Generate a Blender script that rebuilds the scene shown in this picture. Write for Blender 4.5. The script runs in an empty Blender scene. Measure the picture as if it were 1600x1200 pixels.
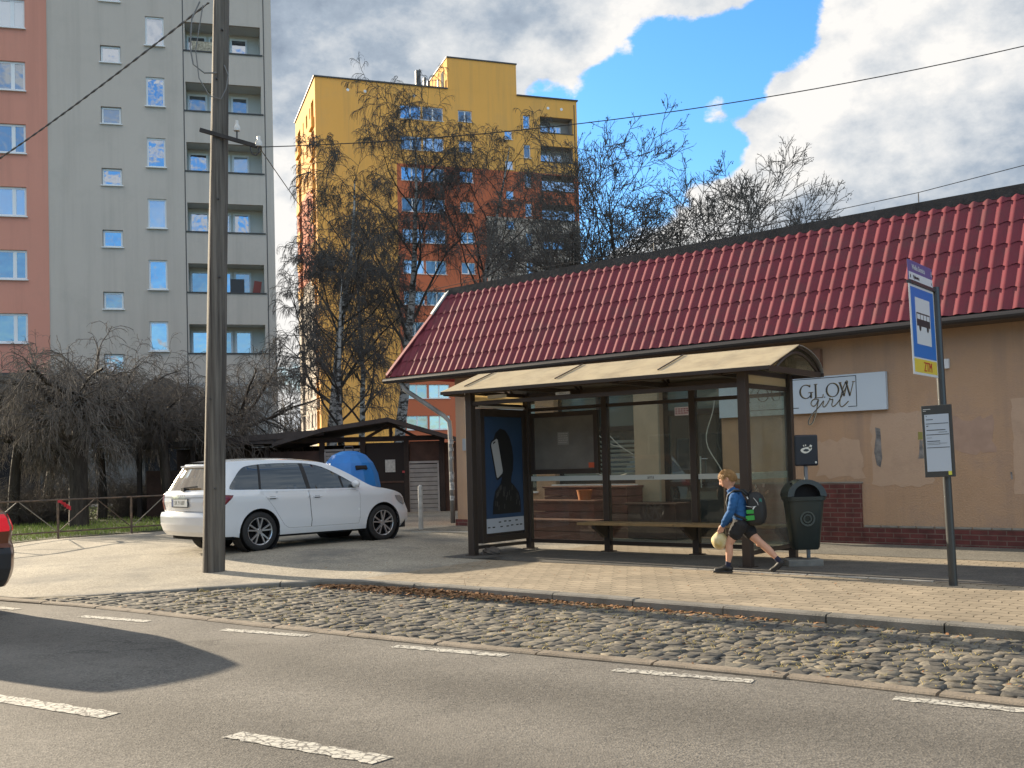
import bpy, bmesh, math, random
import numpy as np
from mathutils import Vector, Matrix
from mathutils.geometry import delaunay_2d_cdt
random.seed(7); rng=np.random.default_rng(7)
R=math.radians; PI=math.pi
scene=bpy.context.scene
COL=scene.collection

# ------------------------------------------------------------------ camera
cam_d=bpy.data.cameras.new('camera'); cam=bpy.data.objects.new('camera',cam_d); COL.objects.link(cam)
scene.camera=cam
FPX=1640.0; PITCH=R(1.73); ROLL=R(-1.45); CY=675.0
cam_d.sensor_width=36; cam_d.sensor_fit='HORIZONTAL'
cam_d.lens=36*FPX/1600
cam_d.shift_y=(CY-600)/1600
cam_d.clip_start=0.1; cam_d.clip_end=3000
_F=Vector((0,math.cos(PITCH),math.sin(PITCH))); _U0=Vector((0,-math.sin(PITCH),math.cos(PITCH))); _R0=Vector((1,0,0))
_Rt=_R0*math.cos(ROLL)+_U0*math.sin(ROLL); _Up=-_R0*math.sin(ROLL)+_U0*math.cos(ROLL)
m=Matrix((( _Rt.x,_Up.x,-_F.x,0),(_Rt.y,_Up.y,-_F.y,0),(_Rt.z,_Up.z,-_F.z,1.5),(0,0,0,1)))
cam.matrix_world=m

# ------------------------------------------------------------------ sun, sky, exposure
SUN_EL=R(17.0); SUN_AZ=R(138.4)          # direction towards the sun, from +X counter-clockwise
sd=Vector((math.cos(SUN_AZ)*math.cos(SUN_EL),math.sin(SUN_AZ)*math.cos(SUN_EL),math.sin(SUN_EL)))
sl=bpy.data.lights.new('sun','SUN'); sl.energy=5.0; sl.angle=R(0.53); sl.color=(1.0,0.84,0.62)
so=bpy.data.objects.new('sun',sl); COL.objects.link(so); so.rotation_euler=sd.to_track_quat('Z','Y').to_euler()
scene.view_settings.view_transform='Standard'; scene.view_settings.look='None'
scene.view_settings.exposure=1.30; scene.view_settings.gamma=1.0; scene.view_settings.use_curve_mapping=False
w=bpy.data.worlds.new('World'); scene.world=w; w.use_nodes=True
nt=w.node_tree; nt.nodes.clear()
def N(t,**k):
    n=nt.nodes.new(t)
    for a,b in k.items(): setattr(n,a,b)
    return n
def LK(a,b): nt.links.new(a,b)
def val(x):
    n=N('ShaderNodeValue'); n.outputs[0].default_value=x; return n.outputs[0]
def mth(op,a,b=None,c=None,clamp=False):
    n=N('ShaderNodeMath',operation=op); n.use_clamp=clamp
    for i,x in enumerate((a,b,c)):
        if x is None: continue
        if isinstance(x,(int,float)): n.inputs[i].default_value=x
        else: LK(x,n.inputs[i])
    return n.outputs[0]
def smooth(x,a,b):
    n=N('ShaderNodeMapRange',interpolation_type='SMOOTHSTEP')
    LK(x,n.inputs[0]); n.inputs[1].default_value=a; n.inputs[2].default_value=b; return n.outputs[0]
outw=N('ShaderNodeOutputWorld')
sky=N('ShaderNodeTexSky'); sky.sky_type='NISHITA'; sky.sun_disc=False
sky.sun_elevation=SUN_EL; sky.sun_rotation=math.atan2(sd.x,sd.y); sky.air_density=1.0; sky.dust_density=0.6; sky.ozone_density=2.0
tc=N('ShaderNodeTexCoord'); dirv=tc.outputs['Generated']
def pdir(x,y):   # a direction in the sky
    d=_F*FPX+_Rt*(x-800)-_Up*(y-CY); return d.normalized()
def dist_to(x,y,sz=1.0):
    n=N('ShaderNodeVectorMath',operation='DISTANCE'); LK(dirv,n.inputs[0]); n.inputs[1].default_value=pdir(x,y); return n.outputs['Value']
def fbm(scale,detail=6,rough=.55,off=(0,0,0),zs=1.5):
    mp=N('ShaderNodeMapping'); LK(dirv,mp.inputs[0]); mp.inputs['Scale'].default_value=(1,1,zs); mp.inputs['Location'].default_value=off
    n=N('ShaderNodeTexNoise'); LK(mp.outputs[0],n.inputs['Vector']); n.inputs['Scale'].default_value=scale; n.inputs['Detail'].default_value=detail; n.inputs['Roughness'].default_value=rough
    return n.outputs['Fac']
# where the sky is clear (-) and where the big clouds sit (+)
sepd=N('ShaderNodeSeparateXYZ'); LK(dirv,sepd.inputs[0])
behind=smooth(sepd.outputs[1],.05,-.35); high=smooth(sepd.outputs[2],.18,.55)
acc=mth('ADD',mth('ADD',.14,mth('MULTIPLY',behind,-.17)),mth('MULTIPLY',mth('MULTIPLY',behind,high),.24))  # unseen sky behind the camera: clear low down, high clouds added as fill
def blobs(lst,k=1.5):
    o_=None
    for (x,y,r,a) in lst:
        f=mth('MULTIPLY',smooth(dist_to(x,y),r*k/1640.,r*.3/1640.),a); o_=f if o_ is None else mth('MAXIMUM',o_,f)
    return o_
neg=blobs([(1235,20,85,.30),(880,200,80,.26),(860,150,40,.2),(1250,-10,62,.34),(1205,45,62,.36),(1130,85,80,.36),(1060,125,95,.38),(985,180,105,.38),(925,240,95,.38),(1000,290,95,.34),(1110,235,72,.30),(1150,150,46,.28),(930,340,60,.2),(440,400,60,.10)])
pos=blobs([(900,20,130,.16),(1080,-10,110,.15),(1000,55,70,.14),(1350,80,150,.22),(1400,250,190,.24),(1560,120,200,.12),(1270,250,100,.24),(1075,185,34,.17),(1115,178,40,.20),(1160,176,40,.18),(1160,320,90,.22),(1040,385,80,.2),(640,120,260,.08),(1310,30,60,.15)])
acc=mth('ADD',acc,mth('SUBTRACT',pos,neg))
n1=fbm(2.6,5,.5); n2=fbm(13,9,.62)
dens=mth('ADD',mth('MULTIPLY',n1,.45),mth('ADD',mth('MULTIPLY',n2,.55),acc))
alpha=smooth(dens,.525,.60)
L=Vector(sd)*0.03
n1b=fbm(2.6,5,.5,off=(-L.x,-L.y,-L.z*1.5-.010)); n2b=fbm(13,9,.62,off=(-L.x,-L.y,-L.z*1.5-.010))
lit=mth('ADD',mth('MULTIPLY',mth('SUBTRACT',n1,n1b),3.6),mth('MULTIPLY',mth('SUBTRACT',n2,n2b),1.25))
thick=smooth(dens,.58,.95)
bright=None
for (x,y,r,a) in [(1000,60,110,.45),(860,130,70,.45),(1240,120,120,.72),(1200,220,130,.66),(1345,60,190,.52),(1120,185,70,.55),(1130,290,150,.5),(1440,110,180,.30),(450,300,110,.6),(450,500,160,.7),(1000,350,130,.5),(1290,200,90,.3),(700,30,140,.1)]:
    f=mth('MULTIPLY',smooth(dist_to(x,y),r*1.6/1640.,r*.2/1640.),a)
    bright=f if bright is None else mth('MAXIMUM',bright,f)
base=mth('ADD',mth('SUBTRACT',.43,mth('MULTIPLY',thick,.10)),mth('ADD',bright,mth('MULTIPLY',behind,.35)))
shade=mth('ADD',base,lit,clamp=True)
cr=N('ShaderNodeValToRGB'); LK(shade,cr.inputs[0])
e=cr.color_ramp.elements; e[0].position=0.05; e[0].color=(.105,.130,.168,1); e[1].position=1.0; e[1].color=(.41,.40,.385,1)
q=cr.color_ramp.elements.new(.38); q.color=(.170,.200,.238,1)
q=cr.color_ramp.elements.new(.72); q.color=(.305,.315,.325,1)
bg1=N('ShaderNodeBackground'); bg1.inputs[1].default_value=0.105
hs=N('ShaderNodeHueSaturation'); hs.inputs['Saturation'].default_value=1.25; hs.inputs['Value'].default_value=1.25
LK(sky.outputs[0],hs.inputs['Color']); tn=N('ShaderNodeMix'); tn.data_type='RGBA'; tn.blend_type='MULTIPLY'; tn.inputs[0].default_value=1.; tn.inputs[7].default_value=(.62,.82,1.0,1); LK(hs.outputs[0],tn.inputs[6]); LK(tn.outputs[2],bg1.inputs[0])
bg2=N('ShaderNodeBackground'); LK(cr.outputs[0],bg2.inputs[0]); LK(mth('ADD',1.0,mth('MULTIPLY',behind,.35)),bg2.inputs[1])  # unseen clouds behind the camera brightened, added fill for the shaded facades
mx=N('ShaderNodeMixShader'); LK(alpha,mx.inputs[0]); LK(bg1.outputs[0],mx.inputs[1]); LK(bg2.outputs[0],mx.inputs[2]); LK(mx.outputs[0],outw.inputs[0])

# ------------------------------------------------------------------ materials
MAT={}
def mat(name,col,rough=.7,metal=0.,var=0.,vscale=3.,bump=0.,bscale=40.,spec=.5,emit=None,dirt=None,dscale=1.2,coat=0.,vcol=None,streak=None):
    """procedural principled material: large soft colour variation, fine bump, optional dirt colour in patches"""
    if name in MAT: return MAT[name]
    m=bpy.data.materials.new(name); m.use_nodes=True; t=m.node_tree; b=t.nodes['Principled BSDF']
    b.inputs['Roughness'].default_value=rough; b.inputs['Metallic'].default_value=metal; b.inputs['Specular IOR Level'].default_value=spec
    if coat: b.inputs['Coat Weight'].default_value=coat; b.inputs['Coat Roughness'].default_value=.04
    c=t.nodes.new('ShaderNodeTexCoord')
    cur=None
    def noise(s,d=5,r=.6):
        n=t.nodes.new('ShaderNodeTexNoise'); n.inputs['Scale'].default_value=s; n.inputs['Detail'].default_value=d; n.inputs['Roughness'].default_value=r
        t.links.new(c.outputs['Object'],n.inputs['Vector']); return n.outputs['Fac']
    def ramp(f,a,bv,ca,cb):
        r=t.nodes.new('ShaderNodeValToRGB'); r.color_ramp.elements[0].position=a; r.color_ramp.elements[1].position=bv
        r.color_ramp.elements[0].color=(*ca,1); r.color_ramp.elements[1].color=(*cb,1); t.links.new(f,r.inputs[0]); return r.outputs[0]
    if var or vcol:
        lo=[max(0,x*(1-var)) for x in col]; hi=[min(1,x*(1+var)) for x in col] if vcol is None else vcol
        cur=ramp(noise(vscale),.3,.7,lo,hi)
    if dirt:
        f=t.nodes.new('ShaderNodeMapRange'); f.inputs[1].default_value=.5; f.inputs[2].default_value=.72; t.links.new(noise(dscale,8,.7),f.inputs[0])
        mxn=t.nodes.new('ShaderNodeMix'); mxn.data_type='RGBA'; t.links.new(f.outputs[0],mxn.inputs[0])
        if cur: t.links.new(cur,mxn.inputs[6])
        else: mxn.inputs[6].default_value=(*col,1)
        mxn.inputs[7].default_value=(*dirt,1); cur=mxn.outputs[2]
    if streak:   # rain streaks: noise stretched along the vertical; (colour, amount, horizontal scale)
        mp=t.nodes.new('ShaderNodeMapping'); mp.inputs['Scale'].default_value=(streak[2],streak[2],streak[2]*.045); t.links.new(c.outputs['Object'],mp.inputs[0])
        n=t.nodes.new('ShaderNodeTexNoise'); n.inputs['Scale'].default_value=1.; n.inputs['Detail'].default_value=7; n.inputs['Roughness'].default_value=.7; t.links.new(mp.outputs[0],n.inputs['Vector'])
        f=t.nodes.new('ShaderNodeMapRange'); f.inputs[1].default_value=.48; f.inputs[2].default_value=.78; f.inputs[4].default_value=streak[1]; t.links.new(n.outputs[0],f.inputs[0])
        mxn=t.nodes.new('ShaderNodeMix'); mxn.data_type='RGBA'; t.links.new(f.outputs[0],mxn.inputs[0])
        if cur: t.links.new(cur,mxn.inputs[6])
        else: mxn.inputs[6].default_value=(*col,1)
        mxn.inputs[7].default_value=(*streak[0],1); cur=mxn.outputs[2]
    if cur: t.links.new(cur,b.inputs['Base Color'])
    else: b.inputs['Base Color'].default_value=(*col,1)
    if bump:
        bn=t.nodes.new('ShaderNodeBump'); bn.inputs['Strength'].default_value=bump; bn.inputs['Distance'].default_value=.02
        t.links.new(noise(bscale,6,.65),bn.inputs['Height']); t.links.new(bn.outputs[0],b.inputs['Normal'])
    if emit: b.inputs['Emission Color'].default_value=(*emit[:3],1); b.inputs['Emission Strength'].default_value=emit[3]
    MAT[name]=m; return m
def gloss_glass(name,dark,refl,rough=.02,tint=(1,1,1),wob=0.0):
    """window pane seen from outside: dark room behind, sky in front"""
    if name in MAT: return MAT[name]
    m=bpy.data.materials.new(name); m.use_nodes=True; t=m.node_tree; t.nodes.clear()
    o=t.nodes.new('ShaderNodeOutputMaterial'); d=t.nodes.new('ShaderNodeBsdfDiffuse'); d.inputs[0].default_value=(*dark,1)
    g=t.nodes.new('ShaderNodeBsdfGlossy'); g.inputs[0].default_value=(*tint,1); g.inputs[1].default_value=rough
    fr=t.nodes.new('ShaderNodeLayerWeight'); fr.inputs[0].default_value=.35
    mr=t.nodes.new('ShaderNodeMapRange'); mr.inputs[3].default_value=refl; mr.inputs[4].default_value=min(1,refl+.5); t.links.new(fr.outputs['Facing'],mr.inputs[0])
    mx=t.nodes.new('ShaderNodeMixShader'); t.links.new(mr.outputs[0],mx.inputs[0]); t.links.new(d.outputs[0],mx.inputs[1]); t.links.new(g.outputs[0],mx.inputs[2]); t.links.new(mx.outputs[0],o.inputs[0])
    if wob:
        c=t.nodes.new('ShaderNodeTexCoord'); n=t.nodes.new('ShaderNodeTexNoise'); n.inputs['Scale'].default_value=1.3; t.links.new(c.outputs['Object'],n.inputs['Vector'])
        bn=t.nodes.new('ShaderNodeBump'); bn.inputs['Strength'].default_value=wob; bn.inputs['Distance'].default_value=.05; t.links.new(n.outputs[0],bn.inputs['Height']); t.links.new(bn.outputs[0],g.inputs['Normal'])
    MAT[name]=m; return m
def clear_glass(name,refl=.08,dust=.06,dcol=(.5,.48,.42),tint=(.82,.85,.8)):
    if name in MAT: return MAT[name]
    m=bpy.data.materials.new(name); m.use_nodes=True; t=m.node_tree; t.nodes.clear()
    o=t.nodes.new('ShaderNodeOutputMaterial'); tr=t.nodes.new('ShaderNodeBsdfTransparent'); tr.inputs[0].default_value=(*tint,1)
    g=t.nodes.new('ShaderNodeBsdfGlossy'); g.inputs[1].default_value=.015; d=t.nodes.new('ShaderNodeBsdfDiffuse'); d.inputs[0].default_value=(*dcol,1)
    c=t.nodes.new('ShaderNodeTexCoord'); n=t.nodes.new('ShaderNodeTexNoise'); n.inputs['Scale'].default_value=2.2; n.inputs['Detail'].default_value=8; n.inputs['Roughness'].default_value=.7
    t.links.new(c.outputs['Object'],n.inputs['Vector'])
    mr=t.nodes.new('ShaderNodeMapRange'); mr.inputs[1].default_value=.35; mr.inputs[2].default_value=.75; mr.inputs[3].default_value=dust*.3; mr.inputs[4].default_value=dust*1.6; t.links.new(n.outputs[0],mr.inputs[0])
    m1=t.nodes.new('ShaderNodeMixShader'); t.links.new(mr.outputs[0],m1.inputs[0]); t.links.new(tr.outputs[0],m1.inputs[1]); t.links.new(d.outputs[0],m1.inputs[2])
    fr=t.nodes.new('ShaderNodeLayerWeight'); fr.inputs[0].default_value=.3
    m3=t.nodes.new('ShaderNodeMapRange'); m3.inputs[3].default_value=refl; m3.inputs[4].default_value=min(1,refl+.16); t.links.new(fr.outputs['Facing'],m3.inputs[0])
    m2=t.nodes.new('ShaderNodeMixShader'); t.links.new(m3.outputs[0],m2.inputs[0]); t.links.new(m1.outputs[0],m2.inputs[1]); t.links.new(g.outputs[0],m2.inputs[2]); t.links.new(m2.outputs[0],o.inputs[0])
    MAT[name]=m; return m

# ------------------------------------------------------------------ mesh helpers
def tag(o,label=None,cat=None,group=None,kind=None):
    if label: o['label']=label
    if cat: o['category']=cat
    if group: o['group']=group
    if kind: o['kind']=kind
    return o
def thing(name,label,cat,loc=(0,0,0),rz=0,group=None):
    o=bpy.data.objects.new(name,None); COL.objects.link(o); o.location=loc; o.rotation_euler=(0,0,rz); o.empty_display_size=.2
    return tag(o,label,cat,group)
def rotm(rx=0,ry=0,rz=0): return (Matrix.Rotation(rz,3,'Z')@Matrix.Rotation(ry,3,'Y')@Matrix.Rotation(rx,3,'X'))
class MB:
    def __init__(s): s.v=[]; s.f=[]; s.m=[]; s.mi=0
    def add(s,vs,fs):
        o=len(s.v); s.v+= [tuple(x) for x in vs]; s.f+=[tuple(i+o for i in f) for f in fs]; s.m+=[s.mi]*len(fs); return s
    def box(s,c,d,r=None,ch=0.0):
        """box centre c, size d; ch = chamfer on the long edges via inset top/bottom"""
        x,y,z=[a/2 for a in d]
        P=[(-x,-y,-z),(x,-y,-z),(x,y,-z),(-x,y,-z),(-x,-y,z),(x,-y,z),(x,y,z),(-x,y,z)]
        F=[(0,3,2,1),(4,5,6,7),(0,1,5,4),(1,2,6,5),(2,3,7,6),(3,0,4,7)]
        if r is not None: P=[tuple(r@Vector(p)) for p in P]
        return s.add([(p[0]+c[0],p[1]+c[1],p[2]+c[2]) for p in P],F)
    def b2(s,x0,x1,y0,y1,z0,z1): return s.box(((x0+x1)/2,(y0+y1)/2,(z0+z1)/2),(abs(x1-x0),abs(y1-y0),abs(z1-z0)))
    def rod(s,a,b,r,n=10,r2=None,cap=True):
        a=Vector(a); b=Vector(b); r2=r if r2 is None else r2
        d=(b-a).normalized(); x=d.cross(Vector((0,0,1)) if abs(d.z)<.9 else Vector((1,0,0))).normalized(); y=d.cross(x)
        vs=[a+(x*math.cos(2*PI*i/n)+y*math.sin(2*PI*i/n))*r for i in range(n)]+[b+(x*math.cos(2*PI*i/n)+y*math.sin(2*PI*i/n))*r2 for i in range(n)]
        fs=[(i,(i+1)%n,n+(i+1)%n,n+i) for i in range(n)]
        if cap: fs+=[tuple(range(n))[::-1],tuple(range(n,2*n))]
        return s.add(vs,[f[::-1] for f in fs])
    def bar(s,a,b,wd,ht,up=(0,0,1)):
        a=Vector(a); b=Vector(b); d=(b-a); L=d.length; d.normalize(); u=Vector(up); x=d.cross(u).normalized(); u=x.cross(d)
        P=[]
        for p in (a,b):
            for (i,j) in ((-1,-1),(1,-1),(1,1),(-1,1)): P.append(p+x*(i*wd/2)+u*(j*ht/2))
        return s.add(P,[(0,1,2,3),(7,6,5,4),(0,4,5,1),(1,5,6,2),(2,6,7,3),(3,7,4,0)])
    def path(s,pts,rad,n=8,close=False):
        pts=[Vector(p) for p in pts]; k=len(pts); rad=rad if hasattr(rad,'__len__') else [rad]*k
        o=len(s.v); ref=None
        for i,p in enumerate(pts):
            t=(pts[min(i+1,k-1)]-pts[max(i-1,0)]).normalized()
            if ref is None: ref=t.cross(Vector((0,0,1)) if abs(t.z)<.9 else Vector((1,0,0))).normalized()
            ref=(ref-t*ref.dot(t)).normalized(); y=t.cross(ref)
            s.v+=[tuple(p+(ref*math.cos(2*PI*j/n)+y*math.sin(2*PI*j/n))*rad[i]) for j in range(n)]
        F=[(o+i*n+j,o+i*n+(j+1)%n,o+(i+1)*n+(j+1)%n,o+(i+1)*n+j) for i in range(k-1) for j in range(n)]
        F+=[tuple(o+j for j in range(n))[::-1],tuple(o+(k-1)*n+j for j in range(n))]
        s.f+=F; s.m+=[s.mi]*len(F); return s
    def lathe(s,prof,n=24,c=(0,0,0),axis='Z',cap=True):
        """prof = [(r,h)...]"""
        o=len(s.v)
        for r,h in prof:
            for j in range(n):
                a=2*PI*j/n; p=(r*math.cos(a),r*math.sin(a),h)
                if axis=='Y': p=(p[0],p[2],p[1])
                if axis=='X': p=(p[2],p[0],p[1])
                s.v.append((p[0]+c[0],p[1]+c[1],p[2]+c[2]))
        F=[(o+i*n+j,o+i*n+(j+1)%n,o+(i+1)*n+(j+1)%n,o+(i+1)*n+j) for i in range(len(prof)-1) for j in range(n)]
        if cap: F+=[tuple(o+j for j in range(n))[::-1],tuple(o+(len(prof)-1)*n+j for j in range(n))]
        if axis=='Y': F=[f[::-1] for f in F]
        s.f+=F; s.m+=[s.mi]*len(F); return s
    def prism(s,poly,a,b,plane='XZ'):
        """extrude 2-D polygon between a and b along the remaining axis"""
        n=len(poly)
        def P(u,v,t): return (u,t,v) if plane=='XZ' else ((u,v,t) if plane=='XY' else (t,u,v))
        vs=[P(u,v,a) for u,v in poly]+[P(u,v,b) for u,v in poly]
        return s.add(vs,[tuple(range(n)),tuple(range(n,2*n))[::-1]]+[(i,n+i,n+(i+1)%n,(i+1)%n) for i in range(n)])
    def ball(s,c,r,n=16,k=10,sc=(1,1,1)):
        prof=[(max(1e-4,math.sin(PI*i/k)),-math.cos(PI*i/k)) for i in range(k+1)]
        o=len(s.v); s.lathe([(p*r,h*r) for p,h in prof],n,(0,0,0))
        for i in range(o,len(s.v)):
            p=s.v[i]; s.v[i]=(p[0]*sc[0]+c[0],p[1]*sc[1]+c[1],p[2]*sc[2]+c[2])
        return s
    def mesh(s,name): 
        me=bpy.data.meshes.new(name); me.from_pydata(s.v,[],s.f); return me
    def build(s,name,m,parent=None,smooth=False,bevel=0.,label=None,auto=None):
        me=s.mesh(name); ms=m if isinstance(m,(list,tuple)) else [m]
        for x in ms: me.materials.append(x)
        if len(ms)>1: me.polygons.foreach_set('material_index',s.m)
        bm=bmesh.new(); bm.from_mesh(me); bmesh.ops.remove_doubles(bm,verts=bm.verts,dist=1e-5) if smooth else None
        bmesh.ops.recalc_face_normals(bm,faces=bm.faces); bm.to_mesh(me); bm.free()
        o=bpy.data.objects.new(name,me); COL.objects.link(o)
        if parent: o.parent=parent
        if smooth: me.shade_smooth(); 
        if smooth and auto: me.set_sharp_from_angle(angle=R(auto))
        if bevel:
            b=o.modifiers.new('bevel','BEVEL'); b.width=bevel; b.segments=2; b.limit_method='ANGLE'; b.angle_limit=R(40); b.harden_normals=False
        if label: o['label']=label
        return o
def raw(name,V,F,m,parent=None,smooth=False,auto=None):
    """V (n,3) array, F (k,4|3) int array"""
    me=bpy.data.meshes.new(name); V=np.asarray(V,np.float32); F=np.asarray(F,np.int32)
    u,inv=np.unique(F,return_inverse=True); V=V[u]; F=inv.reshape(F.shape).astype(np.int32)
    me.vertices.add(len(V)); me.vertices.foreach_set('co',V.ravel()); k=F.shape[1]
    me.loops.add(F.size); me.loops.foreach_set('vertex_index',F.ravel()); me.polygons.add(len(F))
    me.polygons.foreach_set('loop_start',np.arange(len(F),dtype=np.int32)*k); me.polygons.foreach_set('loop_total',np.full(len(F),k,np.int32))
    me.update(calc_edges=True); me.validate()
    for x in (m if isinstance(m,(list,tuple)) else [m]): me.materials.append(x)
    if smooth: me.shade_smooth()
    if smooth and auto: me.set_sharp_from_angle(angle=R(auto))
    o=bpy.data.objects.new(name,me); COL.objects.link(o)
    if parent: o.parent=parent
    return o
def tube_batch(lines,n=3):
    """lines: list of (points (k,3), radii (k,)) -> V,F"""
    by={}
    for P,r in lines: by.setdefault(len(P),[]).append((P,r))
    Vs=[];Fs=[];off=0
    for k,ls in by.items():
        P=np.array([l[0] for l in ls],float); r=np.array([l[1] for l in ls],float); m_=len(ls)
        T=np.empty_like(P); T[:,1:-1]=P[:,2:]-P[:,:-2]; T[:,0]=P[:,1]-P[:,0]; T[:,-1]=P[:,-1]-P[:,-2]
        T/=np.linalg.norm(T,axis=2,keepdims=True)+1e-9
        ch=P[:,-1]-P[:,0]; ch/=np.linalg.norm(ch,axis=1,keepdims=True)+1e-9
        ref=np.where(np.abs(ch[:,2:3])<.8,np.array([[0,0,1.]]),np.array([[1.,0,0]]))[:,None,:]
        A=np.cross(T,ref); A/=np.linalg.norm(A,axis=2,keepdims=True)+1e-9; B=np.cross(T,A)
        a=np.arange(n)*2*PI/n
        V=P[:,:,None,:]+r[:,:,None,None]*(np.cos(a)[None,None,:,None]*A[:,:,None,:]+np.sin(a)[None,None,:,None]*B[:,:,None,:])
        Vs.append(V.reshape(-1,3))
        i=np.arange(k-1)[:,None]*n; j=np.arange(n)[None,:]
        f=np.stack([i+j,i+(j+1)%n,i+n+(j+1)%n,i+n+j],-1).reshape(-1,4)
        F=f[None]+ (np.arange(m_)*k*n)[:,None,None]+off
        Fs.append(F.reshape(-1,4)); off+=m_*k*n
    return np.concatenate(Vs),np.concatenate(Fs)
def inpoly(P,poly):
    x=P[:,0];y=P[:,1];r=np.zeros(len(P),bool);n=len(poly)
    for i in range(n):
        x1,y1=poly[i];x2,y2=poly[(i+1)%n]
        if y1==y2: continue
        c=((y1>y)!=(y2>y))&(x<(x2-x1)*(y-y1)/(y2-y1)+x1); r^=c
    return r
def densify(poly,step):
    out=[]
    for i in range(len(poly)):
        a=np.array(poly[i],float);b=np.array(poly[(i+1)%len(poly)],float); k=max(1,int(math.ceil(np.linalg.norm(b-a)/step)))
        out+=[tuple(a+(b-a)*t/k) for t in range(k)]
    return out
def region(outline,holes=(),step=.1,stepy=None,edge=None):
    """triangulate a 2-D polygon with holes and interior grid points"""
    edge=edge or step; stepy=stepy or step
    loops=[densify(outline,edge)]+[densify(h,edge) for h in holes]
    pts=[];ed=[]
    for l in loops:
        o=len(pts); pts+=l; ed+=[(o+i,o+(i+1)%len(l)) for i in range(len(l))]
    B=np.array(loops[0]); x0,y0=B.min(0);x1,y1=B.max(0)
    gx,gy=np.meshgrid(np.arange(x0+step*.5,x1,step),np.arange(y0+stepy*.5,y1,stepy)); G=np.stack([gx.ravel(),gy.ravel()],1)
    k=inpoly(G,loops[0])
    for h in loops[1:]: k&=~inpoly(G,h)
    G=G[k]; A=np.array(pts)
    if len(G):
        keep=np.ones(len(G),bool)
        for c in range(0,len(G),2000):
            d=((G[c:c+2000,None,:]-A[None])**2).sum(2).min(1); keep[c:c+2000]=d>(min(step,stepy)*.4)**2
        G=G[keep]
    allp=[Vector(p) for p in pts]+[Vector(p) for p in G]
    r=delaunay_2d_cdt(allp,ed,[],0,1e-6)
    V=np.array([tuple(v) for v in r[0]]); F=np.array([f for f in r[2] if len(f)==3]); C=V[F].mean(1)
    k=inpoly(C,loops[0])
    for h in loops[1:]: k&=~inpoly(C,h)
    return V,F[k]
def text_bm(mb,s,size,fn,ext=0.002,align='CENTER',sx=1.0,font=None,spacing=1.0):
    """flat lettering; fn maps local (x,y,t) to 3-D, t=0 back, 1 front"""
    cu=bpy.data.curves.new('txt','FONT'); cu.body=s; cu.size=size; cu.align_x=align; cu.align_y='CENTER'; cu.resolution_u=3; cu.space_character=spacing
    ob=bpy.data.objects.new('txt',cu); COL.objects.link(ob); dg=bpy.context.evaluated_depsgraph_get(); dg.update()
    me=bpy.data.meshes.new_from_object(ob.evaluated_get(dg)); 
    vs=[tuple(v.co) for v in me.vertices]; fs=[tuple(p.vertices) for p in me.polygons]
    mb.add([fn(x*sx,y,1) for x,y,z in vs],fs)
    bpy.data.objects.remove(ob); bpy.data.meshes.remove(me); bpy.data.curves.remove(cu)
def sstep(x,a,b):
    t=np.clip((x-a)/(b-a),0,1); return t*t*(3-2*t)
# ------------------------------------------------------------------ street frame
SA=R(-37.6); SU=np.array([math.cos(SA),math.sin(SA)]); SV=np.array([-SU[1],SU[0]]); S0=np.array([-.63,16.01])
def sw(x,y): d=np.stack([np.asarray(x)-S0[0],np.asarray(y)-S0[1]],-1); return d@SU,d@SV
def xy(s,w_): return tuple(S0+SU*s+SV*w_)
KERB=[(-9.0,15.2),(-7.2,13.55),(-6.05,12.75),(-4.75,12.85),(-3.23,13.10),(-2.35,13.12),(-2.0,12.98),(-.78,12.06),(.62,10.94),(1.92,9.86),(2.74,9.17),(3.9,8.18),(6.4,6.1),(12,1.6),(20,-4.6)]
MID=[(-9.0,15.0),(-7.2,13.42),(-6.05,12.68),(-4.9,12.0),(-4.05,11.38),(-3.25,10.77),(-2.4,10.13),(-1.48,9.45),(-.5,8.76),(.28,8.24),(.95,7.80),(1.91,7.13),(2.98,6.26),(5.5,4.3),(10,.9),(18,-5.2)]
kx=np.array([k[0] for k in KERB]); ky=np.array([k[1] for k in KERB])
def hz(x,y):
    x=np.asarray(x,float); y=np.asarray(y,float); s,w_=sw(x,y)
    z=.12+.10*sstep(-s,.3,3.)*sstep(w_,-3.2,-1.)
    a=np.clip((x+6.05)/4.0,0,1); q=sstep(y-np.interp(x,kx,ky),0,3.)
    z=z-(.105)*(1-a)*(1-q)
    return z
def gz(x,y): return float(hz(x,y))
def sheet(name,outline,z,m,step=1.,kind='structure',holes=(),dz=0.,edge=None):
    V,F=region(outline,holes,step,edge=edge)
    Z=(z(V[:,0],V[:,1]) if callable(z) else np.full(len(V),z))+dz
    o=raw(name,np.column_stack([V,Z]),F,m,smooth=True); o['kind']=kind; return o
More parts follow.
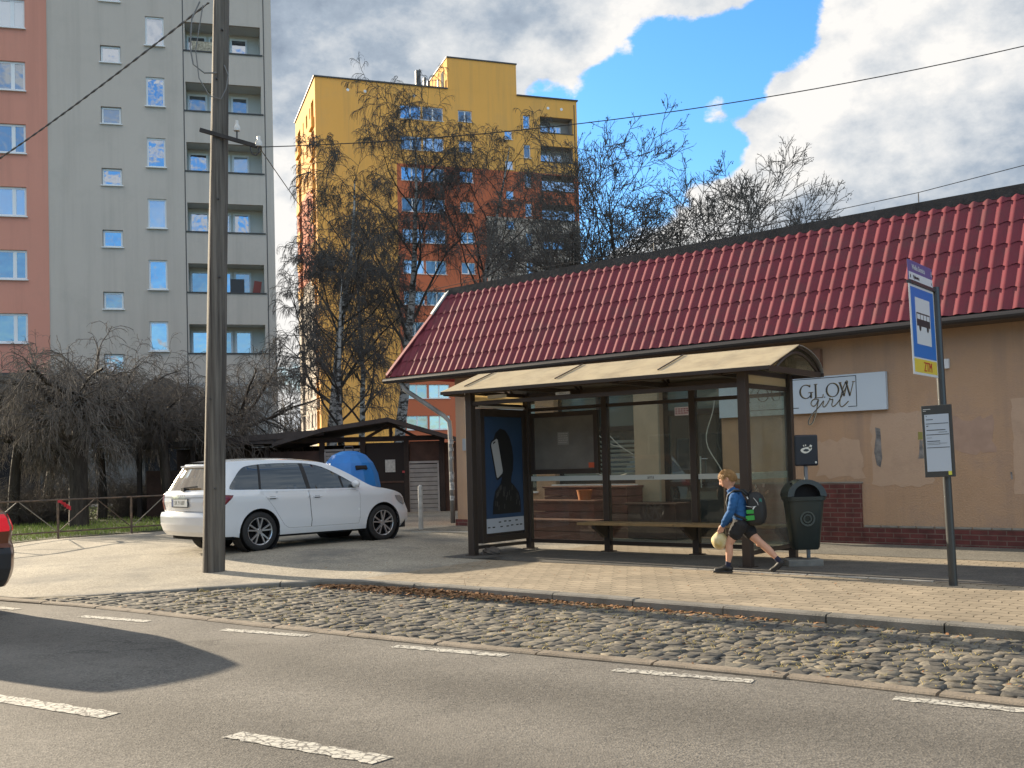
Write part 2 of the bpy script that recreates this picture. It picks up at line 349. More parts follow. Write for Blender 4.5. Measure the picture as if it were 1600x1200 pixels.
# --- materials for the ground
def ground_mat(name,cA,cB,vs,agg=None,bump=.3,bscale=160,rough=.85,stain=None,cracks=0):
    m=bpy.data.materials.new(name); m.use_nodes=True; t=m.node_tree; b=t.nodes['Principled BSDF']; b.inputs['Roughness'].default_value=rough; b.inputs['Specular IOR Level'].default_value=.3
    c=t.nodes.new('ShaderNodeTexCoord').outputs['Object']
    def noise(s,d=6,r=.6,inp=None):
        n=t.nodes.new('ShaderNodeTexNoise'); n.inputs['Scale'].default_value=s; n.inputs['Detail'].default_value=d; n.inputs['Roughness'].default_value=r; t.links.new(inp or c,n.inputs['Vector']); return n.outputs['Fac']
    def ramp(f,p,cols):
        r=t.nodes.new('ShaderNodeValToRGB'); t.links.new(f,r.inputs[0]); e=r.color_ramp.elements
        e[0].position=p[0]; e[0].color=(*cols[0],1); e[1].position=p[1]; e[1].color=(*cols[1],1); return r.outputs[0]
    def mix(f,a,bb,mode='MIX'):
        n=t.nodes.new('ShaderNodeMix'); n.data_type='RGBA'; n.blend_type=mode
        if isinstance(f,float): n.inputs[0].default_value=f
        else: t.links.new(f,n.inputs[0])
        for i,x in ((6,a),(7,bb)):
            if isinstance(x,tuple): n.inputs[i].default_value=(*x,1)
            else: t.links.new(x,n.inputs[i])
        return n.outputs[2]
    col=ramp(noise(vs),(.3,.7),(cA,cB))
    if agg:
        v=t.nodes.new('ShaderNodeTexVoronoi'); v.inputs['Scale'].default_value=agg; t.links.new(c,v.inputs['Vector'])
        sp=t.nodes.new('ShaderNodeSeparateColor'); t.links.new(v.outputs['Color'],sp.inputs[0])
        col=mix(.55,col,ramp(sp.outputs[0],(.0,1.),((.35,.35,.35),(1.7,1.66,1.6))),'MULTIPLY')
    if stain: col=mix(ramp(noise(stain[0],7,.7),(stain[1],stain[2]),((0,0,0),(1,1,1))),col,stain[3])
    h=noise(bscale,4,.7)
    if cracks:
        v=t.nodes.new('ShaderNodeTexVoronoi'); v.feature='DISTANCE_TO_EDGE'; v.inputs['Scale'].default_value=cracks
        dn=t.nodes.new('ShaderNodeTexNoise'); dn.inputs['Scale'].default_value=2.5; dn.inputs['Detail'].default_value=6; t.links.new(c,dn.inputs['Vector'])
        va=t.nodes.new('ShaderNodeVectorMath'); va.operation='MULTIPLY_ADD'; t.links.new(dn.outputs['Color'],va.inputs[0]); va.inputs[1].default_value=(.9,.9,0); t.links.new(c,va.inputs[2]); t.links.new(va.outputs[0],v.inputs['Vector'])
        f=ramp(v.outputs['Distance'],(.0,.012),((1,1,1),(0,0,0)))
        col=mix(f,col,tuple(x*.35 for x in cA))
    t.links.new(col,b.inputs['Base Color'])
    bn=t.nodes.new('ShaderNodeBump'); bn.inputs['Strength'].default_value=bump; bn.inputs['Distance'].default_value=.012; t.links.new(h,bn.inputs['Height'])
    if agg:
        b2=t.nodes.new('ShaderNodeBump'); b2.inputs['Strength'].default_value=bump; b2.inputs['Distance'].default_value=.008; t.links.new(v.outputs['Distance'],b2.inputs['Height']); t.links.new(bn.outputs[0],b2.inputs['Normal']); t.links.new(b2.outputs[0],b.inputs['Normal'])
    else: t.links.new(bn.outputs[0],b.inputs['Normal'])
    return m
M_asph=ground_mat('asphalt',(.132,.124,.112),(.178,.168,.152),.8,agg=75,bump=.5,stain=(.30,.50,.72,(.22,.203,.178)))
M_drive=ground_mat('driveway_asphalt',(.27,.245,.20),(.38,.345,.28),.9,agg=60,bump=.3,stain=(.5,.5,.7,(.15,.145,.135)))
M_sand=ground_mat('joint_sand',(.10,.09,.065),(.24,.205,.14),6,bump=.8,bscale=90)
M_soil=ground_mat('soil',(.028,.026,.02),(.06,.052,.038),1.4,bump=.8,bscale=30)
M_far=ground_mat('far_ground',(.05,.055,.035),(.10,.095,.06),.2,bump=.2,bscale=10)
M_conc=mat('kerb_concrete',(.19,.18,.16),.9,var=.25,vscale=2.5,bump=.5,bscale=70,dirt=(.11,.105,.09),dscale=3)
M_conc2=mat('gutter_concrete',(.24,.20,.155),.9,var=.25,vscale=3,bump=.6,bscale=60,dirt=(.15,.12,.09),dscale=4)
# paving blocks with wavy edges
def paving_mat():
    m=bpy.data.materials.new('paving_blocks'); m.use_nodes=True; t=m.node_tree; b=t.nodes['Principled BSDF']; b.inputs['Roughness'].default_value=.88; b.inputs['Specular IOR Level'].default_value=.25
    c=t.nodes.new('ShaderNodeTexCoord').outputs['Object']; sp=t.nodes.new('ShaderNodeSeparateXYZ'); t.links.new(c,sp.inputs[0])
    def mm(op,a,b_):
        n=t.nodes.new('ShaderNodeMath'); n.operation=op
        for i,x in enumerate((a,b_)):
            if isinstance(x,float): n.inputs[i].default_value=x
            else: t.links.new(x,n.inputs[i])
        return n.outputs[0]
    def tri(x,per,amp):
        n=t.nodes.new('ShaderNodeMath'); n.operation='PINGPONG'; t.links.new(x,n.inputs[0]); n.inputs[1].default_value=per/2; return mm('MULTIPLY',mm('SUBTRACT',n.outputs[0],per/4),amp)
    y2=mm('ADD',sp.outputs[1],tri(mm('ADD',sp.outputs[0],0.0),.20,.42)); x2=mm('ADD',sp.outputs[0],tri(mm('ADD',sp.outputs[1],50.0),.165,.25))
    cb=t.nodes.new('ShaderNodeCombineXYZ'); t.links.new(x2,cb.inputs[0]); t.links.new(y2,cb.inputs[1])
    br=t.nodes.new('ShaderNodeTexBrick'); t.links.new(cb.outputs[0],br.inputs['Vector']); br.inputs['Scale'].default_value=1.; br.inputs['Brick Width'].default_value=.20; br.inputs['Row Height'].default_value=.165
    br.inputs['Mortar Size'].default_value=.006; br.inputs['Mortar Smooth'].default_value=.3; br.inputs['Bias'].default_value=0
    br.inputs['Color1'].default_value=(.37,.32,.245,1); br.inputs['Color2'].default_value=(.30,.262,.20,1); br.inputs['Mortar'].default_value=(.10,.085,.06,1)
    n=t.nodes.new('ShaderNodeTexNoise'); n.inputs['Scale'].default_value=.8; n.inputs['Detail'].default_value=8; n.inputs['Roughness'].default_value=.65; t.links.new(c,n.inputs['Vector'])
    r=t.nodes.new('ShaderNodeValToRGB'); t.links.new(n.outputs[0],r.inputs[0]); r.color_ramp.elements[0].position=.3; r.color_ramp.elements[0].color=(.68,.66,.64,1); r.color_ramp.elements[1].position=.7; r.color_ramp.elements[1].color=(1.15,1.1,1.05,1)
    mx=t.nodes.new('ShaderNodeMix'); mx.data_type='RGBA'; mx.blend_type='MULTIPLY'; mx.inputs[0].default_value=1; t.links.new(br.outputs[0],mx.inputs[6]); t.links.new(r.outputs[0],mx.inputs[7]); t.links.new(mx.outputs[2],b.inputs['Base Color'])
    nf=t.nodes.new('ShaderNodeTexNoise'); nf.inputs['Scale'].default_value=120; nf.inputs['Detail'].default_value=3; t.links.new(c,nf.inputs['Vector'])
    b1=t.nodes.new('ShaderNodeBump'); b1.invert=True; b1.inputs['Strength'].default_value=.7; b1.inputs['Distance'].default_value=.006; t.links.new(br.outputs['Fac'],b1.inputs['Height'])
    b2=t.nodes.new('ShaderNodeBump'); b2.inputs['Strength'].default_value=.25; b2.inputs['Distance'].default_value=.004; t.links.new(nf.outputs[0],b2.inputs['Height']); t.links.new(b1.outputs[0],b2.inputs['Normal']); t.links.new(b2.outputs[0],b.inputs['Normal'])
    return m
M_pave=paving_mat()
# --- ground sheets
back=[(400,-320),(900,-300),(900,1500),(-900,1500),(-900,300)]
kerbline=list(zip(kx,ky))
def lanes(m):
    t=m.node_tree; b=t.nodes['Principled BSDF']; src=b.inputs['Base Color'].links[0].from_socket
    c=t.nodes.new('ShaderNodeTexCoord').outputs['Object']; mp=t.nodes.new('ShaderNodeMapping'); mp.inputs['Rotation'].default_value=(0,0,R(34)); t.links.new(c,mp.inputs[0])
    sp=t.nodes.new('ShaderNodeSeparateXYZ'); t.links.new(mp.outputs[0],sp.inputs[0])
    n=t.nodes.new('ShaderNodeTexNoise'); n.inputs['Scale'].default_value=.5; n.inputs['Detail'].default_value=5; t.links.new(c,n.inputs['Vector'])
    a=t.nodes.new('ShaderNodeMath'); a.operation='MULTIPLY_ADD'; t.links.new(n.outputs[0],a.inputs[0]); a.inputs[1].default_value=.9; t.links.new(sp.outputs[1],a.inputs[2])
    w_=t.nodes.new('ShaderNodeMath'); w_.operation='MULTIPLY'; t.links.new(a.outputs[0],w_.inputs[0]); w_.inputs[1].default_value=2*PI/1.65
    s_=t.nodes.new('ShaderNodeMath'); s_.operation='SINE'; t.links.new(w_.outputs[0],s_.inputs[0])
    r=t.nodes.new('ShaderNodeMapRange'); r.inputs[1].default_value=-1; r.inputs[2].default_value=1; r.inputs[3].default_value=.84; r.inputs[4].default_value=1.10; t.links.new(s_.outputs[0],r.inputs[0])
    # sealed repairs with dark outline
    v=t.nodes.new('ShaderNodeTexVoronoi'); v.feature='DISTANCE_TO_EDGE'; v.inputs['Scale'].default_value=.16
    dn=t.nodes.new('ShaderNodeTexNoise'); dn.inputs['Scale'].default_value=1.6; dn.inputs['Detail'].default_value=8; dn.inputs['Roughness'].default_value=.75; t.links.new(c,dn.inputs['Vector'])
    va=t.nodes.new('ShaderNodeVectorMath'); va.operation='MULTIPLY_ADD'; t.links.new(dn.outputs['Color'],va.inputs[0]); va.inputs[1].default_value=(1.3,1.3,0); t.links.new(c,va.inputs[2]); t.links.new(va.outputs[0],v.inputs['Vector'])
    r2=t.nodes.new('ShaderNodeMapRange'); r2.inputs[1].default_value=.0; r2.inputs[2].default_value=.0016; r2.inputs[3].default_value=.55; r2.inputs[4].default_value=1.; t.links.new(v.outputs['Distance'],r2.inputs[0])
    mm_=t.nodes.new('ShaderNodeMath'); mm_.operation='MULTIPLY'; t.links.new(r.outputs[0],mm_.inputs[0]); t.links.new(r2.outputs[0],mm_.inputs[1])
    mx=t.nodes.new('ShaderNodeVectorMath'); mx.operation='SCALE'; t.links.new(src,mx.inputs[0]); t.links.new(mm_.outputs[0],mx.inputs['Scale']); t.links.new(mx.outputs[0],b.inputs['Base Color'])
lanes(M_asph)
o=raw('ground',[(-1200,-900,-.30),(1200,-900,-.30),(1200,1800,-.30),(-1200,1800,-.30)],[(0,1,2,3)],M_far); o['kind']='structure'
# road (far side follows the cobbled bay), large enough to run out of the picture both ways
road_out=[(-60,52),(-22,24.4)]+[(x,y-.0) for x,y in MID]+[(40,-22),(40,-60),(-60,-60)]
sheet('road',road_out,0.,M_asph,step=3.,edge=1.5)
# cobbled bay bed
bed=[k for k in KERB if k[0]>=-7.3]+[m_ for m_ in MID[::-1] if m_[0]>=-7.3]
midx=np.array([a[0] for a in MID]); midy=np.array([a[1] for a in MID])
def bedz(x,y):
    yk=np.interp(x,kx,ky); ym=np.interp(x,midx,midy); q=np.clip((y-ym)/np.maximum(yk-ym,.05),0,1); return -.012+.045*q
sheet('cobbled_bay_bed',bed,bedz,M_sand,step=.4,edge=.4)
# driveway and yard behind the kerb
drv=[k for k in KERB if k[0]<-2.1]+[(-2.0,12.98),(-.75,14.75),(.35,16.2),(1.6,17.8),(-1.0,22.2),(6,34),(6,60),(-40,60),(-40,40),(-20,24.4)]
sheet('driveway',drv,hz,M_drive,step=.8,edge=.6)
yard=[(6,34),(80,-20),(400,-250),(900,-300),(900,1500),(-900,1500),(-900,700),(-60,60),(6,60)]
sheet('yard',[(6,34),(60,-14),(300,-200),(600,900),(-600,900),(-600,450),(-40,60),(6,60)],.205,M_far,step=40.,edge=40)
# pavement: its own frame so the blocks run along the street
def frame_obj(o,ang,org):
    """re-express the object's vertices in a rotated frame"""
    me=o.data; n=len(me.vertices); co=np.empty(n*3); me.vertices.foreach_get('co',co); co=co.reshape(-1,3)
    c,s_=math.cos(ang),math.sin(ang); d=co-np.array([*org,0]); co2=np.column_stack([d[:,0]*c+d[:,1]*s_,-d[:,0]*s_+d[:,1]*c,d[:,2]]); me.vertices.foreach_set('co',co2.ravel().astype(np.float32)); me.update()
    o.location=(org[0],org[1],0); o.rotation_euler=(0,0,ang)
pv=[(-2.0,12.98)]+[k for k in KERB if k[0]>-1.9]+[(24,0),(6,34),(-1.0,22.2),(1.6,17.8),(.35,16.2),(-.75,14.75)]
o=sheet('pavement',pv,hz,M_pave,step=.8,edge=.6); frame_obj(o,SA,S0)
M_strip=ground_mat('strip_asphalt_shade',(.075,.073,.070),(.115,.11,.10),1.6,agg=70,bump=.35,stain=(1.2,.5,.7,(.14,.13,.115)))  # asphalt colour, darkened further to carry the shade beside the shelter
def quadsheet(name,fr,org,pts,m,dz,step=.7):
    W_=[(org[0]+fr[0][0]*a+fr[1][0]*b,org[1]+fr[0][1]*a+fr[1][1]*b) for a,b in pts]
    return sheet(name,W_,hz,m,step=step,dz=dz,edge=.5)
quadsheet('asphalt_shade_strip',(SU,SV),S0,[(-.3,-.42),(1.5,-.50),(4.2,-.42),(5.4,-.50),(7.0,-.62),(12,-.9),(12,1.12),(5,1.17),(2,1.22),(-.3,1.25)],M_strip,.004)  # asphalt strip with the shelter's shade put into its dark colour
HU2=(.749,-.6626); HV2=(.6626,.749)
quadsheet('wall_shade_sheet',(HU2,HV2),(5.03,16.69),[(-8.3,.05),(12,.05),(12,-1.95),(0.,-1.88),(-3.2,-1.75),(-8.3,-1.7)],ground_mat('wall_shade_grey',(.13,.125,.11),(.185,.175,.15),1.2,agg=60,bump=.3),.004)  # shade along the house wall, painted as a darker ground sheet
mb=MB()
for k in range(9):
    s_=3.7+k*.36; a=xy(s_,-.50-.045*max(0,s_-4.4)); b=xy(s_+.335,-.50-.045*max(0,s_+.335-4.4)); mb.bar((a[0],a[1],.120),(b[0],b[1],.120),.045,.02)
o=mb.build('edging_strip',mat('edging_pale',(.42,.40,.36),.85,var=.25,vscale=7)); o['kind']='structure'
# --- kerb stones
def kerbs():
    mb=MB(); acc=0
    pts=[]
    for i in range(len(KERB)-1):
        a=np.array(KERB[i]);b=np.array(KERB[i+1]);L=np.linalg.norm(b-a);k=max(1,int(round(L/.12)))
        for t in range(k): pts.append(a+(b-a)*t/k)
    pts.append(np.array(KERB[-1])); pts=np.array(pts); seg=np.linalg.norm(np.diff(pts,axis=0),axis=1); cum=np.r_[0,np.cumsum(seg)]
    d=0.
    while d<cum[-1]-1:
        e=d+.985
        ss=np.linspace(d,e,5); X=np.interp(ss,cum,pts[:,0]); Y=np.interp(ss,cum,pts[:,1])
        o=len(mb.v); jz=random.uniform(-.004,.006); jn=random.uniform(-.006,.006)
        for i in range(5):
            j0=max(0,i-1); j1=min(4,i+1); t=np.array([X[j1]-X[j0],Y[j1]-Y[j0]]); t/=np.linalg.norm(t); nrm=np.array([t[1],-t[0]])  # towards the road
            z=gz(X[i]-nrm[0]*.1,Y[i]-nrm[1]*.1)+.006+jz
            for (off,zz) in ((.05+jn,-.15),(.05+jn,z-.018),(.036+jn,z-.004),(.02+jn,z),(-.10+jn,z),(-.10+jn,-.15)):
                mb.v.append((X[i]+nrm[0]*off,Y[i]+nrm[1]*off,zz))
        n=6
        for i in range(4):
            for j in range(n-1): mb.f.append((o+i*n+j,o+i*n+j+1,o+(i+1)*n+j+1,o+(i+1)*n+j)); mb.m.append(0)
        mb.f.append(tuple(o+j for j in range(n))); mb.m.append(0); mb.f.append(tuple(o+4*n+j for j in range(n))[::-1]); mb.m.append(0)
        d+=1.0
    o=mb.build('kerb',M_conc); o['kind']='structure'
    mb=MB()
    P=np.array([p for p in MID if p[0]>-7.3]); seg=np.linalg.norm(np.diff(P,axis=0),axis=1); cum=np.r_[0,np.cumsum(seg)]; d=0
    while d<cum[-1]-1:
        ss=np.linspace(d,d+.975,4); X=np.interp(ss,cum,P[:,0]); Y=np.interp(ss,cum,P[:,1]); o=len(mb.v); jz=random.uniform(-.003,.006); jn=random.uniform(-.01,.01)
        for i in range(4):
            j0=max(0,i-1); j1=min(3,i+1); t=np.array([X[j1]-X[j0],Y[j1]-Y[j0]]); t/=np.linalg.norm(t); nrm=np.array([t[1],-t[0]])
            for (off,zz) in ((.07+jn,-.1),(.07+jn,.008+jz),(.055+jn,.02+jz),(-.045+jn,.024+jz),(-.06+jn,.012+jz),(-.06+jn,-.1)): mb.v.append((X[i]+nrm[0]*off,Y[i]+nrm[1]*off,zz))
        for i in range(3):
            for j in range(5): mb.f.append((o+i*6+j,o+i*6+j+1,o+(i+1)*6+j+1,o+(i+1)*6+j)); mb.m.append(0)
        mb.f.append(tuple(o+j for j in range(6))); mb.f.append(tuple(o+18+j for j in range(6))[::-1]); mb.m+=[0,0]
        d+=1.0
    o=mb.build('gutter_kerb',M_conc2); o['kind']='structure'
kerbs()
# --- cobblestones: every stone is modelled
def cobbles():
    V=[];F=[];A=SA-.02; cu=np.array([math.cos(A),math.sin(A)]); cv=np.array([-cu[1],cu[0]]); org=np.array(S0)
    L=.165; Wd=.125
    kk=np.array(KERB); mm_=np.array(MID)
    for j in range(-82,-8):
        wv=j*Wd
        s=-9.+random.uniform(0,.15)
        while s<15:
            ln=L*random.uniform(.72,1.25); wc=wv+.025*math.sin(s*.9+j*.35)
            c=org+cu*(s+ln/2)+cv*wc
            yk=np.interp(c[0],kx,ky); ym=np.interp(c[0],midx,midy)
            if c[1]<yk-.12 and c[1]>ym+.10 and c[0]<9:
                z0=float(bedz(c[0],c[1])); h=z0+.015+random.uniform(-.006,.007)
                tx=random.uniform(-.07,.07); ty=random.uniform(-.07,.07); rot=random.uniform(-.1,.1); cr,sr=math.cos(rot),math.sin(rot)
                hl=ln/2-.004; hw=Wd/2-.0035
                cor=[(-hl,-hw),(hl*random.uniform(-.3,.3),-hw*.99),(hl,-hw),(hl*.99,hw*random.uniform(-.3,.3)),(hl,hw),(hl*random.uniform(-.3,.3),hw*.99),(-hl,hw),(-hl*.99,0)]
                cor=[(x+random.uniform(-.006,.006),y+random.uniform(-.005,.005)) for x,y in cor]
                o=len(V)
                for (sc,dz) in ((1.0,-.05),(1.0,-.007),(.95,-.001),(.62,.001)):
                    for x,y in cor:
                        x_,y_=x*sc,y*sc; X=x_*cr-y_*sr; Y=x_*sr+y_*cr; p=c+cu*X+cv*Y
                        V.append((p[0],p[1],(z0-.02 if dz==-.05 else h+dz+tx*X+ty*Y+random.uniform(-.0015,.0015))))
                n=8
                for r_ in range(3):
                    for q in range(n): F.append((o+r_*n+q,o+r_*n+(q+1)%n,o+(r_+1)*n+(q+1)%n,o+(r_+1)*n+q))
                F.append((o+24,o+25,o+26,o+27)); F.append((o+24,o+27,o+28,o+31)); F.append((o+28,o+29,o+30,o+31))
            s+=ln
    m=bpy.data.materials.new('granite_setts'); m.use_nodes=True; t=m.node_tree; b=t.nodes['Principled BSDF']; b.inputs['Roughness'].default_value=.85; b.inputs['Specular IOR Level'].default_value=.2
    c=t.nodes.new('ShaderNodeTexCoord').outputs['Object']
    v=t.nodes.new('ShaderNodeTexVoronoi'); v.inputs['Scale'].default_value=6.5; t.links.new(c,v.inputs['Vector'])
    sp=t.nodes.new('ShaderNodeSeparateColor'); t.links.new(v.outputs['Color'],sp.inputs[0])
    r=t.nodes.new('ShaderNodeValToRGB'); t.links.new(sp.outputs[0],r.inputs[0]); e=r.color_ramp.elements; e[0].color=(.075,.074,.073,1); e[1].color=(.23,.21,.175,1); q=e.new(.5); q.color=(.135,.127,.115,1)
    n=t.nodes.new('ShaderNodeTexNoise'); n.inputs['Scale'].default_value=45; n.inputs['Detail'].default_value=6; n.inputs['Roughness'].default_value=.7; t.links.new(c,n.inputs['Vector'])
    r2=t.nodes.new('ShaderNodeValToRGB'); t.links.new(n.outputs[0],r2.inputs[0]); r2.color_ramp.elements[0].position=.3; r2.color_ramp.elements[0].color=(.55,.55,.55,1); r2.color_ramp.elements[1].position=.7; r2.color_ramp.elements[1].color=(1.3,1.28,1.22,1)
    mx=t.nodes.new('ShaderNodeMix'); mx.data_type='RGBA'; mx.blend_type='MULTIPLY'; mx.inputs[0].default_value=1; t.links.new(r.outputs[0],mx.inputs[6]); t.links.new(r2.outputs[0],mx.inputs[7]); t.links.new(mx.outputs[2],b.inputs['Base Color'])
    bn=t.nodes.new('ShaderNodeBump'); bn.inputs['Strength'].default_value=.4; bn.inputs['Distance'].default_value=.006; t.links.new(n.outputs[0],bn.inputs['Height']); t.links.new(bn.outputs[0],b.inputs['Normal'])
    o=raw('cobbled_bay',V,F,m); o['kind']='structure'
cobbles()
# --- painted dashes (worn paint)
def worn_paint():
    m=bpy.data.materials.new('worn_road_paint'); m.use_nodes=True; t=m.node_tree; b=t.nodes['Principled BSDF']; b.inputs['Roughness'].default_value=.8
    c=t.nodes.new('ShaderNodeTexCoord').outputs['Object']
    n=t.nodes.new('ShaderNodeTexNoise'); n.inputs['Scale'].default_value=22; n.inputs['Detail'].default_value=7; n.inputs['Roughness'].default_value=.75; t.links.new(c,n.inputs['Vector'])
    v=t.nodes.new('ShaderNodeTexVoronoi'); v.feature='DISTANCE_TO_EDGE'; v.inputs['Scale'].default_value=16; t.links.new(c,v.inputs['Vector'])
    mr=t.nodes.new('ShaderNodeMapRange'); mr.inputs[1].default_value=.0; mr.inputs[2].default_value=.12; mr.inputs[3].default_value=-.16; mr.inputs[4].default_value=.05; t.links.new(v.outputs[0],mr.inputs[0])
    a=t.nodes.new('ShaderNodeMath'); a.operation='ADD'; t.links.new(n.outputs[0],a.inputs[0]); t.links.new(mr.outputs[0],a.inputs[1])
    r=t.nodes.new('ShaderNodeValToRGB'); t.links.new(a.outputs[0],r.inputs[0]); r.color_ramp.elements[0].position=.43; r.color_ramp.elements[0].color=(.17,.16,.145,1); r.color_ramp.elements[1].position=.50; r.color_ramp.elements[1].color=(.52,.50,.44,1)
    t.links.new(r.outputs[0],b.inputs['Base Color'])
    bn=t.nodes.new('ShaderNodeBump'); bn.inputs['Strength'].default_value=.6; bn.inputs['Distance'].default_value=.01; t.links.new(n.outputs[0],bn.inputs['Height']); t.links.new(bn.outputs[0],b.inputs['Normal'])
    return m
M_paint=worn_paint()
def dash(quads,name='road_marking'):
    mb=MB()
    for q in quads:
        (a,b,c,d)=[np.array(p) for p in q]; K=26
        rows=[]
        for i in range(K+1):
            t=i/K; p=a+(b-a)*t; r=d+(c-d)*t; j=[random.uniform(-.012,.012) for _ in range(4)]
            rows.append((p+[j[0],j[1]],r+[j[2],j[3]]))
        for i in range(K): mb.add([(*rows[i][0],.004),(*rows[i+1][0],.004),(*rows[i+1][1],.004),(*rows[i][1],.004)],[(0,1,2,3)])
    o=mb.build(name,M_paint); o['kind']='structure'
def dq(c0,c1,wd):
    c0=np.array(c0);c1=np.array(c1);d=c1-c0;d/=np.linalg.norm(d);n=np.array([-d[1],d[0]])*wd/2
    return (c0-n,c1-n,c1+n,c0+n)
dash([dq((-6.55,12.52),(-5.62,11.86),.12),dq((-4.62,11.17),(-3.72,10.64),.12),dq((-2.78,9.97),(-1.88,9.47),.12),dq((-1.03,8.82),(-.10,8.25),.12),dq((.68,7.60),(1.57,7.08),.12),dq((2.30,6.50),(3.25,5.88),.12),dq((4.0,5.35),(4.95,4.7),.12),
      dq((-3.98,7.42),(-2.53,6.56),.15),dq((-1.64,6.02),(-.70,5.41),.15),dq((.15,4.88),(1.1,4.25),.15)])
# --- dead leaves lying along the kerb, straw between the setts (nobody could count them)
def litter():
    V=[];F=[]
    def leaf(p,sz,z):
        a=random.uniform(0,2*PI); t=random.uniform(-.7,.7); b=random.uniform(-.5,.5)
        M_=Matrix.Rotation(a,3,'Z')@Matrix.Rotation(t,3,'X')@Matrix.Rotation(b,3,'Y'); o=len(V)
        for q in ((-1,0,0),(-.3,-.45,.12),(.5,-.4,.1),(1,0,.2),(.4,.42,.08),(-.4,.45,.15)):
            r=M_@Vector((q[0]*sz,q[1]*sz,q[2]*sz)); V.append((p[0]+r.x,p[1]+r.y,z+abs(r.z)*.6+r.z*.4))
        F.append((o,o+1,o+2,o+3)); F.append((o,o+3,o+4,o+5))
    for i in range(2600):
        t=random.betavariate(1.1,3.0)*8.2; x=-2.35+t*.79; yk=np.interp(x,kx,ky); d=abs(random.gauss(0,1))*(.10+.10*math.exp(-((t-1.8)/1.6)**2))+.05
        p=(x-.6*d,yk-.78*d); leaf(p,random.uniform(.012,.034),float(bedz(*p))+.02+random.random()*.035*math.exp(-((t-1.8)/1.5)**2))
    for i in range(260):
        x=random.uniform(-4.5,5); yk=np.interp(x,kx,ky); ym=np.interp(x,midx,midy); y=random.uniform(ym,yk); leaf((x,y),random.uniform(.012,.03),.03)
    for i in range(120):
        s_=random.uniform(-1,7); w_=random.uniform(-2.6,-.2); p=xy(s_,w_); leaf(p,random.uniform(.008,.02),gz(*p)+.003)
    o=raw('fallen_leaves',V,F,mat('dead_leaf',(.20,.085,.03),.8,vcol=(.36,.20,.09),vscale=25)); o['kind']='stuff'
    L=[]
    for i in range(1500):
        x=random.uniform(-4,6.5); yk=np.interp(x,kx,ky); ym=np.interp(x,midx,midy); y=ym+(yk-ym)*random.uniform(.03,.97)
        j=round((sw(x,y)[1])/.125)*.125+.0625
        s_,w_=sw(x,y); p=np.array(xy(s_,j)); z=float(bedz(*p))
        for q in range(3):
            a=random.uniform(0,2*PI); l=random.uniform(.015,.05); e_=p+rng.normal(0,.012,2)
            L.append((np.array([[e_[0],e_[1],z],[e_[0]+math.cos(a)*l*.5,e_[1]+math.sin(a)*l*.5,z+l*.6],[e_[0]+math.cos(a)*l,e_[1]+math.sin(a)*l,z+l*.75]]),np.array([.003,.0025,.001])))
    Vv,Ff=tube_batch(L,3); o=raw('straw_tufts',Vv,Ff,mat('straw',(.42,.34,.14),.8)); o['kind']='stuff'
litter()
def weeds():
    for (x,y,h,lab) in [(-.55,11.90,.19,'dry upright weed sprig in the leaf litter at the kerb'),(-.12,11.60,.16,'dry bent weed with a hooked tip beside the kerb')]:
        L=[]
        for q in range(4):
            a=random.uniform(0,2*PI); pts=[(x,y,.02)]
            for k in range(1,6): pts.append((x+math.cos(a)*.03*k*(.3+q*.35),y+math.sin(a)*.02*k,.02+h*(k/5)*(1-.12*q)-(.02*(k-3)**2 if k>3 and q%2 else 0)))
            L.append((np.array(pts),np.linspace(.0035,.0012,6)))
        Vv,Ff=tube_batch(L,3); tag(raw('dry_weed',Vv,Ff,mat('weed',(.16,.09,.04),.9)),lab,'weed',group='dry weeds at the kerb')
weeds()
# --- lawn behind the low fence
lawn=[(-34,22),(-14,18.6),(-9.75,20.75),(-6.3,24.6),(-5.6,27.5),(-9,41),(-34,41)]
sheet('lawn_soil',lawn,hz,ground_mat('lawn_ground',(.035,.045,.018),(.075,.08,.035),1.4,bump=.8,bscale=30),step=1.2,dz=.012,edge=1.0)
def grass():
    pts=rng.uniform([-24,19],[-5,40],(120000,2)); pts=pts[inpoly(pts,[(-30,22.2),(-14,19.0),(-9.75,21.0),(-6.6,24.7),(-6.6,27),(-9.5,40),(-30,40)])]
    d=pts[:,1]; keep=rng.random(len(pts))<np.where(d<26,1,.35)
    pts=pts[keep][:44000]; n=len(pts); a=rng.uniform(0,2*PI,n); h=rng.uniform(.04,.11,n); wd=.008
    zz=hz(pts[:,0],pts[:,1])
    c,s_=np.cos(a),np.sin(a); b0=np.column_stack([pts[:,0]-c*wd,pts[:,1]-s_*wd,zz]); b1=np.column_stack([pts[:,0]+c*wd,pts[:,1]+s_*wd,zz])
    ln=rng.normal(0,.03,(n,2)); t1=np.column_stack([pts[:,0]+c*wd*.3+ln[:,0],pts[:,1]+s_*wd*.3+ln[:,1],zz+h]); t0=np.column_stack([pts[:,0]-c*wd*.3+ln[:,0],pts[:,1]-s_*wd*.3+ln[:,1],zz+h])
    V=np.stack([b0,b1,t1,t0],1).reshape(-1,3); F=np.arange(n*4).reshape(-1,4)
    o=raw('grass',V,F,mat('grass_blade',(.17,.25,.04),.8,vcol=(.32,.38,.09),vscale=2.5)); o['kind']='stuff'
grass()
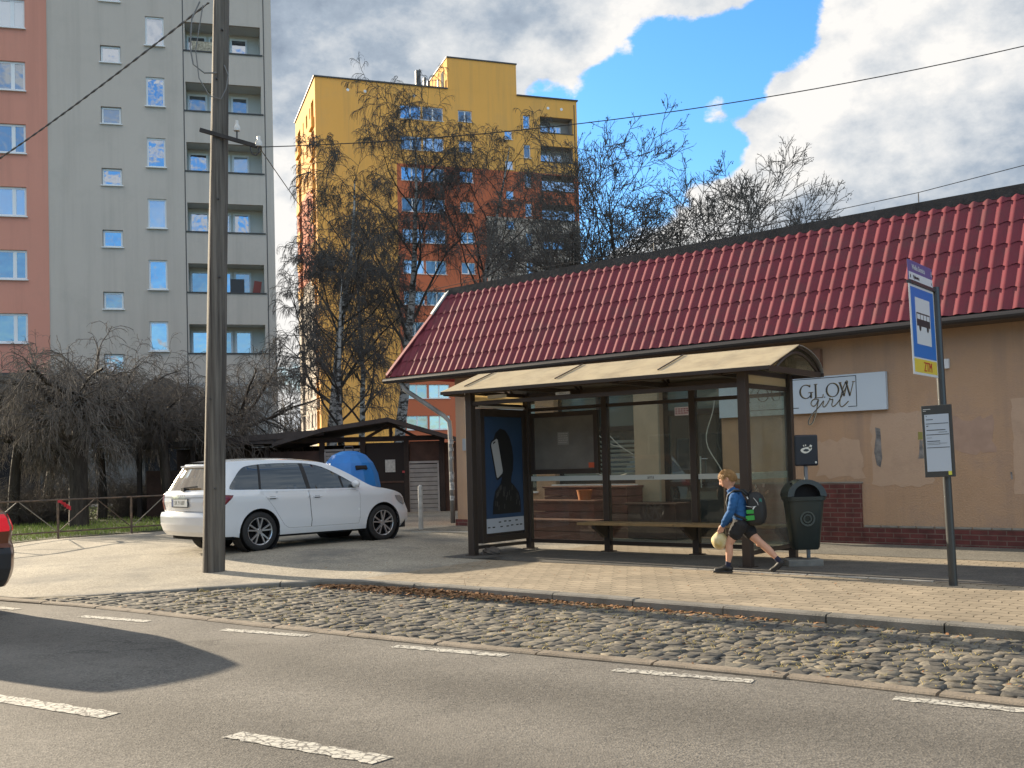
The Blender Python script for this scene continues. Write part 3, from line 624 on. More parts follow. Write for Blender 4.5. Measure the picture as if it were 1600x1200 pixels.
# ------------------------------------------------------------------ building helpers
def wall_holes(mb,x0,x1,z0,z1,holes,y=0.,depth=.15,plane='XZ'):
    """wall face at y (facing -Y) with rectangular openings and reveals going to y+depth"""
    xs=sorted({x0,x1}|{h[0] for h in holes}|{h[1] for h in holes}); zs=sorted({z0,z1}|{h[2] for h in holes}|{h[3] for h in holes})
    xs=[x for x in xs if x0<=x<=x1]; zs=[z for z in zs if z0<=z<=z1]
    for i in range(len(xs)-1):
        for j in range(len(zs)-1):
            cx_=(xs[i]+xs[i+1])/2; cz=(zs[j]+zs[j+1])/2
            if any(h[0]<cx_<h[1] and h[2]<cz<h[3] for h in holes): continue
            mb.add([(xs[i],y,zs[j]),(xs[i+1],y,zs[j]),(xs[i+1],y,zs[j+1]),(xs[i],y,zs[j+1])],[(0,1,2,3)])
    for h in holes:
        a,b,c,d=h[:4]; e=y+depth
        mb.add([(a,y,c),(b,y,c),(b,y,d),(a,y,d),(a,e,c),(b,e,c),(b,e,d),(a,e,d)],[(0,4,5,1),(1,5,6,2),(2,6,7,3),(3,7,4,0)])
M_white=mat('white_frame',(.72,.74,.76),.45)
M_win=gloss_glass('window_glass_sky',(.03,.04,.06),.38,.03,(.80,.88,1.),wob=.25)
M_win2=gloss_glass('window_glass_dull',(.10,.11,.12),.24,.08,(.85,.92,1.),wob=.3)
M_dullw=gloss_glass('window_glass_dark',(.05,.055,.06),.12,.06,(.85,.92,1.),wob=.3)
M_curt=gloss_glass('window_glass_curtain',(.30,.32,.33),.30,.08,(.8,.88,1.),wob=.2)
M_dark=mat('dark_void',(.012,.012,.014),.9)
def window(par,x0,x1,z0,z1,y,split=None,fw=.06,sill=True,glass=None,frame=None,sx=.05):
    frame=frame or M_white
    mb=MB(); t=.05
    mb.b2(x0,x0+fw,y,y+t,z0,z1); mb.b2(x1-fw,x1,y,y+t,z0,z1); mb.b2(x0+fw,x1-fw,y,y+t,z0,z0+fw); mb.b2(x0+fw,x1-fw,y,y+t,z1-fw,z1)
    if split:
        for s_ in split: mb.b2(s_-fw*.8,s_+fw*.8,y-.003,y+t,z0+fw,z1-fw)
    f=mb.build('window',frame,par)
    g=glass or random.choice([M_win,M_win,M_win2,M_curt])
    MB().b2(x0+fw*.6,x1-fw*.6,y+.022,y+.034,z0+fw*.6,z1-fw*.6).build('pane',g,f)
    if sill: MB().b2(x0-sx,x1+sx,y-.22,y+.0,z0-.045,z0-.003).build('sill',frame,f)
    return f

# ------------------------------------------------------------------ grey and orange apartment block
GA=R(15.0); G0=(-10.97,49.3,0)
gb=thing('apartment_block','tall grey and salmon apartment block rising out of the frame at left','building',G0,GA)
M_grey=mat('grey_render',(.50,.445,.395),.92,var=.05,vscale=.25,bump=.15,bscale=8,dirt=(.44,.395,.35),dscale=.5,streak=((.33,.295,.26),.5,1.6))
M_salmon=mat('salmon_render',(.60,.27,.20),.92,var=.05,vscale=.25,bump=.15,bscale=8,dirt=(.54,.255,.19),dscale=.5,streak=((.42,.19,.145),.5,1.6))
M_logg=mat('loggia_wall',(.62,.61,.57),.9,var=.06,vscale=.6)
M_trim=mat('dark_trim',(.045,.045,.048),.6)
FL=2.83; 
small=[(-7.64,-6.76,20.29-FL*k+.0,21.08-FL*k+.0) for k in range(-3,7)]
tall=[(-5.68,-4.86,18.38-FL*k+.07*0,19.75-FL*k) for k in range(-4,6)]
big=[(-13.1,-10.80,18.72-FL*k,20.05-FL*k) for k in range(-4,6)]
logs=[(-3.94,-.52,12.62+FL*k,13.98+FL*k) for k in range(-2,7)]
mb=MB(); wall_holes(mb,-9.88,0,.1,33.5,small+tall+logs,0,.16)
mb.b2(-9.88,0,9.0,9.2,.1,33.5); 
mb.add([(0,0,.1),(0,9,.1),(0,9,33.5),(0,0,33.5)],[(0,1,2,3)]); mb.add([(-9.88,0,33.5),(0,0,33.5),(0,9,33.5),(-9.88,9,33.5)],[(0,1,2,3)])
mb.build('grey_wall',M_grey,gb)
mb=MB(); wall_holes(mb,-13.2,-9.88,.1,33.5,big,-.004,.16); mb.add([(-13.2,0,.1),(-13.2,9,.1),(-13.2,9,33.5),(-13.2,0,33.5)],[(3,2,1,0)]); mb.add([(-13.2,0,33.5),(-9.88,0,33.5),(-9.88,9,33.5),(-13.2,9,33.5)],[(0,1,2,3)]); mb.b2(-13.2,-9.88,9.0,9.2,.1,33.5)
mb.build('salmon_wall',M_salmon,gb)
MB().b2(-13.4,.25,-.25,9.3,33.5,33.75).build('roof_edge',M_trim,gb)
rs=random.getstate(); random.seed(21)
for i,(a,b,c,d) in enumerate(small): window(gb,a+.02,b-.02,c,d-.02,.12,fw=.08,sx=.06,glass=[M_win,M_win2,M_win][i%3])
for i,(a,b,c,d) in enumerate(tall): window(gb,a+.0,b-.0,c,d-.0,.08,fw=.08,glass=[M_win,M_win,M_curt,M_win][i%4])
for i,(a,b,c,d) in enumerate(big): window(gb,a,b,c,d,.10,split=[-11.32,-12.4],fw=.10,glass=[M_curt,M_win2,M_win2][i%3])
for i,(a,b,c,d) in enumerate(logs):
    # recess behind the parapet: back wall, side walls, ceiling, floor
    mb=MB(); z0=c-1.05; z1=d+.02; y1=1.25
    mb.add([(a,y1,z0),(b,y1,z0),(b,y1,z1),(a,y1,z1)],[(0,1,2,3)]); mb.add([(a,.16,z0),(a,y1,z0),(a,y1,z1),(a,.16,z1)],[(0,1,2,3)]); mb.add([(b,.16,z0),(b,y1,z0),(b,y1,z1),(b,.16,z1)],[(3,2,1,0)])
    mb.add([(a,.16,z1),(b,.16,z1),(b,y1,z1),(a,y1,z1)],[(0,1,2,3)]); mb.add([(a,.16,z0),(b,.16,z0),(b,y1,z0),(a,y1,z0)],[(3,2,1,0)])
    lg=mb.build('loggia',M_logg,gb)
    MB().b2(a-.06,b+.10,-.05,.17,c-.03,c+.03).build('parapet_cap',M_trim,lg)
    q=(i*37)%3
    window(lg,a+.05,a+.95,c-.35,d-.16,y1-.06,fw=.09,sill=False,glass=[M_win,M_win2,M_win][i%3])
    window(lg,a+1.05,a+1.95,z0+.1,d-.16,y1-.06,fw=.09,sill=False,glass=[M_win2,M_win,M_curt][i%3])
    window(lg,a+2.05,a+2.85,c-.35,d-.16,y1-.06,fw=.09,sill=False,glass=[M_curt,M_win2,M_win][i%3])
MB().box((-9.88,-.0,16.7),(.02,.03,33)).build('seam_strip',M_grey,gb)
for x_ in (-4.02,-.36): MB().b2(x_-.02,x_+.02,-.012,.0,.3,33.4).build('joint',M_trim,gb)
M_base=mat('plinth_stone',(.17,.165,.155),.95,var=.2,bump=.5,bscale=10)
MB().b2(-13.3,.06,-.10,-.008,.1,2.5).build('plinth',M_base,gb)
MB().b2(-9.87,-.3,-.03,-.01,2.56,5.6).build('lower_wall',mat('pale_render',(.36,.355,.345),.9,var=.05,vscale=.5),gb)
# entrance canopies
def canopy(a,b,z,arched):
    mb=MB(); n=14; dp=2.6
    if arched:
        P=[(a+(b-a)*i/n, z+.75*math.sin(PI*i/n)) for i in range(n+1)]; poly=P+[(b,z-.25),(a,z-.25)]
    else: poly=[(a,z),(a+.2,z+.55),(b-.4,z+.55),(b,z+.1),(b,z-.2),(a,z-.2)]
    mb.prism(poly,-dp,-.12); c_=mb.build('entrance_canopy',mat('canopy_sheet',(.06,.06,.062),.7,var=.2),gb)
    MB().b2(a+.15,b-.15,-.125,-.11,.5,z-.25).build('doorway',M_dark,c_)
    for x_ in (a+.15,b-.15): MB().rod((x_,-dp+.15,.2),(x_,-dp+.15,z-.22),.06,8).build('post',M_trim,c_)
canopy(-6.1,-4.1,4.9,True); canopy(-13.1,-9.75,5.3,False)
# things seen on the balconies
mb=MB(); mb.b2(-.5,.5,-.02,.02,0,.62); t_=mb.build('windbreak_cloth',mat('spotted_cloth',(.62,.56,.42),.9,vcol=(.16,.13,.1),vscale=9)); 
def gpt(s,w_,z): 
    p=Vector((s,w_,z)); p.rotate(Matrix.Rotation(GA,3,'Z')); return (p.x+G0[0],p.y+G0[1],z)
t_.location=gpt(-3.15,.35,21.10); t_.rotation_euler=(0,0,GA); tag(t_,'pale spotted cloth hung behind the parapet of the topmost visible loggia','cloth')
t_=MB().b2(-.32,.32,-.01,.01,0,.75).build('folded_chair',mat('dark_plastic',(.03,.03,.035),.5)); t_.location=gpt(-1.75,.45,9.78); t_.rotation_euler=(0,0,GA); tag(t_,'dark folded garden chair on the loggia two floors above the lowest','chair')
t_=thing('balcony_chair','dark red chair back leaning in the right corner of the second lowest loggia','chair',gpt(-.85,.5,9.78),GA)
MB().box((0,0,.3),(.35,.05,.75),rotm(.15,.15,0)).build('backrest',mat('red_plastic',(.25,.06,.05),.5),t_); MB().box((0,-.2,-.1),(.38,.4,.04)).build('seat',mat('red_plastic',(.25,.06,.05),.5),t_)
random.setstate(rs)

# ------------------------------------------------------------------ yellow tower
YA=R(19.0); Y0=(-17.06,94.0,0)
yt=thing('apartment_tower','yellow and orange tower block standing behind the bare birch trees','building',Y0,YA)
M_yel=mat('yellow_render',(.74,.39,.095),.92,var=.05,vscale=.15,dirt=(.66,.365,.11),dscale=.3,streak=((.42,.27,.11),.55,1.1))
M_ora=mat('orange_render',(.46,.13,.06),.92,var=.05,vscale=.15)
M_pal=mat('pale_panel_render',(.44,.38,.32),.92,var=.06,vscale=.3,dirt=(.37,.32,.27),dscale=.3)
F2=2.9
W1=[(7.82,9.85,33.85-F2*k,35.15-F2*k) for k in range(11)]; W1b=[(9.98,11.98,33.85-F2*k,35.15-F2*k) for k in range(11)]
W2=[(13.45,14.82,34.0-F2*k,35.1-F2*k) for k in range(11)]; W3=[(18.05,18.85,32.65-F2*k,33.5-F2*k) for k in range(10)]
W4=[(19.98,20.68,33.85-2.86*k,35.17-2.86*k) for k in range(11)]; W5=[(21.72,25.15,33.62-2.86*k,35.2-2.86*k) for k in range(11)]
allh=W1+W1b+W2+W3+W4+W5
def yregion(x0,x1,z0,z1,m,name,y=0.,par=yt):
    hs=[h for h in allh if h[0]>=x0-.01 and h[1]<=x1+.01 and h[3]>z0 and h[2]<z1]
    hs=[(h[0],h[1],max(h[2],z0),min(h[3],z1)) for h in hs]
    mb=MB(); wall_holes(mb,x0,x1,z0,z1,hs,y,.2); mb.build(name,m,par)
yregion(0,7.42,.1,37.0,M_yel,'yellow_wall'); yregion(7.42,25.62,29.6,37.0,M_yel,'yellow_wall')
yregion(7.42,16.0,.1,29.6,M_ora,'orange_wall'); yregion(16.0,25.62,25.1,29.6,M_ora,'orange_wall'); yregion(16.0,25.62,.1,25.1,M_pal,'pale_wall')
# left face (sunlit) : x=0 plane facing -X, runs 13.4 m back
LH=[];
for k in range(11):
    z=33.6-2.86*k
    LH+=[(1.0,2.6,z,z+1.75),(3.1,3.7,z+.35,z+1.6),(5.0,6.0,z+.35,z+1.6),(7.5,8.1,z+.35,z+1.6),(9.9,11.9,z,z+1.75)]
mb=MB(); wall_holes(mb,0,13.4,.1,37.0,LH,0,.25)
mb.v=[(v[1],13.4-v[0] if False else v[0],v[2]) for v in mb.v]; 
fy=[];ms_=[]
me=MB()
me.v=mb.v; me.f=mb.f; me.m=[0 if min(mb.v[i][2] for i in f)>=27.5 or (sum(mb.v[i][1] for i in f)/len(f))<2.8 else (1 if min(mb.v[i][2] for i in f)>=19 else 2) for f in mb.f]
me.build('side_wall',[M_yel,M_ora,M_pal],yt)
for k in range(11):
    z=33.6-2.86*k
    for (a,b) in ((1.0,2.6),(9.9,11.9)):
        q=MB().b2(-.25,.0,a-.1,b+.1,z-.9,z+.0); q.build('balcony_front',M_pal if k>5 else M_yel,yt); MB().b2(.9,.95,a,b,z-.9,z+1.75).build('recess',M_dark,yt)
    for (a,b) in ((3.1,3.7),(5.0,6.0),(7.5,8.1)): MB().b2(.12,.16,a,b,z+.35,z+1.6).build('side_window',M_win2,yt)
mb=MB(); mb.add([(0,0,37),(25.62,0,37),(25.62,13.4,37),(0,13.4,37)],[(0,1,2,3)]); mb.b2(.05,25.6,13.3,13.5,.1,37); mb.b2(25.45,25.62,.2,13.4,.1,37.); mb.build('roof',M_trim,yt)
mb=MB(); mb.b2(-.12,12.46,-.12,.12,36.98,37.10); mb.b2(19.39,25.74,-.12,.12,36.98,37.10); MB().b2(-.12,.12,.12,13.5,36.98,37.1).build('coping',M_trim,yt); mb.b2(25.5,25.74,.12,13.5,36.98,37.1); mb.build('coping',M_trim,yt)
ph=MB().b2(12.47,19.38,.0,7.5,36.985,40.0); ph=ph.build('lift_house',M_yel,yt)
mb=MB(); mb.b2(12.4,19.45,-.08,7.6,40.0,40.12); mb.build('coping',M_trim,ph)
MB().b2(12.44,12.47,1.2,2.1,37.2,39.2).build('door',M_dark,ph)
# the high wall below the lift house is flush with the front
mb=MB()
for (x_,h_,w_) in ((9.75,1.9,.45),(10.5,1.25,.22),(10.9,1.0,.2),(11.9,1.2,.12)): mb.b2(x_,x_+w_,1.2,1.6,37.1,37.1+h_)
for x_ in (11.3,11.6): mb.rod((x_,1.3,37.1),(x_+.1,1.3,38.3),.03,5)
mb.rod((11.1,1.3,38.1),(12.1,1.3,38.3),.025,5); mb.build('chimney',mat('vent_metal',(.07,.075,.08),.6),yt)
random.seed(5)
for k in range(11):
    for (h,sp) in ((W1[k],True),(W1b[k],True),(W2[k],True),(W4[k],False)):
        a,b,c,d=h; window(yt,a,b,c,d,.14,split=[(a+b)/2] if sp else None,fw=.08,sill=True,glass=random.choice([M_win2,M_curt,M_dullw,M_win2,M_win]))
    if k<10: a,b,c,d=W3[k]; window(yt,a,b,c,d,.14,fw=.07)
    a,b,c,d=W5[k]
    mb=MB(); y1=1.2; z0=c-.95
    mb.add([(a,y1,z0),(b,y1,z0),(b,y1,d),(a,y1,d)],[(0,1,2,3)]); mb.add([(a,.2,z0),(a,y1,z0),(a,y1,d),(a,.2,d)],[(0,1,2,3)]); mb.add([(b,.2,z0),(b,y1,z0),(b,y1,d),(b,.2,d)],[(3,2,1,0)]); mb.add([(a,.2,d),(b,.2,d),(b,y1,d),(a,y1,d)],[(0,1,2,3)])
    lg=mb.build('loggia',mat('tower_loggia',(.33,.31,.29),.9),yt)
    MB().b2(a-.05,b+.05,-.06,.2,c-.05,c+.04).build('parapet_cap',M_trim,lg)
    if k in (2,3): MB().b2(a,b,.02,.06,c,c+.95).build('loggia_glazing',M_curt,lg)
    window(lg,a+.25,a+1.3,c-.2,d-.55,y1-.08,fw=.07,sill=False); window(lg,a+1.4,a+2.6,z0+.1,d-.55,y1-.08,split=[a+2.0],fw=.07,sill=False)
mb=MB()
for x_ in (4.6,9.2,22.6,24.0,-.0): mb.lathe([(.14,-.02),(.14,.0)],12,(x_ if x_ else 3,-.0,36.05),'Y')
mb.build('vent',M_white,yt)
MB().b2(25.3,25.36,-.06,-.0,1,36.6).build('downpipe',M_trim,yt)

# ------------------------------------------------------------------ salon building
HA=math.atan2(-.6626,.749); H0=(5.03,16.69,0.)
hs_=thing('salon_building','low peach shop building with a dark red metal tile roof behind the bus shelter','building',H0,HA)
def hpt(s,w_,z): c,s_2=math.cos(HA),math.sin(HA); return (H0[0]+s*c-w_*s_2,H0[1]+s*s_2+w_*c,z)
M_wall=mat('peach_render',(.47,.305,.195),.93,var=.08,vscale=1.3,bump=.6,bscale=38,dirt=(.37,.255,.19),dscale=1.3,streak=((.30,.215,.165),.6,3.2))
M_brick=None
def brick_mat(name,c1,c2,mo,bw=.25,rh=.075,ms=.008):
    m=bpy.data.materials.new(name); m.use_nodes=True; t=m.node_tree; b=t.nodes['Principled BSDF']; b.inputs['Roughness'].default_value=.75
    c=t.nodes.new('ShaderNodeTexCoord').outputs['Object']; mp=t.nodes.new('ShaderNodeMapping'); mp.inputs['Rotation'].default_value=(R(-90),0,0); t.links.new(c,mp.inputs[0])
    br=t.nodes.new('ShaderNodeTexBrick'); t.links.new(mp.outputs[0],br.inputs['Vector']); br.inputs['Scale'].default_value=1; br.inputs['Brick Width'].default_value=bw; br.inputs['Row Height'].default_value=rh; br.inputs['Mortar Size'].default_value=ms; br.inputs['Mortar Smooth'].default_value=.2
    br.inputs['Color1'].default_value=(*c1,1); br.inputs['Color2'].default_value=(*c2,1); br.inputs['Mortar'].default_value=(*mo,1)
    n=t.nodes.new('ShaderNodeTexNoise'); n.inputs['Scale'].default_value=5; n.inputs['Detail'].default_value=8; t.links.new(c,n.inputs['Vector'])
    r=t.nodes.new('ShaderNodeValToRGB'); r.color_ramp.elements[0].position=.3; r.color_ramp.elements[0].color=(.6,.6,.6,1); r.color_ramp.elements[1].position=.7; r.color_ramp.elements[1].color=(1.2,1.2,1.2,1); t.links.new(n.outputs[0],r.inputs[0])
    mx=t.nodes.new('ShaderNodeMix'); mx.data_type='RGBA'; mx.blend_type='MULTIPLY'; mx.inputs[0].default_value=1; t.links.new(br.outputs[0],mx.inputs[6]); t.links.new(r.outputs[0],mx.inputs[7]); t.links.new(mx.outputs[2],b.inputs['Base Color'])
    bn=t.nodes.new('ShaderNodeBump'); bn.invert=True; bn.inputs['Strength'].default_value=.6; bn.inputs['Distance'].default_value=.008; t.links.new(br.outputs['Fac'],bn.inputs['Height']); t.links.new(bn.outputs[0],b.inputs['Normal']); return m
M_brick=brick_mat('red_clinker',(.155,.04,.035),(.105,.03,.028),(.17,.11,.09))
EL=16.0
holes=[(-7.35,-6.1,.95,2.75),(-5.62,-3.70,1.08,2.90),(-3.18,-1.92,.14,2.90)]
mb=MB(); wall_holes(mb,-8.30,EL,.05,3.6,holes,0,.22)
wall_holes(mb,-8.30,EL,3.3,5.2,[],1.5,.1)
mb.add([(-8.3,0,.05),(-8.3,9,.05),(-8.3,9,5.0),(-8.3,.5,5.0),(-8.3,0,3.6)],[(4,3,2,1,0)]); mb.add([(EL,0,.05),(EL,9,.05),(EL,9,5.),(EL,0,5.)],[(0,1,2,3)]); mb.b2(-8.3,EL,8.9,9.0,.05,5.2)
mb.build('wall',M_wall,hs_)
MB().b2(-8.34,-7.9,-.03,-.004,.02,.36).build('brick_plinth',M_brick,hs_); MB().b2(.521,EL,-.028,-.003,.02,.38).build('brick_plinth',M_brick,hs_); MB().b2(-1.88,.52,-.03,-.003,.02,1.06).build('brick_plinth',M_brick,hs_)
mb=MB(); mb.b2(-1.9,.54,-.034,-.003,1.062,1.085)
for x_ in np.arange(.55,EL,.27): mb.b2(x_,x_+.25,-.034,-.003,.383,.41)
mb.build('ledge',mat('mortar_grey',(.27,.25,.22),.9,var=.2,vscale=6),hs_)
# patches of old plaster
def patch(par,x0,x1,z0,z1,m,nm,jag=.03,t=.004,seed=0):
    r_=random.Random(seed); P=densify([(x0,z0),(x1,z0),(x1,z1),(x0,z1)],.12); P=[(x+r_.uniform(-jag,jag),z+r_.uniform(-jag,jag)) for x,z in P]
    mb=MB(); mb.prism(P,-t,-.0005); return mb.build(nm,m,par)
M_p1=mat('patched_render',(.50,.35,.25),.93,var=.08,vscale=2,bump=.3,bscale=30,dirt=(.40,.28,.205),dscale=2)
patch(hs_,.70,1.62,1.02,2.12,M_p1,'plaster_patch',.03,seed=1); patch(hs_,-.2,.55,1.15,1.75,M_p1,'plaster_patch',.05,seed=14); patch(hs_,1.9,2.5,1.5,2.0,mat('graffiti_ghost',(.40,.27,.205),.93,var=.12,vscale=5),'faded_paint_patch',.06,.003,seed=9)
patch(hs_,2.75,3.3,.9,2.25,M_p1,'plaster_patch',.015,seed=4)
M_hole=mat('broken_plaster',(.10,.10,.105),.95,vcol=(.32,.30,.29),vscale=9,bump=.6,bscale=20)
for (a,b,c,d,s_) in ((.755,.845,1.32,1.90,2),(1.42,1.50,1.42,1.70,3)): patch(hs_,a,b,c,d,M_hole,'broken_plaster_spot',.02,.008,seed=s_)
patch(hs_,1.41,1.50,1.70,1.82,mat('green_paint_rest',(.28,.26,.08),.9),'paint_rest',.012,.006,seed=5)
patch(hs_,2.70,2.73,1.1,1.2,M_hole,'broken_plaster_spot',.008,.006,seed=6)
# shop windows and glazed doors
M_shop=gloss_glass('shop_glass',(.035,.042,.045),.10,.015,(.9,1,1))
M_shop2=gloss_glass('shop_glass_blind',(.12,.16,.16),.10,.02,(.9,1,1))
M_brown=mat('dark_brown_frame',(.035,.026,.022),.5)
def shopwin(a,b,c,d,tag_):
    mb=MB(); y=.14
    for (p,q,r_,s_) in ((a,a+.07,c,d),(b-.07,b,c,d),(a+.07,b-.07,c,c+.07),(a+.07,b-.07,d-.07,d)): mb.b2(p,q,y,y+.06,r_,s_)
    mb.b2(a+.07,b-.07,y-.002,y+.06,2.06,2.15)
    if b-a>1.5: mb.b2((a+b)/2-.035,(a+b)/2+.035,y-.004,y+.06,c+.07,d-.07)
    f=mb.build('window',M_brown,hs_); MB().b2(a+.05,b-.05,y+.03,y+.036,c+.05,2.1).build('pane',M_shop,f); MB().b2(a+.05,b-.05,y+.03,y+.036,2.1,d-.05).build('upper_pane',M_shop2,f)
    bl=MB(); 
    for k in range(9): bl.box(((a+b)/2,y+.012,1.18+k*.085),(b-a-.2,.006,.05),rotm(.5,0,0))
    bl.build('blind',mat('blind_slats',(.30,.36,.35),.6),f)
    MB().b2(a-.05,b+.05,-.06,.14,c-.04,c-.004).build('sill',M_white,f)
shopwin(-5.62,-3.70,1.08,2.90,1); shopwin(-7.35,-6.1,.95,2.75,2)
MB().b2(-3.70,-3.18,-.06,-.002,.1,3.2).build('pier',mat('pale_pier_render',(.46,.37,.27),.9,var=.08,bump=.3),hs_)
mb=MB(); a,b,c,d=-3.18,-1.92,.14,2.90; y=.12
for (p,q,r_,s_) in ((a,a+.09,c,d),(b-.09,b,c,d),(a+.09,b-.09,d-.09,d),(a+.09,b-.09,2.28,2.38),(a+.09,b-.09,c,c+.16),(-2.60,-2.50,c+.16,2.28),(a+.09,b-.09,1.02,1.10)): mb.b2(p,q,y,y+.07,r_,s_)
dr=mb.build('door',M_brown,hs_); MB().b2(a+.05,b-.05,y+.03,y+.036,c,2.33).build('pane',M_shop,dr); MB().b2(a+.05,b-.05,y+.03,y+.036,2.33,d-.04).build('transom_pane',M_shop2,dr)
MB().rod((-2.40,y-.05,1.0),(-2.40,y-.05,1.55),.014,8).rod((-2.40,y-.05,1.5),(-2.26,y-.05,1.5),.01,6).rod((-2.40,y-.05,1.05),(-2.40,y+.02,1.05),.01,6).build('handle',mat('steel',(.55,.56,.57),.3,metal=.8),dr)
mb=MB(); mb.b2(-2.93,-2.63,y-.006,y-.002,2.30-.02,2.43); nt_=mb.build('notice',mat('paper_pink',(.62,.45,.42),.8),dr)
mb=MB()
for r_ in range(3):
    for cc in range(5): mb.b2(-2.91+cc*.056,-2.91+cc*.056+random.uniform(.025,.045),y-.008,y-.0065,2.31+r_*.038,2.333+r_*.038)
mb.build('print',mat('ink_red',(.30,.06,.07),.8),nt_)
# cables that sag across the facade
mb=MB(); pts=[]
for k in range(15): t=k/14; pts.append((-2.02-.16*math.sin(t*PI*1.3)+.05*math.sin(t*9),-.03,2.55-1.5*t))
mb.path(pts,.009,6); mb.build('cable',mat('white_cable',(.55,.54,.50),.6),hs_)
mb=MB()
for (x0_,z0_,x1_,z1_,sg) in ((-4.6,2.06,-4.0,1.75,.06),(-4.35,2.06,-3.75,1.62,.05),(-5.5,1.32,-4.6,1.30,-.05),(-4.6,1.28,-3.9,1.26,.05)):
    pts=[(x0_+(x1_-x0_)*k/8,-.04,z0_+(z1_-z0_)*k/8-sg*math.sin(PI*k/8)) for k in range(9)]; mb.path(pts,.008,6)
mb.build('cable',mat('white_cable',(.55,.54,.50),.6),hs_)
MB().b2(-.36,-.05,-.10,-.004,2.90,3.2).build('vent_box',mat('brown_box',(.22,.12,.08),.8),hs_)
eb=MB().b2(1.84,1.92,-.05,-.003,2.74,2.88).build('number_plate',M_white,hs_)
MB().b2(-8.06,-7.94,-.06,-.003,1.80,2.05).build('meter_box',mat('meter_grey',(.32,.34,.36),.6),hs_)
# roof: metal tiles modelled as waves with steps
def tiles():
    per=.2; nx=10; s0=-10.0; s1=EL+.4
    foot=(-.42,3.45); top=(.55,5.33); L=math.hypot(top[0]-foot[0],top[1]-foot[1]); ux=((top[0]-foot[0])/L,(top[1]-foot[1])/L); nn=(-ux[1],ux[0])
    rows=[]; 
    step=.385; k=0; v=0.
    while v<L-.01:
        ve=min(L,v+step); rows.append((v,.017)); 
        for q in (.25,.5,.75): rows.append((v+(ve-v)*q,.017*(1-q)))
        rows.append((ve,.0)); v=ve
    S=np.arange(s0,s1,per/nx); ph=(S/per)%1.
    wv=.025*(np.clip(.5+.5*np.cos(2*PI*ph),0,1)**1.4)
    V=[];F=[]
    n=len(S)
    for (v,l) in rows:
        sl=-10.0+1.05*(v/L); 
        Sx=np.maximum(S,sl); h=wv*np.where(S<sl,0,1)+l
        # the lower edge of each step dips with the wave
        vv=v-(.050 if l>.0169 and v>0 else (.012 if l>0 and v>0 else 0))*(wv/.025)
        w_=foot[0]+ux[0]*vv+nn[0]*h; z=foot[1]+ux[1]*vv+nn[1]*h
        V.append(np.column_stack([Sx,w_,z]))
    V=np.concatenate(V)
    for r_ in range(len(rows)-1):
        i=np.arange(n-1); F.append(np.stack([r_*n+i,r_*n+i+1,(r_+1)*n+i+1,(r_+1)*n+i],1))
    F=np.concatenate(F)
    M_roof=mat('wine_red_tile_sheet',(.19,.042,.056),.70,var=.08,vscale=1.5,bump=.05,bscale=60,dirt=(.16,.055,.062),dscale=1.8,spec=.15,streak=((.10,.06,.06),.6,5.))
    o=raw('roof',V,F,M_roof,hs_,smooth=True,auto=40)
    mb=MB(); mb.b2(s0+1.0,s1,.50,.80,5.30,5.385); mb.box(((s0+1+s1)/2,.485,5.30),(s1-s0-1,.03,.16)); rc=mb.build('ridge_cap',mat('ridge_black',(.03,.028,.028),.75,var=.4,vscale=5,bump=.6,bscale=12),o)
    # flat roof behind, soffit, fascia, gutter
    MB().b2(-8.9,s1,.8,9.2,5.15,5.25).build('flat_roof',mat('bitumen',(.05,.05,.05),.9),hs_)
    MB().b2(-9.8,s1-.05,-.40,.0,3.33,3.37).build('soffit',mat('soffit_brown',(.10,.07,.05),.8),hs_)
    gt=MB(); gt.path([(-10.0,-.48,3.37),(3,-.48,3.38),(s1,-.48,3.39)],.055,10); gt.b2(-10.,s1,-.425,-.40,3.33,3.45)
    g_=gt.build('gutter',mat('gutter_dark',(.032,.028,.028),.5),hs_,smooth=False)
    # hip side: the end slope seen edge-on, with its cover strip
    hip=[(-10.0,-.42,3.45),(-8.95,.55,5.33)]
    mb=MB(); mb.add([hip[0],(-10.0,9.,3.45),(-8.95,9.,5.33),hip[1]],[(0,1,2,3)]); mb.build('end_slope',M_roof,hs_)
    mb=MB(); mb.bar((-9.93,-.46,3.50),(-9.2,.24,4.80),.14,.03,up=(-.3,-.8,.4)); mb.build('hip_trim',M_roof,hs_)
    mb=MB(); mb.bar((-9.2,.24,4.82),(-8.93,.52,5.36),.13,.035,up=(-.3,-.8,.4)); mb.build('hip_trim',mat('zinc_strip',(.33,.36,.38),.5,metal=.3),hs_)
    # down pipe with swan neck
    mb=MB(); mb.path([(-9.55,-.40,3.34),(-9.45,-.36,3.15),(-9.25,-.30,3.02),(-8.55,-.09,2.55),(-8.42,-.07,2.42),(-8.40,-.07,2.25),(-8.38,-.07,.28)],.05,12)
    dp=mb.build('downpipe',mat('pipe_zinc',(.42,.42,.40),.5,vcol=(.12,.11,.10),vscale=1.2),hs_,smooth=True)
    st=MB()
    for (z_,h_) in ((1.95,.10),(1.80,.07),(1.62,.06),(1.2,.16),(.98,.16),(.76,.1)): st.lathe([(.0535,z_),(.0535,z_+h_)],12,(-8.38,-.07,0),cap=False)
    st.build('sticker',mat('sticker_white',(.6,.6,.58),.8,vcol=(.1,.1,.1),vscale=20),dp)
    # lightning rod holders
    for s_ in (1.33,-3.6,5.8): MB().rod((s_,.62,5.38),(s_,.62,5.56),.008,6).build('wire_holder',M_trim,rc)
tiles()
def wire(name,pts,r,label,m=None,n=4,group='overhead wires'):
    mb=MB(); mb.path(pts,r,n); return tag(mb.build(name,m or mat('black_cable',(.02,.02,.022),.6)),label,'wire',group)
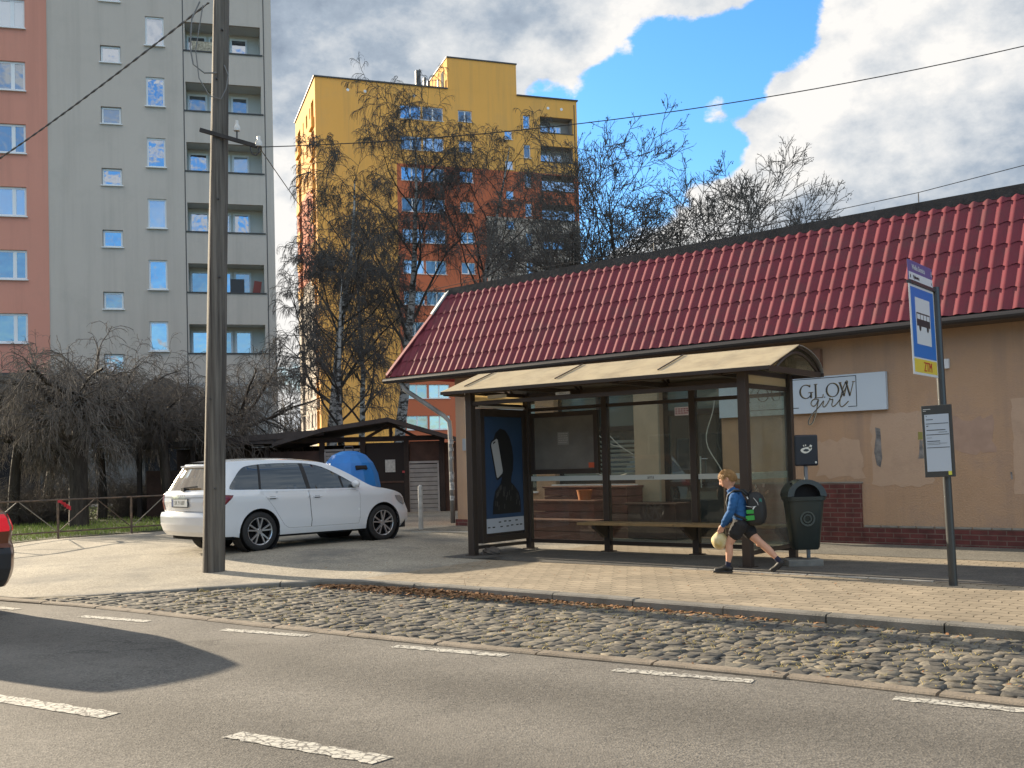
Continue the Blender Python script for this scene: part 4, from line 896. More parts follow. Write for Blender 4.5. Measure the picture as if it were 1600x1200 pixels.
def sag(a,b,s_,n=20): a=Vector(a);b=Vector(b); return [tuple(a+(b-a)*t-Vector((0,0,4*s_*t*(1-t)))) for t in [i/n for i in range(n+1)]]
# ------------------------------------------------------------------ sign on the salon
sg=thing('shop_sign','long pale blue white sign board reading YOUR GLOW girl on the peach wall','sign',(H0[0],H0[1],0),HA)
MB().b2(-1.91,.985,-.085,-.01,2.185,2.765).build('board',mat('sign_board',(.56,.64,.72),.35),sg,bevel=.004)
M_ink=mat('sign_ink',(.03,.035,.04),.4); M_gold=mat('sign_gold',(.36,.26,.10),.35,metal=.5)
def st(mb,s,size,x,z,rot=0.,t0=-.089,ext=.0,sx=1.,align='CENTER',spacing=1.0,shear=0.):
    c_,s_=math.cos(rot),math.sin(rot)
    text_bm(mb,s,size,lambda a,b,t:(x+(a+shear*b)*c_-b*s_,t0,z+(a+shear*b)*s_+b*c_),align=align,sx=sx,spacing=spacing)
# serif capitals drawn from strokes: thick and thin
def glyph(mb,ch,x,z,h,w_,t0):
    def seg(x0,z0,x1,z1,wd): 
        d=Vector((x1-x0,0,z1-z0)); 
        if d.length<1e-6: return
        mb.bar((x+x0*w_,t0,z+z0*h),(x+x1*w_,t0,z+z1*h),wd,.004,up=(0,1,0))
    T=.022;t=.007
    if ch=='Y': seg(0,1,.5,.45,T);seg(1,1,.5,.45,t);seg(.5,.45,.5,0,T);seg(.3,0,.7,0,t);seg(-.12,1,.14,1,t);seg(.86,1,1.12,1,t)
    if ch in 'OGC':
        n=22;a0,a1=(0,2*PI) if ch=='O' else (R(42),R(335))
        for i in range(n):
            a=a0+(a1-a0)*i/n;b=a0+(a1-a0)*(i+1)/n; wd=t+(T-t)*abs(math.cos((a+b)/2))**1.5
            seg(.5+.5*math.cos(a),.5+.5*math.sin(a),.5+.5*math.cos(b),.5+.5*math.sin(b),wd)
        if ch=='G': seg(.94,.0,.94,.42,T); seg(.72,.42,1.1,.42,t); seg(.86,.85,.86,1.0,t)
    if ch=='U': seg(.05,1,.05,.35,T);seg(.05,.35,.25,.04,T*.8);seg(.25,.04,.55,0,t);seg(.55,0,.85,.1,t);seg(.85,.1,.92,1,t);seg(-.12,1,.22,1,t);seg(.76,1,1.08,1,t)
    if ch=='R': seg(.1,0,.1,1,T);seg(.1,1,.6,.98,t);seg(.6,.98,.8,.78,T);seg(.8,.78,.6,.52,T*.8);seg(.6,.52,.1,.5,t);seg(.5,.5,.95,0,T);seg(-.08,0,.3,0,t);seg(-.08,1,.1,1,t)
    if ch=='L': seg(.12,0,.12,1,T);seg(-.05,1,.32,1,t);seg(-.05,0,.9,0,t);seg(.9,0,.95,.24,t)
    if ch=='W': seg(0,1,.3,0,T);seg(.3,0,.52,.85,t);seg(.46,1,.72,0,T);seg(.72,0,1,1,t);seg(-.1,1,.12,1,t);seg(.36,1,.58,1,t);seg(.9,1,1.12,1,t)
mb=MB()
for ch,x_,w_ in (('Y',-1.42,.17),('O',-1.18,.20),('U',-.93,.17),('R',-.71,.15)): glyph(mb,ch,x_,2.42,.22,w_,-.088)
mb.build('lettering',M_ink,sg)
mb=MB(); mg=MB()
for ch,x_,w_ in (('G',-.42,.20),('L',-.17,.15),('O',.03,.20),('W',.255,.22)): glyph(mb,ch,x_,2.425,.215,w_,-.0885); glyph(mg,ch,x_+.007,2.431,.215,w_,-.0865)
mb.build('lettering',M_ink,sg); mg.build('lettering',M_gold,sg)
mb=MB(); st(mb,'STUDIO',.075,-1.0,2.335,0,-.0875,spacing=1.35); mb.build('lettering',mat('sign_grey',(.36,.38,.40),.5),sg)
mb=MB(); u_=(0,1,0)
for (a,b) in (((-1.5,2.735),(.52,2.735)),((.52,2.735),(.52,2.26)),((.52,2.26),(.38,2.26)),((-1.5,2.28),(-.45,2.28)),((-1.5,2.735),(-1.5,2.28))): mb.bar((a[0],-.0875,a[1]),(b[0],-.0875,b[1]),.010,.003,up=u_)
mb.build('border_line',M_ink,sg)
# hand written word
def script(mb,pts,wd):
    # Catmull-Rom through points
    P=[Vector((p[0],0,p[1])) for p in pts]; out=[]
    for i in range(len(P)-1):
        p0=P[max(0,i-1)];p1=P[i];p2=P[i+1];p3=P[min(len(P)-1,i+2)]
        for k in range(6):
            t=k/6; out.append(.5*((2*p1)+(p2-p0)*t+(2*p0-5*p1+4*p2-p3)*t*t+(-p0+3*p1-3*p2+p3)*t**3))
    out.append(P[-1])
    return out
def scr(pts,off,y):
    return [(p.x+off[0],y,p.z+off[1]) for p in script(None,pts,0)]
gl=[(-.10,2.385),(-.15,2.41),(-.21,2.39),(-.235,2.335),(-.20,2.295),(-.15,2.32),(-.105,2.40),(-.13,2.29),(-.17,2.15),(-.225,2.03),(-.28,2.005),(-.285,2.07),(-.22,2.17),(-.10,2.28),(-.02,2.37),(-.035,2.30),(-.015,2.275),(.03,2.31),(.075,2.38),(.085,2.41),(.10,2.385),(.135,2.385),(.115,2.31),(.13,2.275),(.18,2.30),(.25,2.38),(.345,2.54),(.385,2.64),(.36,2.655),(.30,2.53),(.255,2.38),(.25,2.29),(.285,2.265),(.34,2.30),(.39,2.345)]
mb=MB(); mb.ball((.0,-.09,2.43),.009,8,6); mb.build('lettering',M_ink,sg)
mb=MB(); mb.path(scr(gl,(0,0),-.090),.0065,6); mb.build('lettering',M_ink,sg)
mb=MB(); mb.path(scr(gl,(0,0),-.082),.0115,6); mb.build('lettering',mat('sign_gold_pale',(.52,.47,.36),.4),sg)
# ------------------------------------------------------------------ wooden stepped planter below the shop window
pl=thing('wooden_planter','stepped reddish brown plank planter below the shop window behind the shelter','planter',(H0[0],H0[1],0),HA)
M_plank=mat('stained_planks',(.145,.055,.04),.75,var=.25,vscale=5,bump=.4,bscale=25)
def plankbox(a,b,y0,y1,z0,z1,nm):
    mb=MB(); n=max(1,int(round((z1-z0)/.16))); h=(z1-z0)/n
    for k in range(n):
        mb.b2(a,b,y0,y0+.03,z0+k*h+.006,z0+(k+1)*h-.006); mb.b2(a,a+.03,y0+.032,y1,z0+k*h+.006,z0+(k+1)*h-.006); mb.b2(b-.03,b,y0+.032,y1,z0+k*h+.006,z0+(k+1)*h-.006)
    mb.b2(a-.03,b+.03,y0-.03,y1,z1,z1+.035); return mb.build(nm,M_plank,pl,bevel=.004)
plankbox(-5.45,-3.55,-.55,-.05,.12,1.02,'upper_box'); plankbox(-5.75,-3.9,-1.05,-.60,.12,.78,'middle_box'); plankbox(-5.75,-3.6,-1.45,-1.1,.12,.46,'lower_box')
dk=thing('wooden_bench_box','low dark brown box bench beside the glazed shop door','bench',(H0[0],H0[1],0),HA)
MB().b2(-3.5,-2.5,-.62,-.12,.14,.72).build('box',mat('dark_stain',(.06,.028,.022),.7,var=.2),dk,bevel=.01); MB().b2(-3.53,-2.47,-.65,-.09,.72,.76).build('seat',mat('dark_stain',(.06,.028,.022),.7,var=.2),dk,bevel=.005)
pt=tag(MB().lathe([(.02,0),(.11,0),(.14,.16),(.15,.18),(.12,.18),(.11,.02)],16,hpt(-4.3,-.8,.815)).build('flower_pot',mat('terracotta',(.42,.13,.04),.8),smooth=True,auto=30),'orange clay pot on the wooden planter','pot')

# ------------------------------------------------------------------ waste shelter with low gable, fence wings
ws=thing('waste_shelter','dark timber bin shelter with a low gable roof beyond the blue container','shed',(0,29.5,.2))
M_tim=mat('dark_timber',(.035,.026,.022),.85,var=.3,vscale=4,bump=.4,bscale=20); M_tim2=mat('brown_boards',(.075,.045,.035),.85,var=.25,vscale=4)
M_lat=mat('pale_slats',(.36,.36,.35),.8,var=.15,vscale=5)
mb=MB(); 
for x_ in (-6.9,-5.35,-4.2,-2.98,-1.98): mb.b2(x_-.07,x_+.07,-.07,.07,0,2.05)
mb.b2(-6.97,-1.9,-.06,.06,2.02,2.16); mb.bar((-3.41,-.05,2.5),(-4.1,-.05,2.12),.06,.08); mb.bar((-3.41,-.05,2.5),(-2.7,-.05,2.12),.06,.08); mb.b2(-3.45,-3.37,-.05,.05,2.16,2.6); mb.build('frame',M_tim,ws)
mb=MB()
rp=[(-6.6,2.05),(-5.2,2.42),(-3.41,2.66),(-1.55,2.08)]
for k in range(3): (a,za),(b,zb)=rp[k],rp[k+1]; mb.add([(a,-.7,za),(b,-.7,zb),(b,3.2,zb),(a,3.2,za),(a,-.7,za-.12),(b,-.7,zb-.12),(b,3.2,zb-.12),(a,3.2,za-.12)],[(0,1,2,3),(7,6,5,4),(0,4,5,1),(1,5,6,2),(2,6,7,3),(3,7,4,0)])
mb.build('roof',mat('shed_roof',(.05,.042,.04),.8,var=.3,vscale=3),ws)
mb=MB(); mb.b2(-10.4,-6.6,-.5,3.1,2.02,2.14); mb.bar((-10.4,-.5,2.0),(-5.2,-.5,2.30),.06,.16); mb.build('wing_roof',mat('shed_roof',(.05,.042,.04),.8,var=.3,vscale=3),ws)
def slats(a,b,z0,z1,y,m,nm,n):
    mb=MB(); h=(z1-z0)/n
    for k in range(n): mb.box(((a+b)/2,y,z0+(k+.5)*h),(b-a,.02,h*.86),rotm(.25,0,0))
    mb.b2(a-.05,a,y-.04,y+.04,z0-.02,z1+.05); mb.b2(b,b+.05,y-.04,y+.04,z0-.02,z1+.05); mb.b2(a-.05,b+.05,y-.04,y+.04,z1+.02,z1+.08); return mb.build(nm,m,ws)
slats(-5.25,-4.3,.1,1.75,-.02,M_lat,'slat_panel',15); slats(-2.9,-2.12,.0,1.36,-.02,M_lat,'slat_panel',11)
for q_ in ((-2.9,-2.05,.02,.06,1.4,2.0),(-2.0,-1.1,.04,.08,0,1.95),(-10.3,-8.9,.0,.06,0,1.35),(-8.8,-7.0,.0,.06,0,1.35),(-6.85,-5.4,.02,.06,0,1.8)): MB().b2(*q_).build('boards',M_tim2,ws)
mb=MB(); mb.b2(-4.12,-3.05,.0,.05,0,1.98); d_=mb.build('door',mat('shed_door',(.018,.014,.013),.8),ws); MB().b2(-4.1,-3.07,-.02,.0,.85,.90).build('rail',M_tim2,d_)
MB().b2(-3.58,-3.30,-.03,-.005,1.15,1.50).build('notice',mat('paper',(.62,.64,.60),.8,vcol=(.35,.37,.36),vscale=18),ws); MB().b2(-3.1,-3.03,-.09,-.07,1.12,1.18).build('latch',mat('latch_red',(.4,.05,.05),.5),ws)
mb=MB(); mb.b2(-10.4,-1.0,3.0,3.1,0,2.0); mb.build('rear_boards',M_tim,ws)
for x_ in (-10.35,-8.85): MB().b2(x_-.06,x_+.06,-.45,-.35,0,2.0).build('post',M_tim,ws)
# ------------------------------------------------------------------ blue igloo container
ig=thing('recycling_igloo','bright blue domed recycling container behind the white car','container',(-4.15,26.6,.2))
prof=[(.64,.05),(.76,.12),(.80,.5),(.79,.85),(.73,1.15),(.61,1.42),(.43,1.62),(.22,1.71),(.07,1.73)]
MB().lathe(prof,14).build('dome',mat('blue_shell',(.02,.20,.62),.40,var=.08,vscale=3,dirt=(.04,.20,.50),dscale=2),ig,smooth=True,auto=14)
MB().box((.38,-.52,1.29),(.30,.10,.08),rotm(.9,0,.65)).build('slot',M_dark,ig); MB().lathe([(.62,-.0),(.62,.07)],12).build('foot',M_trim,ig); MB().box((.30,-.70,.60),(.28,.012,.18),rotm(-.04,0,.40)).build('label',M_white,ig)
MB().path([(-.12,0,1.71),(-.1,0,1.84),(.1,0,1.84),(.12,0,1.71)],.02,6).build('lifting_eye',M_trim,ig)
# ------------------------------------------------------------------ bus shelter
M_post=mat('shelter_brown',(.040,.030,.025),.42,var=.15,vscale=2,spec=.5)
M_cg=clear_glass('shelter_glass',.022,.05)
M_cgd=clear_glass('shelter_glass_dusty',.03,.14)
sh=thing('bus_shelter','dark brown glazed bus shelter with a cream ridged roof on the pavement','bus shelter',(S0[0],S0[1],.12),SA)
for (x_,y_,h_,wd) in ((0,0,2.52,.115),(4.5,0,2.52,.115),(.05,1.38,2.52,.10),(1.55,1.38,2.40,.10),(3.06,1.38,2.40,.10),(4.52,1.38,2.52,.10)):
    p=MB().b2(x_-wd/2,x_+wd/2,y_-wd/2,y_+wd/2,0,h_).build('post',M_post,sh,bevel=.006)
    MB().b2(x_-.09,x_+.09,y_-.09,y_+.09,.001,.012).build('foot_plate',M_post,p)
def rail(a,b,wd,ht,nm='rail'): return MB().bar(a,b,wd,ht).build(nm,M_post,sh,bevel=.004)
rail((-.06,0,2.31),(4.56,0,2.31),.05,.06,'front_beam'); rail((.057,0,2.49),(4.44,0,2.49),.07,.07,'front_beam')
rail((.10,1.38,2.47),(4.46,1.38,2.47),.06,.08,'back_beam')
for (a,b) in ((.10,1.50),(1.60,3.01),(3.11,4.47)):
    rail((a,1.38,2.24),(b,1.38,2.24),.05,.055); rail((a,1.38,.13),(b,1.38,.13),.05,.06)
    dz=M_cgd if a<1 else M_cg
    g_=MB().b2(a+.003,b-.003,1.376,1.384,.165,2.21).build('glass_panel',M_cg,sh)
    MB().b2(a+.003,b-.003,1.376,1.384,2.272,2.425).build('glass_panel',M_cg,sh)
    MB().b2(a+.01,b-.01,1.370,1.3745,1.09,1.165).build('safety_band',mat('frosted_band',(.50,.54,.52),.6),g_)
mb=MB(); text_bm(mb,'ams',.075,lambda a,b,t:(2.33+a,1.368,1.127+b)); mb.build('lettering',mat('ink_dark',(.02,.02,.02),.5),sh)
M_fas=bpy.data.materials.new('opal_panel'); M_fas.use_nodes=True; _t=M_fas.node_tree; _t.nodes['Principled BSDF'].inputs['Base Color'].default_value=(.84,.75,.54,1)
_tl=_t.nodes.new('ShaderNodeBsdfTranslucent'); _tl.inputs[0].default_value=(.86,.74,.50,1); _m=_t.nodes.new('ShaderNodeMixShader'); _m.inputs[0].default_value=.65; _t.links.new(_t.nodes['Principled BSDF'].outputs[0],_m.inputs[1]); _t.links.new(_tl.outputs[0],_m.inputs[2]); _t.links.new(_m.outputs[0],_t.nodes['Material Output'].inputs[0])
for x_,nm in ((0,'L'),(4.5,'R')):
    rail((x_,.06,2.475),(x_,1.33,2.475),.05,.06,'side_beam'); rail((x_,.06,2.30),(x_,1.33,2.30),.05,.06,'side_beam')
    rail((x_,.06,.115 if x_==0 else .17),(x_,1.33,.10 if x_==0 else .17),.045,.05,'side_rail')
    MB().b2(x_-.006,x_+.006,.06,1.33,2.332,2.443).build('fascia_panel',M_fas,sh)
g_=MB().b2(4.496,4.504,.06,1.33,.20,2.265).build('glass_panel',M_cgd,sh)
MB().b2(4.488,4.4945,.07,1.32,1.10,1.19).build('safety_band',mat('frosted_band',(.50,.54,.52),.6),g_)
mb=MB(); r_=random.Random(3)
for k in range(7): mb.box((4.49,.45+r_.uniform(-.16,.2),.93+r_.uniform(-.1,.1)),(.002,r_.uniform(.02,.12),r_.uniform(.01,.06)),rotm(r_.uniform(-1,1),0,0))
mb.build('torn_sticker',mat('sticker_rest',(.55,.5,.45),.8,vcol=(.45,.2,.16),vscale=20),g_)
# advertising case on the left side
ca=MB(); ca.b2(-.07,.07,.15,.25,.17,2.24); ca.b2(-.07,.07,1.22,1.32,.17,2.24); ca.b2(-.07,.07,.25,1.22,.17,.27); ca.b2(-.07,.07,.25,1.22,2.12,2.24); ca.b2(-.05,.04,.25,1.22,.27,2.12)
ca=ca.build('poster_case',M_post,sh,bevel=.005)
po=MB().b2(.042,.05,.25,1.22,.31,2.12).build('poster',mat('poster_blue',(.024,.058,.125),.5,var=.12,vscale=1.5),ca)
M_pink=mat('poster_ink',(.010,.011,.013),.5); 
def pos(u,v): return (.052,.25+.97*u,.31+1.81*v)     # u 0..1 from the street edge, v 0..1 from the foot
def ppoly(P,m,nm,t=.0): 
    mb=MB(); mb.add([(.052+t,)+pos(u,v)[1:] for u,v in P],[tuple(range(len(P)))]); return mb.build(nm,m,po)
head=[(.18,.16),(.20,.26),(.26,.36),(.40,.42),(.44,.47),(.40,.52),(.30,.60),(.22,.72),(.24,.80),(.30,.86),(.42,.90),(.55,.885),(.66,.83),(.73,.74),(.76,.64),(.74,.54),(.69,.47),(.68,.43),(.76,.40),(.88,.34),(.92,.28),(.93,.19),(.92,.16)]
ppoly(head,M_pink,'poster_figure')
ppoly([(.15,.75),(.18,.79),(.33,.83),(.37,.81),(.49,.53),(.47,.49),(.33,.45),(.29,.46)],M_pink,'poster_figure',.0008)
ppoly([(.18,.755),(.20,.78),(.32,.81),(.35,.80),(.465,.53),(.45,.51),(.33,.47),(.305,.48)],mat('poster_pale',(.42,.43,.44),.5),'poster_phone',.0016)
ppoly([(.225,.775),(.285,.79),(.29,.778),(.23,.763)],M_pink,'poster_phone_notch',.0024)
mb=MB(); r_=random.Random(8)
for k in range(26): 
    u=r_.uniform(.24,.88); v=r_.uniform(.18,.37); mb.add([(.054,)+pos(u,v)[1:],(.054,)+pos(u+.012,v)[1:],(.054,)+pos(u+.02,v+.04)[1:],(.054,)+pos(u+.008,v+.045)[1:]],[(0,1,2,3)])
mb.build('poster_texture',mat('poster_speck',(.10,.095,.09),.6),po)
ppoly([(0,0),(1,0),(1,.125),(0,.125)],mat('poster_band',(.48,.50,.54),.5),'poster_footer',.0006)
mb=MB()
for (a,z_) in ((.08,.045),(.2,.045),(.36,.085),(.5,.09),(.62,.088),(.8,.09),(.4,.045),(.56,.045),(.68,.05),(.82,.05),(.92,.05)): mb.add([(.0535,)+pos(a-.035,z_)[1:],(.0535,)+pos(a+.03,z_)[1:],(.0535,)+pos(a+.03,z_+.010)[1:],(.0535,)+pos(a-.035,z_+.010)[1:]],[(0,1,2,3)])
mb.build('poster_print',M_pink,po)
MB().b2(-.02,.06,.16,1.3,2.255,2.285).build('light_tube',mat('tube_white',(.66,.68,.70),.4),sh)
MB().box((.25,.35,2.42),(.30,.09,.05)).build('lamp_housing',mat('tube_white',(.66,.68,.70),.4),sh)
# timetable case at the back
tcz=MB(); a,b,c,d=.16,1.45,1.20,2.18; y=1.30
for (p,q,r_,s_) in ((a,a+.075,c,d),(b-.075,b,c,d),(a+.075,b-.075,c,c+.075),(a+.075,b-.075,d-.075,d)): tcz.b2(p,q,y,y+.06,r_,s_)
tcz=tcz.build('timetable_case',M_post,sh,bevel=.004); MB().b2(a+.05,b-.05,y+.02,y+.045,c+.05,d-.05).build('case_pane',mat('scratched_plexi',(.14,.135,.12),.45,var=.25,vscale=2.2),tcz)
mb=MB(); mb.b2(.69,.90,y+.012,y+.018,1.66,1.86); nt_=mb.build('notice',mat('notice_grey',(.24,.235,.22),.8),tcz)
mb=MB(); r_=random.Random(4)
for k in range(5):
    x_=.71
    while x_<.87: q=r_.uniform(.012,.035); mb.b2(x_,x_+q,y+.0095,y+.0115,1.69+k*.034,1.703+k*.034); x_+=q+.01
mb.build('notice_print',mat('notice_ink',(.38,.37,.34),.8),nt_)
MB().b2(1.27,1.37,y+.010,y+.018,1.29,1.37).build('red_sticker',mat('sticker_red',(.50,.09,.035),.6),tcz)
# bench
bn_=MB().b2(1.28,2.93,.92,1.30,.425,.465).b2(2.935,4.47,.92,1.30,.425,.465).build('bench_seat',mat('bench_wood',(.26,.17,.075),.55,var=.2,vscale=6),sh,bevel=.004)
for x_ in (1.55,3.06,4.47):
    mb=MB(); mb.prism([(1.34,.22),(1.34,.42),(.96,.42),(.96,.385),(1.25,.22)],x_-.03,x_+.03,plane='YZ'); mb.build('bench_bracket',M_post,bn_)
# roof
def roofw(t):  # profile (w,z): flat front slope, ridge, curved back
    return None
ppF=[(-.30,2.50),(.63,2.82)]; ppB=[(.63,2.82)]+[(.63+.82*math.sin(PI/2*k/8)**1.15,2.47+.35*math.cos(PI/2*k/8)) for k in range(1,9)]
M_roofc=bpy.data.materials.new('cream_roof_sheet'); M_roofc.use_nodes=True
t_=M_roofc.node_tree; b_=t_.nodes['Principled BSDF']; b_.inputs['Base Color'].default_value=(.70,.60,.40,1); b_.inputs['Roughness'].default_value=.45
_n=t_.nodes.new('ShaderNodeTexNoise'); _n.inputs['Scale'].default_value=2.5; _n.inputs['Detail'].default_value=8; _n.inputs['Roughness'].default_value=.7
_c=t_.nodes.new('ShaderNodeTexCoord'); t_.links.new(_c.outputs['Object'],_n.inputs['Vector'])
_r=t_.nodes.new('ShaderNodeValToRGB'); _r.color_ramp.elements[0].position=.32; _r.color_ramp.elements[0].color=(.60,.50,.34,1); _r.color_ramp.elements[1].position=.55; _r.color_ramp.elements[1].color=(.78,.68,.48,1); t_.links.new(_n.outputs[0],_r.inputs[0]); t_.links.new(_r.outputs[0],b_.inputs['Base Color'])
_tl=t_.nodes.new('ShaderNodeBsdfTranslucent'); t_.links.new(_r.outputs[0],_tl.inputs[0]); _mx=t_.nodes.new('ShaderNodeMixShader'); _mx.inputs[0].default_value=.45
t_.links.new(b_.outputs[0],_mx.inputs[1]); t_.links.new(_tl.outputs[0],_mx.inputs[2]); t_.links.new(_mx.outputs[0],t_.nodes['Material Output'].inputs[0])
x0_,x1_=-.33,5.0
rf=MB()
def sheetx(mb,prof,a,b,t):
    n=len(prof); V=[(a,w_,z) for w_,z in prof]+[(b,w_,z) for w_,z in prof]+[(a,w_,z-t) for w_,z in prof]+[(b,w_,z-t) for w_,z in prof]
    F=[(i,i+1,n+i+1,n+i) for i in range(n-1)]+[(2*n+i+1,2*n+i,3*n+i,3*n+i+1) for i in range(n-1)]+[(i+1,i,2*n+i,2*n+i+1) for i in range(n-1)]+[(n+i,n+i+1,3*n+i+1,3*n+i) for i in range(n-1)]+[(0,n,3*n,2*n),(n-1,3*n-1,4*n-1,2*n-1)]
    mb.add(V,F)
sheetx(rf,ppF,x0_,x1_,.012); rf=rf.build('roof_sheet',M_roofc,sh)
rb=MB(); sheetx(rb,ppB,x0_,x1_,.010); rb.build('rear_roof_sheet',mat('grey_roof_sheet',(.22,.21,.19),.5),sh,smooth=True,auto=40)
mb=MB(); mb.bar((x0_,-.29,2.475),(x1_,-.29,2.475),.035,.045); mb.bar((x0_,1.44,2.465),(x1_,1.44,2.465),.04,.05); mb.bar((x0_,.63,2.79),(x1_,.63,2.79),.05,.03); mb.build('roof_edge',M_post,sh)
mb=MB()
for x_ in (.0,1.68,3.35): mb.bar((x_,-.12,2.575),(x_,.60,2.823),.014,.014)
mb.build('roof_seam',M_post,rf)
for x_ in (-.28,1.1,2.65,4.2,4.95):
    mb=MB(); mb.bar((x_,-.27,2.47),(x_,1.42,2.47),.05,.07)
    pr=[(.0+1.36*k/10,2.50+.22*math.sin(PI*k/10)) for k in range(11)]; mb.path([(x_,w_,z) for w_,z in pr],.02,6)
    mb.bar((x_,-.26,2.485),(x_,.60,2.785),.035,.04); mb.path([(x_,w_,z-.02) for w_,z in ppB],.02,6); mb.build('roof_rib',M_post,sh)
mb=MB(); pr=[(.0+1.36*k/10,2.50+.205*math.sin(PI*k/10)) for k in range(11)]; sheetx(mb,pr,4.2,4.93,.006); mb.build('vault_pane',clear_glass('vault_glass',.05,.35,(.45,.42,.35)),sh,smooth=True,auto=40)
pl_=MB().b2(1.62,1.86,-.028,-.006,2.345,2.385).build('number_plate',mat('plate_pale',(.42,.42,.40),.6),sh); mb=MB(); text_bm(mb,'04741-2',.034,lambda a,b,t:(1.74+a,-.0295,2.365+b)); mb.build('lettering',mat('ink_dark',(.02,.02,.02),.5),pl_)
# rock by the left post
bm=bmesh.new(); bmesh.ops.create_icosphere(bm,subdivisions=3,radius=.11)
for v in bm.verts: n_=v.co.normalized(); v.co=Vector((v.co.x*1.25,v.co.y*.8,v.co.z*.62))*(1+.14*math.sin(n_.x*5+n_.y*3)+.08*math.sin(n_.z*9+n_.x*7))
me=bpy.data.meshes.new('loose_stone'); bm.to_mesh(me); bm.free(); me.materials.append(mat('field_stone',(.10,.085,.075),.9,var=.3,vscale=8,bump=.6,bscale=20)); o=bpy.data.objects.new('loose_stone',me); COL.objects.link(o); o.location=(*xy(.17,.25),.17); tag(o,'rough brown stone lying at the foot of the left shelter post','stone')

# ------------------------------------------------------------------ litter bin, its board, its block
M_bin=mat('bin_plastic',(.022,.030,.028),.38,var=.15,vscale=3,spec=.5)
bx,by=3.69,13.33
bi=thing('litter_bin','dark green plastic litter bin with a hood on a post set in a concrete block','litter bin',(bx,by,.12),0)
MB().b2(-.27,.17,-.15,.17,.0,.085).build('concrete_block',mat('bin_concrete',(.17,.17,.16),.9,var=.2,vscale=6,bump=.5,bscale=30),bi,bevel=.01)
MB().b2(.045,.085,.13,.17,.085,1.30).build('post',mat('steel_grey',(.20,.20,.21),.5,metal=.4),bi)
def binring(z,hw,hd,r=.06): 
    pts=[]
    for (sx_,sy_,a0) in ((1,1,0),(-1,1,90),(-1,-1,180),(1,-1,270)):
        for k in range(5):
            a=R(a0+k*22.5); pts.append((sx_*(hw-r)+r*math.cos(a),sy_*(hd-r)+r*math.sin(a),z))
    return pts
rings=[binring(.21,.145,.12,.05),binring(.24,.165,.135,.06),binring(.80,.225,.17,.07),binring(.825,.228,.172,.07),binring(.828,.247,.19,.08),binring(.875,.250,.192,.08)]
mb=MB(); n=20
for rg in rings: mb.v+=rg
for i in range(len(rings)-1): mb.f+=[(i*n+j,i*n+(j+1)%n,(i+1)*n+(j+1)%n,(i+1)*n+j) for j in range(n)]; mb.m+=[0]*n
mb.f.append(tuple(range(n))[::-1]); mb.m.append(0); mb.v=[(v[0]-.03,v[1]-.04,v[2]) for v in mb.v]
mb.build('body',M_bin,bi,smooth=True,auto=30)
# hood: half cylinder with an arched mouth towards the street
mb=MB(); K=18; yb,yf=.15,-.23
arc=[( -.03-.245*math.cos(PI*k/K), .875+.215*math.sin(PI*k/K)) for k in range(K+1)]
inn=[( -.03-.165*math.cos(PI*k/K), .885+.150*math.sin(PI*k/K)) for k in range(K+1)]
V=[(x,yf+.03*(z-.875)/.235,z) for x,z in arc]+[(x,yb,z) for x,z in arc]+[(x,yf+.03*(z-.875)/.235-.002,z) for x,z in inn]+[(x,yf+.10,z-.0) for x,z in inn]
n=K+1; F=[(i,i+1,n+i+1,n+i) for i in range(K)]+[(i+1,i,2*n+i,2*n+i+1) for i in range(K)]+[(2*n+i+1,2*n+i,3*n+i,3*n+i+1) for i in range(K)]
F.append(tuple(n+i for i in range(n))); mb.add(V,F); mb.build('hood',M_bin,bi,smooth=True,auto=35)
MB().b2(-.21,.15,-.10,-.09,.87,1.05).build('opening',M_dark,bi)
mb=MB(); mb.lathe([(.085,-.0),(.095,-.006),(.075,-.006),(.07,-.0)],24,(-.03,-.205,.60),'Y',cap=False); 
for k in range(10): a=2*PI*k/10; mb.box((-.03+.045*math.cos(a),-.208,.60+.045*math.sin(a)),(.018,.006,.03),rotm(0,-a,0))
mb.build('emblem',mat('bin_emblem',(.045,.055,.05),.4),bi)
bd=MB(); bd.b2(-.085,.215,.085,.125,1.255,1.655); bd=bd.build('dispenser_box',mat('dark_navy_box',(.008,.009,.018),.35),bi,bevel=.02)
mb=MB(); P=[]
for k in range(18):
    a=2*PI*k/18; r_=.062*(1+.10*math.sin(3*a)); P.append((.062+r_*1.15*math.cos(a),1.46+r_*.62*math.sin(a)+.012*math.cos(a)))
mb.prism(P,.080,.084); mb.box((.115,.082,1.50),(.03,.004,.05),rotm(0,.5,0)); mb.box((.03,.082,1.515),(.012,.004,.02),rotm(0,-.3,0)); mb.box((.055,.082,1.52),(.012,.004,.02)); mb.build('picture',mat('picture_pale',(.62,.62,.56),.6),bd)
mb=MB(); mb.prism([(.02,1.458),(.05,1.475),(.085,1.47),(.10,1.455),(.07,1.44),(.035,1.444)],.0775,.0795); mb.build('picture_detail',M_ink,bd); MB().lathe([(.014,.079),(.014,.084)],12,(.18,0,1.30),'Y').build('lock',mat('lock_pale',(.55,.55,.5),.5),bd)

